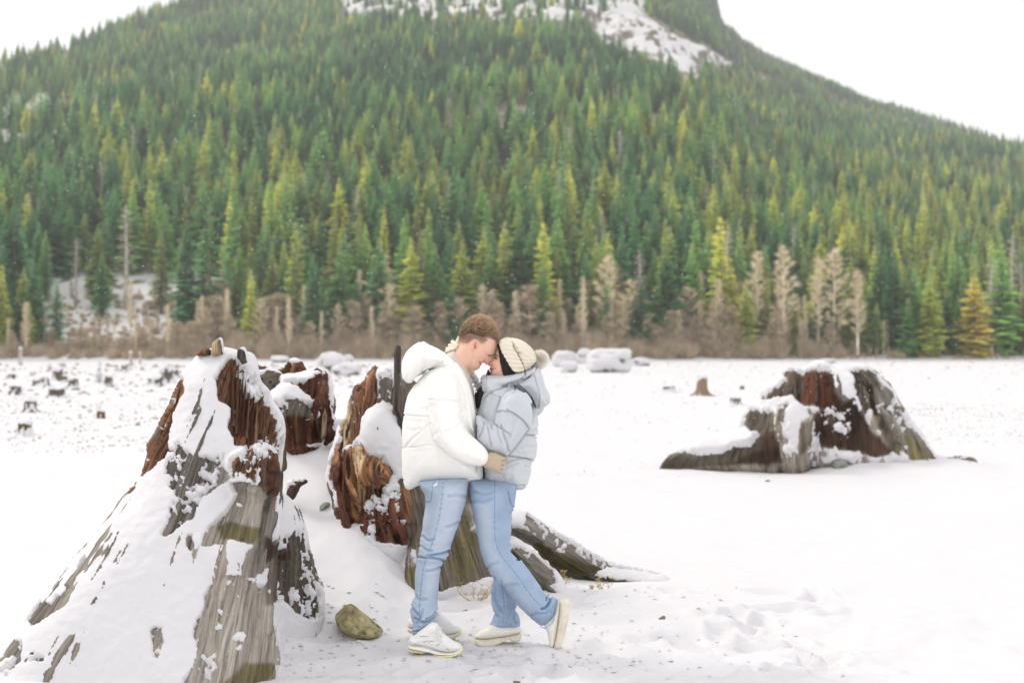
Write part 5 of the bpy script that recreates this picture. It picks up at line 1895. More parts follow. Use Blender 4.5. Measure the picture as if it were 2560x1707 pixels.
# ================================================================ THE COUPLE
def m_attr(name, attr, rough=0.8, nscale=400.0, namt=0.12, bs=0.2, bd=0.002, spec=0.25, sheen=0.0, sss=0.0):
    m, n, l, b = mat(name, rough, spec)
    at = nd(n, "ShaderNodeAttribute", attribute_name=attr)
    no = nd(n, "ShaderNodeTexNoise", Scale=nscale, Detail=3.0)
    l.new(objco(n), no.inputs["Vector"])
    r = ramp(n, [(0.3, (1 - namt,) * 3), (0.7, (1 + namt,) * 3)])
    l.new(no.outputs["Fac"], r.inputs["Fac"])
    c = mixc(n, l, 1.0, at.outputs["Color"], r.outputs["Color"], 'MULTIPLY')
    l.new(c, b.inputs["Base Color"])
    if sheen:
        b.inputs["Sheen Weight"].default_value = sheen
    if sss:
        b.inputs["Subsurface Weight"].default_value = sss
        b.inputs["Subsurface Radius"].default_value = (0.012, 0.005, 0.003)
        b.inputs["Subsurface Scale"].default_value = 0.6
    bump(n, l, b, no.outputs["Fac"], bs, bd)
    return m


M['skin'] = m_attr("skin", "c_skin", 0.5, 160, 0.04, 0.12, 0.001, 0.35, sss=0.15)
M['denim'] = m_attr("denim", "c_denim", 0.9, 520, 0.16, 0.35, 0.001, 0.15)
M['jacket_white'] = m_plain("cream_white_nylon", (0.93, 0.92, 0.88), 0.55, 0.02, 60, 0.08)
M['jacket_blue'] = m_attr("ice_blue_nylon", "c_cloth", 0.5, 70, 0.03, 0.10, 0.002, 0.35)
M['shoe_white'] = m_plain("white_leather", (0.84, 0.83, 0.80), 0.5, 0.03, 80, 0.08)
M['shoe_cream'] = m_plain("cream_leather", (0.84, 0.81, 0.73), 0.5, 0.03, 80, 0.08)
M['sole_cream'] = m_plain("cream_rubber", (0.78, 0.72, 0.60), 0.6, 0.08, 40, 0.08)
M['sole_yellow'] = m_plain("pale_yellow_rubber", (0.86, 0.78, 0.40), 0.6, 0.06, 60, 0.08)
M['black'] = m_plain("black_cloth", (0.02, 0.018, 0.02), 0.7, 0.2, 60, 0.1)
M['grey_line'] = m_plain("grey_stitching", (0.35, 0.36, 0.38), 0.7, 0.1, 60, 0)
M['print'] = m_plain("black_print", (0.03, 0.03, 0.035), 0.7, 0.1, 60, 0)


def m_knit(name, col, s1=900.0):
    m, n, l, b = mat(name, 0.9, 0.1)
    w = nd(n, "ShaderNodeTexVoronoi", Scale=s1 * .35)
    no = nd(n, "ShaderNodeTexNoise", Scale=60.0, Detail=4.0)
    co = objco(n)
    l.new(co, w.inputs["Vector"])
    l.new(co, no.inputs["Vector"])
    r = ramp(n, [(0.0, col), (0.8, tuple(c * .80 for c in col))])
    l.new(w.outputs["Distance"], r.inputs["Fac"])
    l.new(r.outputs["Color"], b.inputs["Base Color"])
    bump(n, l, b, w.outputs["Distance"], 0.6, -0.002)
    b.inputs["Sheen Weight"].default_value = 0.3
    return m


M['knit_tan'] = m_knit("tan_knit", (0.66, 0.52, 0.39))
M['knit_cream'] = m_knit("cream_knit", (0.95, 0.87, 0.71))
M['sweater'] = m_knit("oatmeal_knit", (0.78, 0.70, 0.62))


def m_hair(name, root, tip):
    m, n, l, b = mat(name, 0.55, 0.4)
    at = nd(n, "ShaderNodeAttribute", attribute_name="along")
    r = ramp(n, [(0.0, root), (1.0, tip)])
    l.new(at.outputs["Fac"], r.inputs["Fac"])
    l.new(r.outputs["Color"], b.inputs["Base Color"])
    return m


M['hair_brown'] = m_hair("short_brown_hair", (0.07, 0.038, 0.022), (0.78, 0.54, 0.34))  # pale tip colour carries the rim light along the top of his hair
M['hair_black'] = m_hair("dark_hair", (0.010, 0.007, 0.006), (0.035, 0.022, 0.016))
M['fur'] = m_hair("cream_fur", (0.96, 0.88, 0.76), (0.99, 0.97, 0.93))


def strands(name, P0, D, L, width, M_, parent, bend=None, seed=0, seg=3, attr0=0.0):
    g = np.random.default_rng(seed)
    n = len(P0)
    D = D / np.maximum(np.linalg.norm(D, axis=1), 1e-9)[:, None]
    bend = np.zeros_like(D) if bend is None else bend
    rnd = g.normal(size=D.shape)
    side = np.cross(D, rnd)
    side /= np.maximum(np.linalg.norm(side, axis=1), 1e-9)[:, None]
    V, al = [], []
    for k in range(seg + 1):
        t = k / seg
        c = P0 + D * (L * t)[:, None] + bend * (L * t * t)[:, None]
        w = width * (1 - t) ** .7 if k < seg else 0
        if k < seg:
            V += [c + side * w, c - side * w]
            al += [np.full(n, attr0 + (1 - attr0) * t)] * 2
        else:
            V.append(c)
            al.append(np.full(n, 1.0))
    m = 2 * seg + 1
    VV = np.stack(V, 1).reshape(-1, 3)
    AL = np.stack(al, 1).reshape(-1)
    b = np.arange(n)[:, None] * m
    T = []
    for k in range(seg - 1):
        T += [[2 * k, 2 * k + 1, 2 * k + 3], [2 * k, 2 * k + 3, 2 * k + 2]]
    T.append([2 * seg - 2, 2 * seg - 1, 2 * seg])
    Q = np.concatenate([b + np.array(t)[None] for t in T], 0)
    return mk(name, VV, Q, M_, parent, attrs={"along": AL})


def crs(reg, *lines):
    out = []
    for ln in lines:
        if isinstance(ln, tuple):
            out.append((reg(ln[0]), ln[1], ln[2]))
        else:
            out.append(reg(ln))
    return out


def part(name, shapes, h, M_, parent, cr=None, depth=0.006, width=2.2, wr=0.0, wf=9.0, seed=0, pad=0.02, rel=2, color=None, cattr="c_cloth", zmin=None, extra=None):
    V, Q = solid(shapes, h, pad, zmin=zmin, rel=rel)
    N = vnormals(V, Q)
    base = V.copy()
    c = np.zeros(len(V))
    if wr:
        x, y, z = base.T
        V = V + N * (wr * fbm(x * wf, y * wf, z * wf * .8, seed, 3))[:, None]
    if cr:
        V, c = crease(V, N, cr, depth, width)
    if extra is not None:
        V = extra(V, N, base)
    at = {}
    if color is not None:
        at[cattr] = color(base, N, c)
    return mk(name, V, Q, M_, parent, attrs=at), V, N, base


Z2 = Reg(1170, 1480, 8.711)
Z3 = Reg(1000, 1560, 11.76)
Z4 = Reg(1160, 1130, 17.425)


def w7(reg, pt, Y):
    p = reg([pt])[0]
    return W(p[0], p[1], Y)


# ---------------------------------------------------------------- the man
MAN = empty("person", W(1060, 1640, 7.35))
MAN.location.z = 0
tag(MAN, "man in a white puffer jacket and light jeans leaning his forehead against the woman's", "person")
YM_ = 7.42
headp = R7([(1112, 640), (1105, 690), (1072, 775), (1052, 828), (1012, 848), (992, 868), (980, 905), (962, 960), (942, 1012), (922, 1038), (900, 1032), (886, 1008), (862, 984), (845, 990), (838, 1004), (800, 1012), (822, 1022), (812, 1044), (790, 1052), (785, 1085), (752, 1114), (702, 1146), (640, 1140), (570, 1116), (500, 1060), (430, 900), (385, 740), (375, 620), (385, 520), (410, 430), (460, 330), (540, 220), (640, 140), (760, 115), (860, 155), (960, 240), (1040, 340), (1105, 440), (1150, 540), (1150, 590)])
neckp = R7([(300, 740), (350, 650), (420, 560), (560, 560), (700, 760), (680, 1000), (620, 1110), (560, 1130), (560, 1300), (640, 1500), (300, 1400), (120, 1000), (180, 860)])
ear = R7([(640, 745), (618, 700), (612, 640), (635, 585), (680, 556), (722, 568), (738, 615), (728, 665), (700, 700), (680, 740), (650, 752)])
eY = YM_ - 0.073
ering = [W(p[0], p[1], eY - .009) for p in ear]
bsh = [Inf(headp, YM_, 0.079, 0.080, smoothn=1), Inf(neckp, YM_, 0.062, 0.06, k=0.012),
       Inf(ear, eY, 0.010, 0.008, k=0.004, smoothn=1),
       Cap(W(1105, 1010, YM_), W(1085, 1110, YM_), 0.10, 0.11, k=0.03)]
for a, b in zip(ering[:-3], ering[1:-2]):
    bsh.append(Cap(a, b, 0.0042, 0.0042, k=0.003))


def man_skin(V, N, c):
    px, py = proj(V)
    col = np.tile((0.80, 0.50, 0.375), (len(V), 1))

    def paint(poly, colr, soft=2.0, amt=1.0):
        nonlocal col
        s_ = smooth(soft, -soft, poly_sd(poly, px, py))[:, None] * amt
        col = col * (1 - s_) + np.array(colr) * s_
    paint(R7([(800, 880), (940, 860), (960, 960), (860, 980), (800, 940)]), (0.86, 0.44, 0.33), 9, .6)
    paint(R7([(885, 900), (975, 880), (950, 1030), (890, 1030)]), (0.82, 0.36, 0.26), 5, .7)
    paint(R7([(610, 560), (740, 550), (740, 700), (640, 760)]), (0.80, 0.36, 0.27), 3, .55)
    paint(R7([(675, 655), (700, 650), (695, 715), (668, 715)]), (0.25, 0.07, 0.04), 1.5, .9)
    paint(R7([(690, 600), (715, 600), (705, 650), (680, 640)]), (0.45, 0.16, 0.10), 2, .5)
    # fade of short hair down to the nape and the sideburn
    d = poly_sd(R7([(365, 400), (380, 560), (420, 660), (520, 650), (580, 640), (600, 590), (650, 540), (730, 535), (780, 600), (850, 660), (870, 610), (930, 540), (1090, 580), (1150, 560), (1000, 250), (700, 60), (450, 200)]), px, py)
    f = smooth(1.0, -7.0, d + 1.2 * fbm(px * .5, py * .5, 0, 3, 2))[:, None]
    top = smooth(862, 838, py + (px - 1190) * .02)[:, None] * .55 + .22
    col = col * (1 - f * top) + np.array((0.13, 0.075, 0.045)) * f * top
    # closed smiling eye, brow, mouth
    for ln, w_, cc, am in ((R7([(945, 842), (968, 856), (990, 862)]), 1.1, (0.06, 0.03, 0.02), .9),
                           (R7([(985, 848), (1030, 838), (1052, 832)]), 1.4, (0.18, 0.10, 0.06), .7),
                           (R7([(788, 1002), (812, 1012), (850, 1006)]), 1.3, (0.50, 0.16, 0.13), .85),
                           (R7([(800, 985), (835, 978), (860, 985)]), 1.8, (0.72, 0.30, 0.26), .6),
                           (R7([(795, 1030), (815, 1030)]), 2.2, (0.74, 0.33, 0.28), .6),
                           (R7([(885, 990), (898, 1002)]), 1.2, (0.35, 0.10, 0.07), .7)):
        s_ = np.exp(-(line_d(ln, px, py) / w_) ** 2)[:, None] * am
        col = col * (1 - s_) + np.array(cc) * s_
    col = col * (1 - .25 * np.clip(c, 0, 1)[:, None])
    for mx, my in ((1017, 716), (665, 873)):
        p = R7([(mx, my)])[0]
        s_ = np.exp(-(np.hypot(px - p[0], py - p[1]) / .9) ** 2)[:, None] * .6
        col = col * (1 - s_) + np.array((.25, .1, .07)) * s_
    return col


mcr = crs(R7, [(940, 838), (965, 855), (1000, 860)], ([(880, 790), (915, 820), (945, 842)], .6, 1.1), ([(870, 835), (905, 845), (945, 852)], .6, 1.1), ([(880, 880), (920, 870), (950, 866)], .5, 1.1),
          ([(885, 1000), (870, 960), (890, 930)], .7, 1.6), ([(775, 960), (780, 1000), (800, 1030)], .8, 1.6), ([(795, 1010), (845, 1004)], .9, 1.0), ([(780, 1055), (800, 1050)], .6, 1.4),
          ([(690, 690), (685, 640), (705, 600)], 1.5, 1.5), ([(540, 1100), (600, 1040), (640, 900), (640, 780)], .35, 4.0))
part("body", bsh, 0.0031, M['skin'], MAN, cr=mcr, depth=0.0035, width=1.3, rel=1, color=man_skin, cattr="c_skin")

hairp = R7([(372, 500), (380, 420), (430, 305), (485, 220), (560, 155), (640, 108), (720, 86), (800, 98), (900, 148), (1000, 220), (1075, 300), (1140, 400), (1185, 475), (1215, 530), (1180, 552), (1155, 580), (1112, 640), (1100, 580), (1060, 515), (1010, 470), (960, 465), (900, 480), (860, 500), (800, 490), (700, 440), (600, 425), (500, 440), (420, 480)])
oh, hv, hn, hb = part("hair", [Inf(headp, YM_, 0.0835, 0.080, smoothn=1, clip=hairp, grow=.010)], 0.004, M['hair_brown'], MAN, wr=.003, wf=70)
hb = hv
px, py = proj(hb)
pick = RNG.choice(len(hb), 16000)
pp, pn = hb[pick], hn[pick]
hx, hy = proj(pp)
topness = smooth(855, 800, hy)
D = pn * 0.55 + np.array([0.75, 0, 0.45])[None] * topness[:, None] + np.array([-0.1, 0, -.5])[None] * (1 - topness)[:, None] + RNG.normal(size=pn.shape) * .10 + .35 * np.stack([fbm(pp[:, 0] * 70, pp[:, 1] * 70, pp[:, 2] * 70, q_, 2) for q_ in (1, 2, 3)], 1)
L = 0.006 + 0.017 * topness * RNG.uniform(.6, 1.2, len(pp))
sd = poly_sd(hairp, hx, hy)
strands("strands", pp - pn * .003, D, L, 0.0008, M['hair_brown'], oh, bend=np.array([[0.30, 0, .02]]) * np.ones((len(pp), 1)), seed=4, attr0=0.0)
# stubble of the fade
g = RNG
fp = R7([(372, 500), (385, 600), (440, 655), (530, 650), (590, 600), (640, 550), (700, 530), (770, 580), (850, 690), (890, 620), (950, 530), (800, 500), (500, 470)])
qx, qy = g.uniform(fp[:, 0].min(), fp[:, 0].max(), 5500), g.uniform(fp[:, 1].min(), fp[:, 1].max(), 5500)
inn = poly_sd(fp, qx, qy) < 0
qx, qy = qx[inn], qy[inn]
keepq = qy + 2 * np.sin(qx) < 861 - g.uniform(0, 9, len(qy)) ** 1.0
qx, qy = qx[keepq], qy[keepq]
hd = Inf(headp, YM_, 0.079, 0.080, smoothn=1)
wx = (qx - 1280) / F_PX * YM_
wz = CAM_H + (HOR - qy) / F_PX * YM_
sdq = poly_sd(hd.wp, wx, wz)
a_ = 1 - np.minimum(-sdq / .08, 1)
th = .079 * np.sqrt(np.clip(1 - a_ ** 2, 0, 1))
for sg in (-1, 1):
    P0 = np.stack([wx, YM_ + sg * th, wz], 1)
    D = np.tile((-.35, sg * .5, -.8), (len(P0), 1)) + g.normal(size=P0.shape) * .3
    strands("stubble", P0, D, g.uniform(.002, .0055, len(P0)), 0.0005, M['hair_brown'], oh, seed=7 + sg, seg=2)

# oatmeal turtleneck
swp = R1([(545, 400), (575, 385), (605, 372), (640, 398), (682, 450), (712, 500), (722, 545), (745, 620), (772, 720), (778, 880), (700, 900), (640, 700), (560, 560), (520, 450)])


def sweater_ribs(V, N, base):
    return V + N * (0.0016 * np.sin((base[:, 0] * .8 + base[:, 2] * .6) * 700))[:, None]


part("sweater", [Inf(swp, YM_, 0.085, 0.07, smoothn=1)], 0.005, M['sweater'], MAN, cr=crs(R1, ([(700, 470), (660, 520), (700, 600)], .6, 3)), depth=.006, extra=sweater_ribs)

torso = R1([(300, 640), (262, 690), (228, 745), (205, 830), (192, 905), (196, 920), (183, 1000), (179, 1090), (186, 1162), (180, 1180), (178, 1260), (180, 1350), (188, 1430), (205, 1495), (240, 1514), (265, 1506), (300, 1485), (350, 1465), (450, 1456), (600, 1452), (720, 1456), (800, 1440), (842, 1434), (842, 1320), (820, 1220), (800, 1130), (792, 1050), (785, 920), (776, 830), (760, 740), (730, 640), (700, 560), (655, 490), (600, 440), (555, 410), (480, 480), (380, 560)])
hood = R1([(345, 300), (372, 308), (405, 335), (455, 358), (522, 392), (560, 420), (580, 452), (565, 492), (520, 512), (450, 518), (385, 542), (335, 575), (275, 630), (240, 650), (200, 630), (178, 575), (176, 505), (188, 440), (232, 375), (300, 318)])
sleeve = R1([(385, 600), (440, 560), (520, 540), (590, 575), (640, 650), (652, 740), (655, 800), (662, 860), (664, 960), (705, 1025), (780, 1100), (840, 1150), (885, 1205), (892, 1260), (870, 1300), (818, 1326), (720, 1312), (640, 1292), (560, 1242), (490, 1180), (440, 1120), (420, 1040), (408, 960), (398, 880), (378, 800), (368, 700)])
flap = R1([(560, 440), (600, 460), (655, 520), (700, 590), (740, 690), (770, 820), (785, 960), (795, 1100), (760, 1080), (700, 1010), (672, 930), (660, 800), (650, 700), (600, 600), (540, 540), (500, 500)])
tT = lambda x, z: 0.20 + 0.045 * smooth(0.85, 1.35, z) - 0.05 * smooth(1.38, 1.52, z) + 0 * x
jsh = [Inf(torso, YM_, tT, 0.17, smoothn=1),
       Inf(flap, YM_ - .10, 0.075, 0.035, k=0.01),
       Inf(hood, YM_, 0.165, 0.085, k=0.006),
       Inf(sleeve, 7.20, 0.088, 0.075, k=0.008, yc=lambda x, z: 7.20 + 0 * x),
       Cap(W(1085, 985, 7.62), W(1110, 1110, 7.70), .085, .075, k=.02), Cap(W(1110, 1110, 7.70), W(1240, 1150, 7.70), .075, .06, k=.01)]
jcr = crs(R1, [(180, 905), (280, 915), (400, 920)], [(395, 782), (520, 780), (645, 797)], ([(180, 1172), (290, 1170), (380, 1150), (470, 1162), (520, 1190)], 1, 2.2),
          ([(412, 975), (340, 1040), (250, 1110), (212, 1165)], .8, 3), ([(662, 975), (600, 1020), (530, 1042)], .9, 2.5), ([(775, 1118), (735, 1150), (700, 1200)], .7, 2.5),
          ([(350, 445), (345, 500), (342, 560)], .7, 1.8), ([(372, 440), (362, 530)], .5, 1.4), ([(335, 305), (380, 372), (440, 362)], .8, 2.5), ([(440, 362), (500, 395), (545, 430), (570, 470)], .7, 2.5),
          ([(560, 497), (500, 508), (450, 520), (350, 552), (275, 630)], 1.5, 2.2), ([(690, 735), (690, 850), (660, 905)], .9, 2), ([(485, 1190), (482, 1300), (482, 1450)], .4, 1.5),
          ([(600, 470), (690, 620), (735, 760), (765, 940), (785, 1090)], .6, 3), ([(560, 500), (640, 620), (672, 740), (680, 860)], .7, 3), ([(190, 1435), (245, 1480), (300, 1455), (450, 1437), (620, 1434), (830, 1412)], .5, 1.6),
          ([(380, 800), (372, 700), (400, 620)], .6, 3), ([(460, 600), (400, 680), (390, 760)], .5, 4), ([(480, 1180), (540, 1230), (620, 1280), (720, 1310)], .8, 2.5),
          ([(430, 1080), (520, 1010), (600, 960)], .35, 5), ([(700, 1100), (640, 1180), (600, 1230)], .35, 5), ([(430, 830), (520, 860), (640, 850)], .3, 6), ([(230, 780), (300, 850), (380, 860)], .3, 6),
          ([(200, 1010), (260, 1040), (330, 1020)], .3, 5), ([(700, 960), (730, 1020), (770, 1060)], .5, 2.5), ([(330, 700), (300, 640)], .4, 4))
oj, jv, jn, _ = part("jacket", jsh, 0.0052, M['jacket_white'], MAN, cr=jcr, depth=0.0065, wr=0.0035, wf=11, seed=3)
# zip along the opening, pull, hem toggle, print
zp = [w7(R1, p, YM_ - .015) for p in ((715, 560), (742, 640), (768, 740), (780, 860), (790, 960), (797, 1100))]
V, Fc = tube(zp, 0.0022, 6)
z_ = mk("zipper", V, Fc, M['grey_line'], MAN)
mb = MB()
zpv = [Vector(p) for p in zp]
for k in range(60):
    t = k / 59 * (len(zpv) - 1)
    i = min(int(t), len(zpv) - 2)
    c = zpv[i].lerp(zpv[i + 1], t - i)
    s_ = .0024
    mb.add([c + Vector((a * s_, b * s_, d * .0014)) for a in (-1, 1) for b in (-1, 1) for d in (-1, 1)], [(0, 1, 3, 2), (4, 6, 7, 5), (0, 4, 5, 1), (2, 3, 7, 6), (0, 2, 6, 4), (1, 5, 7, 3)])
o = mk("teeth", mb.V, mb.F, M['shoe_white'], z_)
o["kind"] = "stuff"
V, Q = solid([Cap(w7(R1, (772, 700), YM_ - .05), w7(R1, (786, 716), YM_ - .05), .0035, .004)], .0015)
mk("zip_pull", V, Q, M['shoe_white'], z_)
V, Q = solid([Cap(w7(R2, (440, 112), 7.23), w7(R2, (462, 100), 7.23), .006, .0065), Cap(w7(R2, (462, 100), 7.23), w7(R2, (470, 70), 7.24), .002, .002)], .002)
mk("hem_toggle", V, Q, M['shoe_white'], MAN)


def front_y(V, px, py, rad=2.5):
    ax, ay = proj(V)
    m = np.hypot(ax - px, ay - py) < rad
    return float(V[m, 1].min()) if m.any() else float(V[np.argmin(np.hypot(ax - px, ay - py)), 1])


def lettering(name, body, px, py, hgt, parent, surf, vertical=True, sx=1.0):
    cu = bpy.data.curves.new(name, 'FONT')
    cu.body = body
    cu.size = hgt
    cu.extrude = 0.0004
    cu.align_x = 'LEFT'
    cu.materials.append(M['print'])
    ob = bpy.data.objects.new(name, cu)
    COL.objects.link(ob)
    Y = min(front_y(surf, px + dx, py + dy) for dx in (-2, 2) for dy in (0, 5, 10)) - .0025
    ob.location = W(px, py, Y)
    ob.rotation_euler = (R(90), R(90), 0)
    bpy.context.view_layer.update()
    me = bpy.data.meshes.new_from_object(ob.evaluated_get(bpy.context.evaluated_depsgraph_get()))
    o2 = bpy.data.objects.new(name, me)
    o2.location, o2.rotation_euler = ob.location, ob.rotation_euler
    bpy.data.objects.remove(ob)
    COL.objects.link(o2)
    o2.parent = parent
    return o2


lettering("print", "ENUA", 1189.6, 1165.2, 0.0115, MAN, jv)
lettering("small_print", "- - -", 1195, 1165.5, 0.007, MAN, jv)

# glove on her waist
gl = Z4([(1000, 60), (1200, -10), (1450, 70), (1640, 150), (1690, 260), (1680, 400), (1660, 560), (1600, 740), (1560, 880), (1200, 775), (900, 655), (700, 560), (850, 300)])
gY = 7.215
gsh = [Inf(gl, gY, 0.024, 0.026)]
for (a, b, r) in (((1480, 190), (1730, 290), 84), ((1450, 380), (1748, 480), 88), ((1400, 560), (1706, 668), 80), ((1350, 740), (1672, 862), 74)):
    wa, wb = w7(Z4, a, gY), w7(Z4, b, gY + .004)
    gsh.append(Cap(wa, wb, r / 17.425 / F_PX * gY, r / 17.425 / F_PX * gY * .97, k=.0015))
    wc = (wb[0] - .012, wb[1] + .02, wb[2] - .004)
    gsh.append(Cap(wb, wc, r / 17.425 / F_PX * gY * .97, r / 17.425 / F_PX * gY * .8, k=.0015))
gsh.append(Cap(w7(Z4, (1150, 120), gY + .012), w7(Z4, (1450, 40), gY + .03), .012, .010, k=.006))


def glove_knit(V, N, base):
    x, y, z = base.T
    return V + N * (0.0007 * np.sin(x * 1500 + z * 500) * np.sin(z * 1500))[:, None]


part("glove", gsh, 0.0024, M['knit_tan'], MAN, rel=1, extra=glove_knit, cr=crs(Z4, ([(1640, 345), (1720, 370), (1800, 400)], 1, .8), ([(1610, 530), (1700, 580), (1780, 590)], 1, .8), ([(1530, 715), (1620, 750), (1720, 745)], 1, .8)), depth=.004, width=.8)


# ---------------------------------------------------------------- jeans
def denim_color(base_c, seam, fade, whisk, pockets=(), thin=.9):
    def f(V, N, c):
        px, py = proj(V)
        col = np.tile(base_c, (len(V), 1))
        v = fbm(V[:, 0] * 14, V[:, 1] * 14, V[:, 2] * 14, 5, 3)[:, None]
        col = col * (1 + .09 * v)
        for poly, am in fade:
            s_ = smooth(14, -14, poly_sd(poly, px, py))[:, None] * am
            col = col * (1 - s_) + np.array((0.54, 0.60, 0.69)) * s_
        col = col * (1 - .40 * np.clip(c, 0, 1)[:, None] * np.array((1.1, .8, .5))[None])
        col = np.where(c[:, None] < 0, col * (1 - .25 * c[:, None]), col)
        for sm_ in seam:
            P = chaikin(sm_, 2, closed=False)
            d, t, tot = line_d(P, px, py, True)
            s_ = np.exp(-(d / 1.0) ** 2)[:, None] * .45
            col = col * (1 - s_) + np.array((0.16, 0.27, 0.44)) * s_
            ph = t + 3 * np.sin(t * .13)
            dash = smooth(.25, .8, np.sin(ph * 2 * np.pi / 13.0))
            off = np.exp(-((d - 2.2) / 2.4) ** 2)
            s_ = (dash * off)[:, None] * .55
            col = col * (1 - s_) + np.array((0.17, 0.33, 0.56)) * s_
            s_ = (np.exp(-((d - 2.6) / .8) ** 2))[:, None] * .25
            col = col * (1 - s_) + np.array((0.7, 0.76, 0.85)) * s_
        for ln in pockets:
            d = line_d(chaikin(ln, 1, closed=False), px, py)
            s_ = np.exp(-(d / 1.0) ** 2)[:, None] * .6
            col = col * (1 - s_) + np.array((0.18, 0.30, 0.48)) * s_
        return col
    return f


mleg = R2([(318, 60), (322, 105), (340, 140), (366, 172), (374, 250), (362, 330), (352, 400), (346, 480), (336, 520), (326, 600), (308, 700), (296, 780), (287, 860), (284, 950), (282, 1005), (262, 1050), (247, 1095), (246, 1130), (256, 1180), (276, 1240), (262, 1295), (270, 1327), (300, 1318), (362, 1290), (400, 1262), (440, 1228), (456, 1190), (466, 1140), (470, 1080), (470, 1000), (482, 900), (486, 840), (492, 775), (520, 725), (552, 690), (566, 640), (578, 600), (600, 545), (625, 470), (650, 400), (675, 330), (692, 280), (704, 200), (718, 90), (722, 40)])
mfar = R2([(420, 60), (420, 600), (345, 900), (330, 1060), (345, 1180), (400, 1215), (470, 1190), (472, 1080), (474, 960), (486, 850), (495, 770), (560, 640), (640, 400), (700, 200), (715, 60)])
msm = R2([(515, 80), (507, 200), (482, 380), (440, 540), (400, 640), (362, 740), (342, 850), (327, 1000), (317, 1150), (322, 1240), (300, 1318)])
lt = lambda x, z: 0.082 + 0.045 * smooth(.55, .95, z) + 0 * x
mj = [Inf(mleg, 7.33, lt, 0.075, smoothn=1), Inf(mfar, 7.52, lt, 0.075, smoothn=1, k=.01)]
mjc = crs(R2, ([(566, 642), (530, 660), (470, 672), (400, 682)], 1.2, 3), ([(318, 692), (380, 700), (470, 702), (520, 726)], 1.0, 3), ([(345, 520), (390, 565), (440, 545)], .8, 3), ([(492, 775), (440, 800), (380, 810)], .7, 3),
          ([(330, 600), (380, 640), (420, 640)], .6, 3), ([(250, 1095), (295, 1150), (330, 1185)], .9, 3.5), ([(460, 1180), (400, 1225), (340, 1228), (285, 1190)], 1.2, 3.5), ([(468, 1130), (430, 1180), (380, 1200)], .9, 3),
          ([(285, 1010), (320, 1040), (380, 1040)], .5, 4), ([(270, 1300), (320, 1290), (362, 1268)], 1.4, 1.4), ([(300, 1230), (330, 1180), (350, 1120)], .6, 3), ([(640, 410), (590, 440), (540, 450)], .5, 4),
          (msm_ := [(515, 80), (507, 200), (482, 380), (440, 540), (400, 640), (362, 740), (342, 850), (327, 1000), (317, 1150), (322, 1240)], .35, 1.5),
          ([(372, 240), (395, 246), (415, 242), (432, 100)], .5, 1.3), ([(700, 200), (640, 190), (560, 200)], .4, 4))
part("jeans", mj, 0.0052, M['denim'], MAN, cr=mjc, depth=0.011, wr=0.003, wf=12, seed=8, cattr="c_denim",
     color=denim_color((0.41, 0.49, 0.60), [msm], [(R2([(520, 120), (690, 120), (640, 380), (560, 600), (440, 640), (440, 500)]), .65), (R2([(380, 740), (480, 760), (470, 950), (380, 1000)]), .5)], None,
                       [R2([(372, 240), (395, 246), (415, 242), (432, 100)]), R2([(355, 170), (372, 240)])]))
# dark turned-up cuff
V, Q = solid([Inf(R2([(268, 1300), (330, 1282), (366, 1268), (364, 1290), (300, 1318), (272, 1326)]), 7.325, .079, .012, smoothn=1)], .004)
mk("cuff", V, Q, M['denim'], MAN, attrs={"c_denim": np.tile((.13, .24, .38), (len(V), 1))})


def laces(parent, pts, Y, r=.0024, nm="lace"):
    for ln in pts:
        P = [W(p[0], p[1], Y + (0.012 if i in (0, len(ln) - 1) else 0)) for i, p in enumerate(ln)]
        V, Fc = tube(P, r, 6)
        mk(nm, V, Fc, M['shoe_white'], parent)


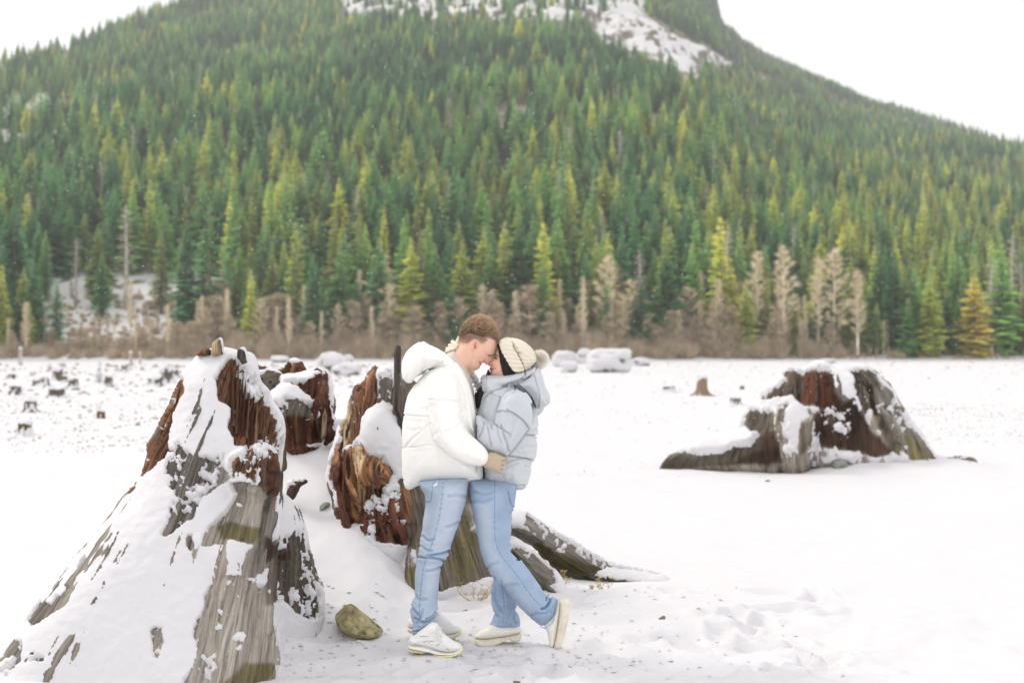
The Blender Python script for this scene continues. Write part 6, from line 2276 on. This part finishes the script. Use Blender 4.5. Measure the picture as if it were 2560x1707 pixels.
def sneaker(dx, dy, Y, parent, full=True):
    def q(pts):
        return Z3(pts) + [dx, dy]
    up = q([(290, 350), (420, 330), (560, 200), (760, 60), (900, -60), (1100, -60), (1180, 120), (1260, 240), (1400, 350), (1520, 450), (1700, 530), (1820, 610), (1800, 720), (1600, 800), (1300, 810), (1050, 750), (800, 660), (560, 610), (235, 600), (238, 480)])
    o, v, n_, b_ = part("shoe", [Inf(up, Y, .047, .040, smoothn=1)], .0036, M['shoe_white'], parent, rel=1, depth=.0045, width=1.2,
                        cr=[(l_ + [dx, dy], a, b) for l_, a, b in crs(Z3, ([(290, 520), (420, 580), (560, 600), (800, 640), (1100, 760), (1300, 800)], 1, 1.1), ([(580, 358), (840, 355)], .8, .8), ([(690, 520), (800, 490), (1000, 480), (1120, 520)], .7, .9), ([(830, 525), (1010, 485)], .8, .8), ([(1070, 630), (1160, 570)], .8, .8), ([(1200, 620), (1400, 640), (1700, 600)], .8, 1), ([(1360, 690), (1450, 770)], .7, .8), ([(640, 400), (650, 600)], .5, .8), ([(840, 200), (960, 330), (1020, 400), (1200, 560), (1400, 560), (1490, 480)], .7, 1))])
    mid = q([(228, 570), (400, 600), (560, 600), (800, 640), (1050, 745), (1300, 800), (1600, 790), (1810, 640), (1860, 690), (1830, 800), (1650, 870), (1400, 890), (1100, 885), (965, 850), (860, 800), (750, 805), (600, 770), (250, 700)])
    V, Q = solid([Inf(mid, Y, .054, .018, smoothn=1)], .0034)
    mk("midsole", V, Q, M['shoe_white'], o)
    for k, pl in enumerate((q([(226, 660), (330, 690), (500, 720), (640, 745), (762, 792), (740, 832), (640, 828), (500, 812), (340, 772), (240, 712)]), q([(962, 826), (1200, 868), (1500, 850), (1700, 790), (1810, 640), (1862, 690), (1840, 800), (1700, 890), (1560, 935), (1400, 958), (1200, 956), (1050, 920), (950, 856)]))):
        V, Q = solid([Inf(pl, Y, .056, .012, smoothn=1)], .003)
        N = vnormals(V, Q)
        px, py = proj(V)
        cut = smooth(.55, .95, np.sin(px * 1.25)) * smooth(-.1, -.6, N[:, 2])
        V = V + np.array([0, 0, 1.])[None] * (cut * .006)[:, None]
        mk("outsole", V, Q, M['sole_yellow'], o)
    if full:
        for ln in (q([(580, 358), (700, 350), (840, 355)]), q([(830, 525), (920, 500), (1010, 485)]), q([(1070, 630), (1160, 570)]), q([(690, 520), (800, 490)]), q([(1360, 690), (1450, 770)]), q([(290, 520), (420, 585), (560, 605)])):
            V, Fc = tube([W(p[0], p[1], front_y(v, p[0], p[1], 2.0) - .0003) for p in ln], .0011, 5)
            mk("seam", V, Fc, M['grey_line'], o)
        laces(o, [q(p) for p in ([(900, 250), (960, 235), (1080, 180)], [(960, 300), (1030, 270), (1120, 240)], [(1010, 380), (1090, 340), (1200, 300)], [(1080, 400), (1150, 370), (1240, 340)], [(880, 240), (1000, 200), (1120, 100), (1230, 90)], [(1060, 180), (1120, 330), (1170, 480), (1190, 560)], [(1100, 100), (1200, 160), (1260, 260)], [(1190, 560), (1240, 480), (1200, 400)])], Y - .050)
    return o


sneaker(0, 0, 7.23, MAN)
sneaker(-2, -44, 7.60, MAN, False)

# ---------------------------------------------------------------- the woman
WOM = empty("person", W(1270, 1620, 7.5))
WOM.location.z = 0
tag(WOM, "woman in an ice blue puffer jacket and cream bobble hat, one foot kicked up behind", "person")
YW = 7.46
wface = R7([(1180, 560), (1150, 640), (1105, 710), (1065, 785), (1044, 832), (1040, 862), (1012, 906), (968, 962), (934, 1016), (936, 1042), (958, 1056), (992, 1058), (990, 1080), (966, 1092), (976, 1112), (970, 1132), (990, 1152), (982, 1178), (966, 1205), (975, 1235), (1020, 1262), (1100, 1290), (1140, 1420), (1500, 1420), (1560, 1200), (1750, 1080), (1820, 900), (1740, 720), (1500, 590), (1300, 550)])
wb = [Inf(wface, YW, 0.072, 0.075, smoothn=1), Cap(w7(R7, (1300, 1330), YW), w7(R7, (1320, 1850), YW), .045, .08, k=.02)]


def wom_skin(V, N, c):
    px, py = proj(V)
    col = np.tile((0.82, 0.53, 0.40), (len(V), 1))

    def paint(poly, colr, soft=2.0, amt=1.0):
        nonlocal col
        s_ = smooth(soft, -soft, poly_sd(poly, px, py))[:, None] * amt
        col = col * (1 - s_) + np.array(colr) * s_
    paint(R7([(1020, 940), (1140, 930), (1150, 1080), (1040, 1080)]), (0.86, 0.45, 0.36), 8, .5)
    paint(R7([(925, 990), (1010, 960), (1000, 1060), (930, 1050)]), (0.84, 0.42, 0.33), 4, .5)
    paint(R7([(962, 1093), (1000, 1086), (1078, 1108), (1075, 1118), (1030, 1120), (1010, 1140), (968, 1138)]), (0.62, 0.11, 0.09), 1.0, .9)
    for ln, w_, cc, am in ((R7([(1046, 842), (1085, 838), (1120, 852), (1142, 870)]), 1.6, (0.035, 0.02, 0.015), .95),
                           (R7([(1068, 885), (1090, 890), (1115, 912)]), 1.5, (0.02, 0.012, 0.01), .95),
                           (R7([(1078, 900), (1092, 915)]), 1.6, (0.03, 0.02, 0.015), .9),
                           (R7([(995, 1035), (1012, 1042)]), 1.0, (0.4, 0.15, 0.1), .6),
                           (R7([(972, 1113), (1030, 1112), (1078, 1106)]), .7, (0.35, 0.05, 0.05), .8)):
        s_ = np.exp(-(line_d(ln, px, py) / w_) ** 2)[:, None] * am
        col = col * (1 - s_) + np.array(cc) * s_
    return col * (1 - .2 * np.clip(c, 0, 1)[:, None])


wcr = crs(R7, ([(1065, 880), (1090, 885), (1120, 915)], 1, 1.4), ([(1010, 1050), (1030, 1020), (1020, 990)], .7, 1.6), ([(1078, 1108), (1095, 1090)], .7, 1.4), ([(972, 1113), (1070, 1110)], .6, .9), ([(985, 1155), (1020, 1150)], .5, 2))
part("body", wb, 0.0031, M['skin'], WOM, cr=wcr, depth=0.003, width=1.3, rel=1, color=wom_skin, cattr="c_skin")

whair = R7([(1112, 640), (1150, 605), (1200, 690), (1262, 850), (1350, 1010), (1470, 1180), (1480, 1300), (1260, 1290), (1238, 1190), (1218, 1090), (1190, 1000), (1165, 900), (1150, 800), (1142, 720), (1120, 672)])
whair2 = R1([(885, 520), (872, 560), (840, 640), (800, 690), (770, 730), (775, 800), (790, 860), (850, 840), (900, 760), (920, 640), (900, 560)])
oh, hv, hn, hb = part("hair", [Inf(wface, YW, 0.083, 0.075, smoothn=1, clip=whair, grow=.012), Inf(whair2, YW - .02, 0.06, 0.03, k=.004)], 0.0042, M['hair_black'], WOM, wr=.002, wf=30,
                      extra=lambda V, N, b: V + N * (.0012 * np.sin((b[:, 0] * .9 + b[:, 2] * .25) * 900))[:, None])
pick = RNG.choice(len(hv), 2600)
pp, pn = hv[pick], hn[pick]
D = np.tile((.28, 0, -1.0), (len(pp), 1)) + pn * .12 + RNG.normal(size=pn.shape) * .05
strands("strands", pp, D, RNG.uniform(.02, .06, len(pp)), .0007, M['hair_black'], oh, seed=9)

# hat
brim = R7([(1165, 592), (1198, 545), (1288, 508), (1388, 508), (1412, 640), (1440, 740), (1492, 800), (1562, 930), (1622, 1050), (1650, 1155), (1560, 1168), (1482, 1165), (1425, 1135), (1350, 1012), (1270, 885), (1212, 770), (1178, 665)])
dome = R7([(1340, 520), (1400, 512), (1500, 524), (1600, 560), (1700, 622), (1800, 720), (1872, 830), (1908, 905), (1898, 965), (1850, 1030), (1780, 1100), (1700, 1162), (1640, 1160), (1560, 1120), (1480, 900), (1380, 700)])
ax0 = np.array(w7(R7, (1330, 880), YW))
ax1 = np.array(w7(R7, (1905, 930), YW))
axd = (ax1 - ax0) / np.linalg.norm(ax1 - ax0)
e1 = np.array([-axd[2], 0, axd[0]])


def ribs(V, N, base):
    q = base - ax0
    ph = np.arctan2(q[:, 1], q @ e1)
    s_ = np.abs(np.sin(ph * 15))
    return V + N * (0.0065 * (s_ ** .6 - .6))[:, None]


hat = empty("hat", (0, 0, 0))
hat.parent = WOM
part("crown", [Inf(dome, YW, .096, .06, smoothn=1)], .0028, M['knit_cream'], hat, extra=ribs, cr=crs(R7, ([(1490, 790), (1560, 920), (1620, 1050), (1640, 1150)], 1.2, 2.2), ([(1520, 800), (1640, 840), (1760, 930)], .8, 3), ([(1860, 1010), (1800, 1080)], .8, 3)), depth=.006)
part("brim", [Inf(wface, YW, .100, .075, smoothn=1, clip=brim, grow=.030)], .0028, M['knit_cream'], hat, extra=ribs)
pc = np.array(w7(R7, (1955, 925), YW))
V, Q = solid([Cap(pc, pc + 1e-4, .030, .030)], .005)
pom = mk("pompom", V, Q, M['fur'], hat, attrs={"along": np.full(len(V), .3)})
d = RNG.normal(size=(7500, 3))
d /= np.linalg.norm(d, axis=1)[:, None]
strands("fur", pc + d * .024, d + RNG.normal(size=d.shape) * .22, RNG.uniform(.020, .036, len(d)), .0007, M['fur'], pom, seed=3, seg=2)

# her jacket
wt = R1([(850, 590), (825, 660), (838, 700), (826, 760), (795, 840), (782, 880), (785, 1000), (800, 1130), (830, 1250), (845, 1330), (840, 1435), (820, 1442), (850, 1455), (930, 1478), (1010, 1500), (1080, 1512), (1140, 1516), (1178, 1508), (1205, 1470), (1226, 1400), (1234, 1340), (1236, 1280), (1262, 1262), (1276, 1220), (1280, 1150), (1276, 1080), (1290, 1050), (1291, 980), (1282, 900), (1262, 840), (1240, 790), (1200, 730), (1150, 680), (1060, 640), (960, 620)])
wcol = R1([(824, 600), (850, 578), (870, 575), (930, 574), (990, 572), (1080, 556), (1150, 550), (1185, 552), (1230, 520), (1262, 500), (1282, 512), (1260, 580), (1200, 620), (1110, 660), (1000, 690), (900, 720), (855, 740), (830, 700), (822, 650)])
whood = R1([(1225, 545), (1245, 508), (1272, 500), (1295, 520), (1318, 560), (1335, 620), (1350, 680), (1372, 720), (1386, 765), (1384, 805), (1350, 835), (1305, 848), (1282, 840), (1258, 810), (1238, 775), (1200, 730), (1150, 690), (1090, 660), (1050, 650), (1140, 620), (1190, 600)])
wsl = R1([(985, 790), (1010, 740), (1060, 705), (1110, 692), (1165, 705), (1210, 745), (1242, 800), (1250, 880), (1248, 950), (1225, 1010), (1190, 1060), (1150, 1110), (1110, 1160), (1065, 1215), (1042, 1238), (1000, 1235), (940, 1215), (870, 1186), (805, 1140), (790, 1040), (782, 905), (820, 915), (870, 950), (930, 972), (935, 920), (958, 850)])
far_sl = R1([(705, 530), (740, 535), (775, 562), (800, 600), (828, 640), (850, 700), (820, 730), (785, 712), (752, 650), (720, 590)])
wT = lambda x, z: 0.18 + 0.02 * smooth(.9, 1.3, z) - .03 * smooth(1.35, 1.5, z) + 0 * x
wsh = [Inf(wt, YW, wT, 0.15, smoothn=1), Inf(wcol, YW, 0.125, 0.035, k=.004), Inf(whood, YW + .01, 0.16, 0.055, k=.004),
       Inf(wsl, 7.27, 0.082, 0.070, k=.006, smoothn=1), Inf(far_sl, 7.60, .055, .045, k=.01),
       Cap(W(1330, 1010, 7.62), W(1220, 985, 7.66), .07, .06, k=.02)]
wjc = crs(R1, ([(985, 762), (965, 830), (940, 900), (932, 975)], 1.3, 2.0), ([(1195, 1070), (1240, 1070), (1290, 1074)], 1.2, 2.0), ([(1045, 1240), (1130, 1250), (1238, 1270)], 1.3, 2.0),
          ([(1030, 1300), (1110, 1268), (1165, 1262)], .9, 1.8), ([(1030, 1332), (1090, 1312), (1130, 1300)], .6, 1.8), ([(1002, 1040), (1022, 1100), (1042, 1150), (1052, 1200)], .9, 1.8), ([(880, 1000), (890, 1060), (908, 1165)], .8, 1.8),
          ([(852, 965), (832, 1040), (808, 1090)], .9, 1.8), ([(910, 985), (918, 1025)], .7, 1.5), ([(985, 985), (1008, 1030)], .8, 1.5), ([(1040, 865), (1120, 908), (1190, 970), (1212, 1012)], 1.1, 2.0), ([(1045, 880), (990, 868), (948, 884)], .9, 1.8),
          ([(930, 975), (1000, 1022), (1065, 1065)], .9, 1.8), ([(960, 1000), (960, 1060), (990, 1130)], .6, 1.8), ([(1215, 1020), (1150, 1108), (1065, 1215), (1040, 1240)], 1.3, 2.0),
          ([(870, 585), (862, 650), (866, 715)], .8, 1.2), ([(848, 590), (846, 650), (850, 710)], .8, 1.2), ([(1062, 665), (960, 695), (885, 725), (842, 790)], 1.2, 2.2), ([(1185, 560), (1185, 590), (1110, 640), (1020, 668), (960, 700)], 1.0, 2.2), ([(1282, 512), (1255, 575), (1190, 612), (1100, 632), (1010, 660)], .8, 1.8),
          ([(1250, 570), (1285, 650), (1302, 740), (1292, 838)], .9, 1.8), ([(1125, 655), (1200, 715), (1248, 780), (1268, 840)], 1.4, 2.2), ([(1100, 662), (1105, 700), (1085, 730)], .7, 1.8), ([(850, 722), (920, 732), (985, 762)], .6, 1.5),
          ([(845, 1425), (930, 1446), (1010, 1465), (1100, 1476), (1205, 1480)], .9, 1.5), ([(1003, 1388), (1005, 1465)], .6, 1.2), ([(1018, 1385), (1022, 1440)], .5, 1.5), ([(1250, 960), (1256, 880), (1240, 815)], .8, 2), ([(1180, 720), (1130, 700), (1080, 720), (1010, 770)], .5, 2),
          ([(1290, 1010), (1250, 1040)], .6, 2.5), ([(790, 990), (800, 1060)], .6, 2), ([(1060, 1440), (1080, 1400), (1070, 1340)], .3, 4), ([(1230, 1330), (1180, 1320)], .4, 3), ([(1160, 1180), (1200, 1160), (1270, 1165)], .3, 4),
          ([(1100, 960), (1080, 1040), (1040, 1120)], .35, 4), ([(735, 620), (790, 600)], .8, 2), ([(752, 655), (815, 625)], .8, 2), ([(770, 690), (825, 650)], .7, 2), ([(722, 590), (770, 570)], .7, 2), ([(1300, 600), (1340, 700), (1360, 800)], .4, 3))


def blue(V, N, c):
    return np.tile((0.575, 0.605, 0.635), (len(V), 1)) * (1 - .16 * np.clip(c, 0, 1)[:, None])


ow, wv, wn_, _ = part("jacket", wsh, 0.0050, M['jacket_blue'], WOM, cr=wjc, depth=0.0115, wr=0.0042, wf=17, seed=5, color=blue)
for pts in (R1([(1060, 650), (1050, 672), (1034, 690), (1040, 706), (1054, 700), (1052, 680)]), R1([(1060, 652), (1058, 676), (1052, 700)])):
    Y = min(front_y(wv, p[0], p[1]) for p in pts) - .004
    V, Fc = tube([W(p[0], p[1], Y) for p in pts], .0016, 5)
    mk("drawcord", V, Fc, M['jacket_blue'], WOM, attrs={"c_cloth": np.tile((.55, .6, .66), (len(V), 1))})
zp = [w7(R1, p, YW - .126) for p in ((846, 600), (842, 640), (846, 690), (856, 722))]

# her far hand behind his neck
fg = []
hY = 7.415
for a, b, ra in (((372, 500), (345, 560), 34), ((245, 585), (335, 640), 40), ((190, 650), (300, 695), 36), ((140, 715), (250, 725), 34), ((120, 770), (180, 745), 26)):
    s_ = ra / 7.84 / F_PX * hY
    fg.append(Cap(w7(R7, a, hY), w7(R7, b, hY - .02), s_, s_ * .95, k=.001))
fg.append(Cap(w7(R7, (330, 640), hY + .03), w7(R7, (230, 720), hY + .04), .022, .022, k=.004))
fg.append(Cap(w7(R7, (330, 640), hY + .03), w7(R1, (735, 560), 7.58), .020, .026, k=.004))
part("glove", fg, .0026, M['knit_cream'], WOM, rel=1, cr=crs(R7, ([(150, 690), (200, 660), (260, 650)], .8, 1), ([(250, 740), (280, 700), (260, 640)], .8, 1)), depth=.003)

# her jeans
wl1 = R2([(728, 50), (728, 95), (735, 200), (750, 290), (765, 350), (778, 430), (790, 500), (805, 570), (820, 640), (845, 715), (870, 780), (895, 815), (920, 850), (955, 890), (1000, 930), (1050, 990), (1100, 1058), (1150, 1110), (1200, 1160), (1250, 1205), (1305, 1250), (1345, 1250), (1395, 1210), (1434, 1158), (1446, 1100), (1452, 1030), (1425, 1028), (1398, 1020), (1392, 1000), (1375, 996), (1355, 1002), (1342, 985), (1320, 940), (1288, 898), (1240, 830), (1200, 778), (1160, 725), (1112, 682), (1085, 655), (1070, 610), (1064, 560), (1070, 490), (1072, 420), (1076, 340), (1090, 310), (1098, 300), (1106, 240), (1114, 150), (1118, 60)])
wl2 = R2([(745, 60), (752, 250), (780, 430), (830, 680), (885, 800), (922, 870), (912, 920), (905, 960), (908, 1050), (922, 1110), (930, 1150), (922, 1205), (895, 1240), (890, 1256), (940, 1282), (1000, 1302), (1060, 1292), (1142, 1268), (1140, 1200), (1128, 1165), (1112, 1130), (1116, 1090), (1120, 1040), (1100, 900), (1080, 700), (1060, 500), (1060, 60)])
wjs = [Inf(wl1, 7.38, lambda x, z: .085 + .04 * smooth(.5, .95, z) + 0 * x, .08, smoothn=1), Inf(wl2, 7.55, lambda x, z: .08 + .035 * smooth(.5, .95, z) + 0 * x, .075, smoothn=1, k=.01)]
ws1 = [(935, 60), (936, 300), (932, 470), (946, 600), (992, 690), (1082, 795), (1180, 930), (1262, 1050), (1345, 1112), (1436, 1158)]
ws2 = [(985, 880), (1010, 1000), (1016, 1100), (1004, 1200), (994, 1296)]
wjcr = crs(R2, ([(1068, 560), (1100, 600)], .8, 3), ([(1072, 640), (1110, 680), (1150, 708), (1120, 712)], 1.3, 3), ([(1100, 300), (1062, 250), (1045, 150)], .7, 1.5), ([(1392, 1005), (1388, 1060), (1352, 1108), (1318, 1116)], 1.6, 3),
           ([(1362, 1000), (1358, 1045)], 1.2, 2), ([(760, 160), (850, 185), (930, 160)], .4, 4), ([(760, 240), (850, 250), (925, 215)], .35, 4), ([(920, 1000), (950, 1080), (985, 1130)], .7, 5), ([(1120, 1060), (1082, 1150), (1045, 1250)], -.6, 2.0),
           ([(930, 1150), (960, 1180)], .6, 4), ([(1110, 1120), (1090, 1180), (1110, 1230)], .6, 4), ([(870, 790), (900, 760), (960, 740)], .4, 5), ([(1000, 940), (1060, 920), (1120, 920)], .35, 5), ([(1230, 1170), (1290, 1150), (1360, 1150)], .4, 4),
           (ws1, .35, 1.5), (ws2, .35, 1.5), ([(1440, 1040), (1425, 1140)], .8, 1.2), ([(922, 870), (940, 960), (930, 1040)], .6, 6))
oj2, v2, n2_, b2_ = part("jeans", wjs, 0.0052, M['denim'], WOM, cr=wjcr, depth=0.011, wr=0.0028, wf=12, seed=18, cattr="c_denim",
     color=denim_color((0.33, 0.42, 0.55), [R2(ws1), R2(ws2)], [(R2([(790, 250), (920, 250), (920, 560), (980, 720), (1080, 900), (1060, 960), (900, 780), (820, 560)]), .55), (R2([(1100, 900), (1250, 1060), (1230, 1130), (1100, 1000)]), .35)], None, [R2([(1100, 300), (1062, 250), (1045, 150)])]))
# raw frayed hems
for ln, Yc, T in ((R2([(890, 1256), (940, 1284), (1000, 1303), (1060, 1293), (1142, 1268)]), 7.55, .07), (R2([(1305, 1250), (1345, 1251), (1395, 1212), (1436, 1158)]), 7.38, .075)):
    n_ = 700
    t = RNG.random(n_)
    seg = np.linspace(0, 1, len(ln))
    qx = np.interp(t, seg, ln[:, 0])
    qy = np.interp(t, seg, ln[:, 1])
    Yq = Yc - T * np.sqrt(np.clip(1 - (2 * t - 1) ** 2, 0.02, 1)) * RNG.choice([1, .98, -.95], n_)
    P0 = np.stack([(qx - 1280) / F_PX * Yc, Yq, CAM_H + (HOR - qy + 1.0) / F_PX * Yc], 1)
    D = np.tile((.15, -.2, -.9), (n_, 1)) + RNG.normal(size=(n_, 3)) * .5
    if Yc < 7.5:
        D = D + np.array([.8, 0, .2])
    V0 = strands("frayed_hem", P0, D, RNG.uniform(.004, .009, n_), .0006, M['denim'], oj2, seed=2, seg=2)
    a = V0.data.attributes.new("c_denim", 'FLOAT_COLOR', 'POINT')
    a.data.foreach_set("color", np.tile(np.array((.45, .58, .76, 1), np.float32), (len(V0.data.vertices), 1)).ravel())

# her platform shoes
for nm, up, so, Y, lc, T in (("shoe", Z2([(128, 950), (160, 900), (230, 845), (330, 800), (420, 760), (470, 700), (800, 700), (1150, 740), (1172, 850), (1150, 880), (900, 940), (600, 985), (350, 1015), (140, 990)]),
                      Z2([(122, 978), (240, 1003), (350, 1005), (600, 978), (900, 932), (1168, 862), (1168, 1010), (1130, 1045), (1040, 1062), (985, 1075), (960, 1050), (900, 1020), (850, 1025), (790, 1060), (740, 1090), (650, 1135), (450, 1172), (250, 1162), (132, 1112)]), 7.52,
                      [(Z2([(150, 890), (300, 830), (430, 770)]), .6, .8), (Z2([(420, 800), (470, 780), (530, 850)]), .5, .8)], .050),
                     ("shoe", Z2([(1860, 520), (1920, 300), (1965, 170), (2000, 150), (2010, 320), (1975, 600), (1930, 900), (1870, 1205), (1770, 1185), (1745, 960), (1700, 800), (1650, 720), (1700, 640)]),
                      Z2([(1975, 152), (2080, 138), (2190, 142), (2222, 190), (2212, 400), (2185, 640), (2120, 900), (2050, 1140), (1985, 1202), (1920, 1218), (1852, 1212), (1925, 900), (1968, 600), (1998, 320)]), 7.36,
                      [(Z2([(1700, 760), (1740, 850), (1800, 885), (1845, 860)]), .8, .8), (Z2([(1850, 640), (1840, 760), (1850, 860)]), .6, .8)], .048)):
    o, v, n_, b_ = part(nm, [Inf(up, Y, T, .038, smoothn=1)], .0036, M['shoe_cream'], WOM, rel=1, cr=lc, depth=.003, width=.9)
    V, Q = solid([Inf(so, Y, T + .004, .016, smoothn=1)], .0034)
    N = vnormals(V, Q)
    ln = Z2([(130, 1040), (350, 1060), (600, 1030), (900, 980), (1165, 940)]) if Y > 7.4 else Z2([(2090, 150), (2085, 400), (2060, 640), (2010, 900), (1940, 1200)])
    V, c = crease(V, N, [(ln, 1, .7)], .0025, .7)
    mk("sole", V, Q, M['sole_cream'], o)
laces(WOM, [Z2([(1165, 770), (1190, 830), (1215, 900), (1240, 950)]), Z2([(1985, 150), (2060, 130), (2160, 128), (2210, 160)]), Z2([(1670, 740), (1690, 810), (1660, 780)])], 7.44, .0012, "loose_lace")
adopt(MAN, *list(MAN.children))
adopt(WOM, *list(WOM.children))

# crumbs of kicked-up snow round the feet and the stumps
mb = MB()
g = random.Random(41)
for k in range(620):
    if k < 330:
        x, Y = g.gauss(-.1, .55), g.gauss(7.35, .28)
    elif k < 480:
        x, Y = g.gauss(-1.1, .35), g.uniform(6.9, 8.2)
    else:
        x, Y = g.uniform(-.5, 1.6), g.uniform(6.8, 9.3)
    r = g.uniform(.003, .012) * (1.3 if k > 330 else 1)
    c = Vector((x, Y, gz(x, Y) + r * .3))
    i = len(mb.V)
    ph = g.uniform(0, 3)
    mb.V += [tuple(c + Vector((math.cos(ph + q * 1.2566), math.sin(ph + q * 1.2566), 0)) * r * g.uniform(.7, 1.2)) for q in range(5)] + [tuple(c + Vector((0, 0, r * g.uniform(.6, 1))))]
    mb.F += [(i + q, i + (q + 1) % 5, i + 5) for q in range(5)]
tag(mk("snow_crumbs", np.array(mb.V), mb.F, M['snow']), kind='stuff')

# ================================================================ falling snow: small pale flakes in the air
mb = MB()
g = random.Random(99)
for k in range(1700):
    Y = g.uniform(3.2, 16)
    px, py = g.uniform(0, 2560), g.uniform(0, 1080)
    x, _, z = W(px, py, Y)
    if z < .3:
        continue
    r = g.uniform(.0009, .0022) * (Y / 7) ** .8
    d = Vector((.35, 0, 1)).normalized()
    c = Vector((x, Y, z))
    a = Vector((1, .2, -.35)).normalized()
    b = d.cross(a)
    i = len(mb.V)
    mb.V += [tuple(c + a * r), tuple(c - a * r), tuple(c + b * r), tuple(c - b * r), tuple(c + d * r * 2.4), tuple(c - d * r * 2.4)]
    mb.F += [(i, i + 2, i + 4), (i + 2, i + 1, i + 4), (i + 1, i + 3, i + 4), (i + 3, i, i + 4), (i + 2, i, i + 5), (i + 1, i + 2, i + 5), (i + 3, i + 1, i + 5), (i, i + 3, i + 5)]
fl = mk("snowflakes", np.array(mb.V), mb.F, M['snow'])
tag(fl, kind='stuff')


# ================================================================ air: thin winter haze
def build_haze():
    lo, hi = (-3600, -70, -3.0), (3600, 2400, 760)
    V = [(x, y, z) for x in (lo[0], hi[0]) for y in (lo[1], hi[1]) for z in (lo[2], hi[2])]
    Fc = [(0, 1, 3, 2), (4, 6, 7, 5), (0, 4, 5, 1), (2, 3, 7, 6), (0, 2, 6, 4), (1, 5, 7, 3)]
    m = bpy.data.materials.new("haze")
    m.use_nodes = True
    n, l = m.node_tree.nodes, m.node_tree.links
    n.clear()
    o = n.new("ShaderNodeOutputMaterial")
    v = n.new("ShaderNodeVolumePrincipled")
    v.inputs["Color"].default_value = (1.0, 1.0, 1.0, 1)
    v.inputs["Density"].default_value = 0.00022
    l.new(v.outputs["Volume"], o.inputs["Volume"])
    ob = mk("haze", np.array(V, float), Fc, m, smooth_sh=False)
    tag(ob, kind='stuff')


build_haze()
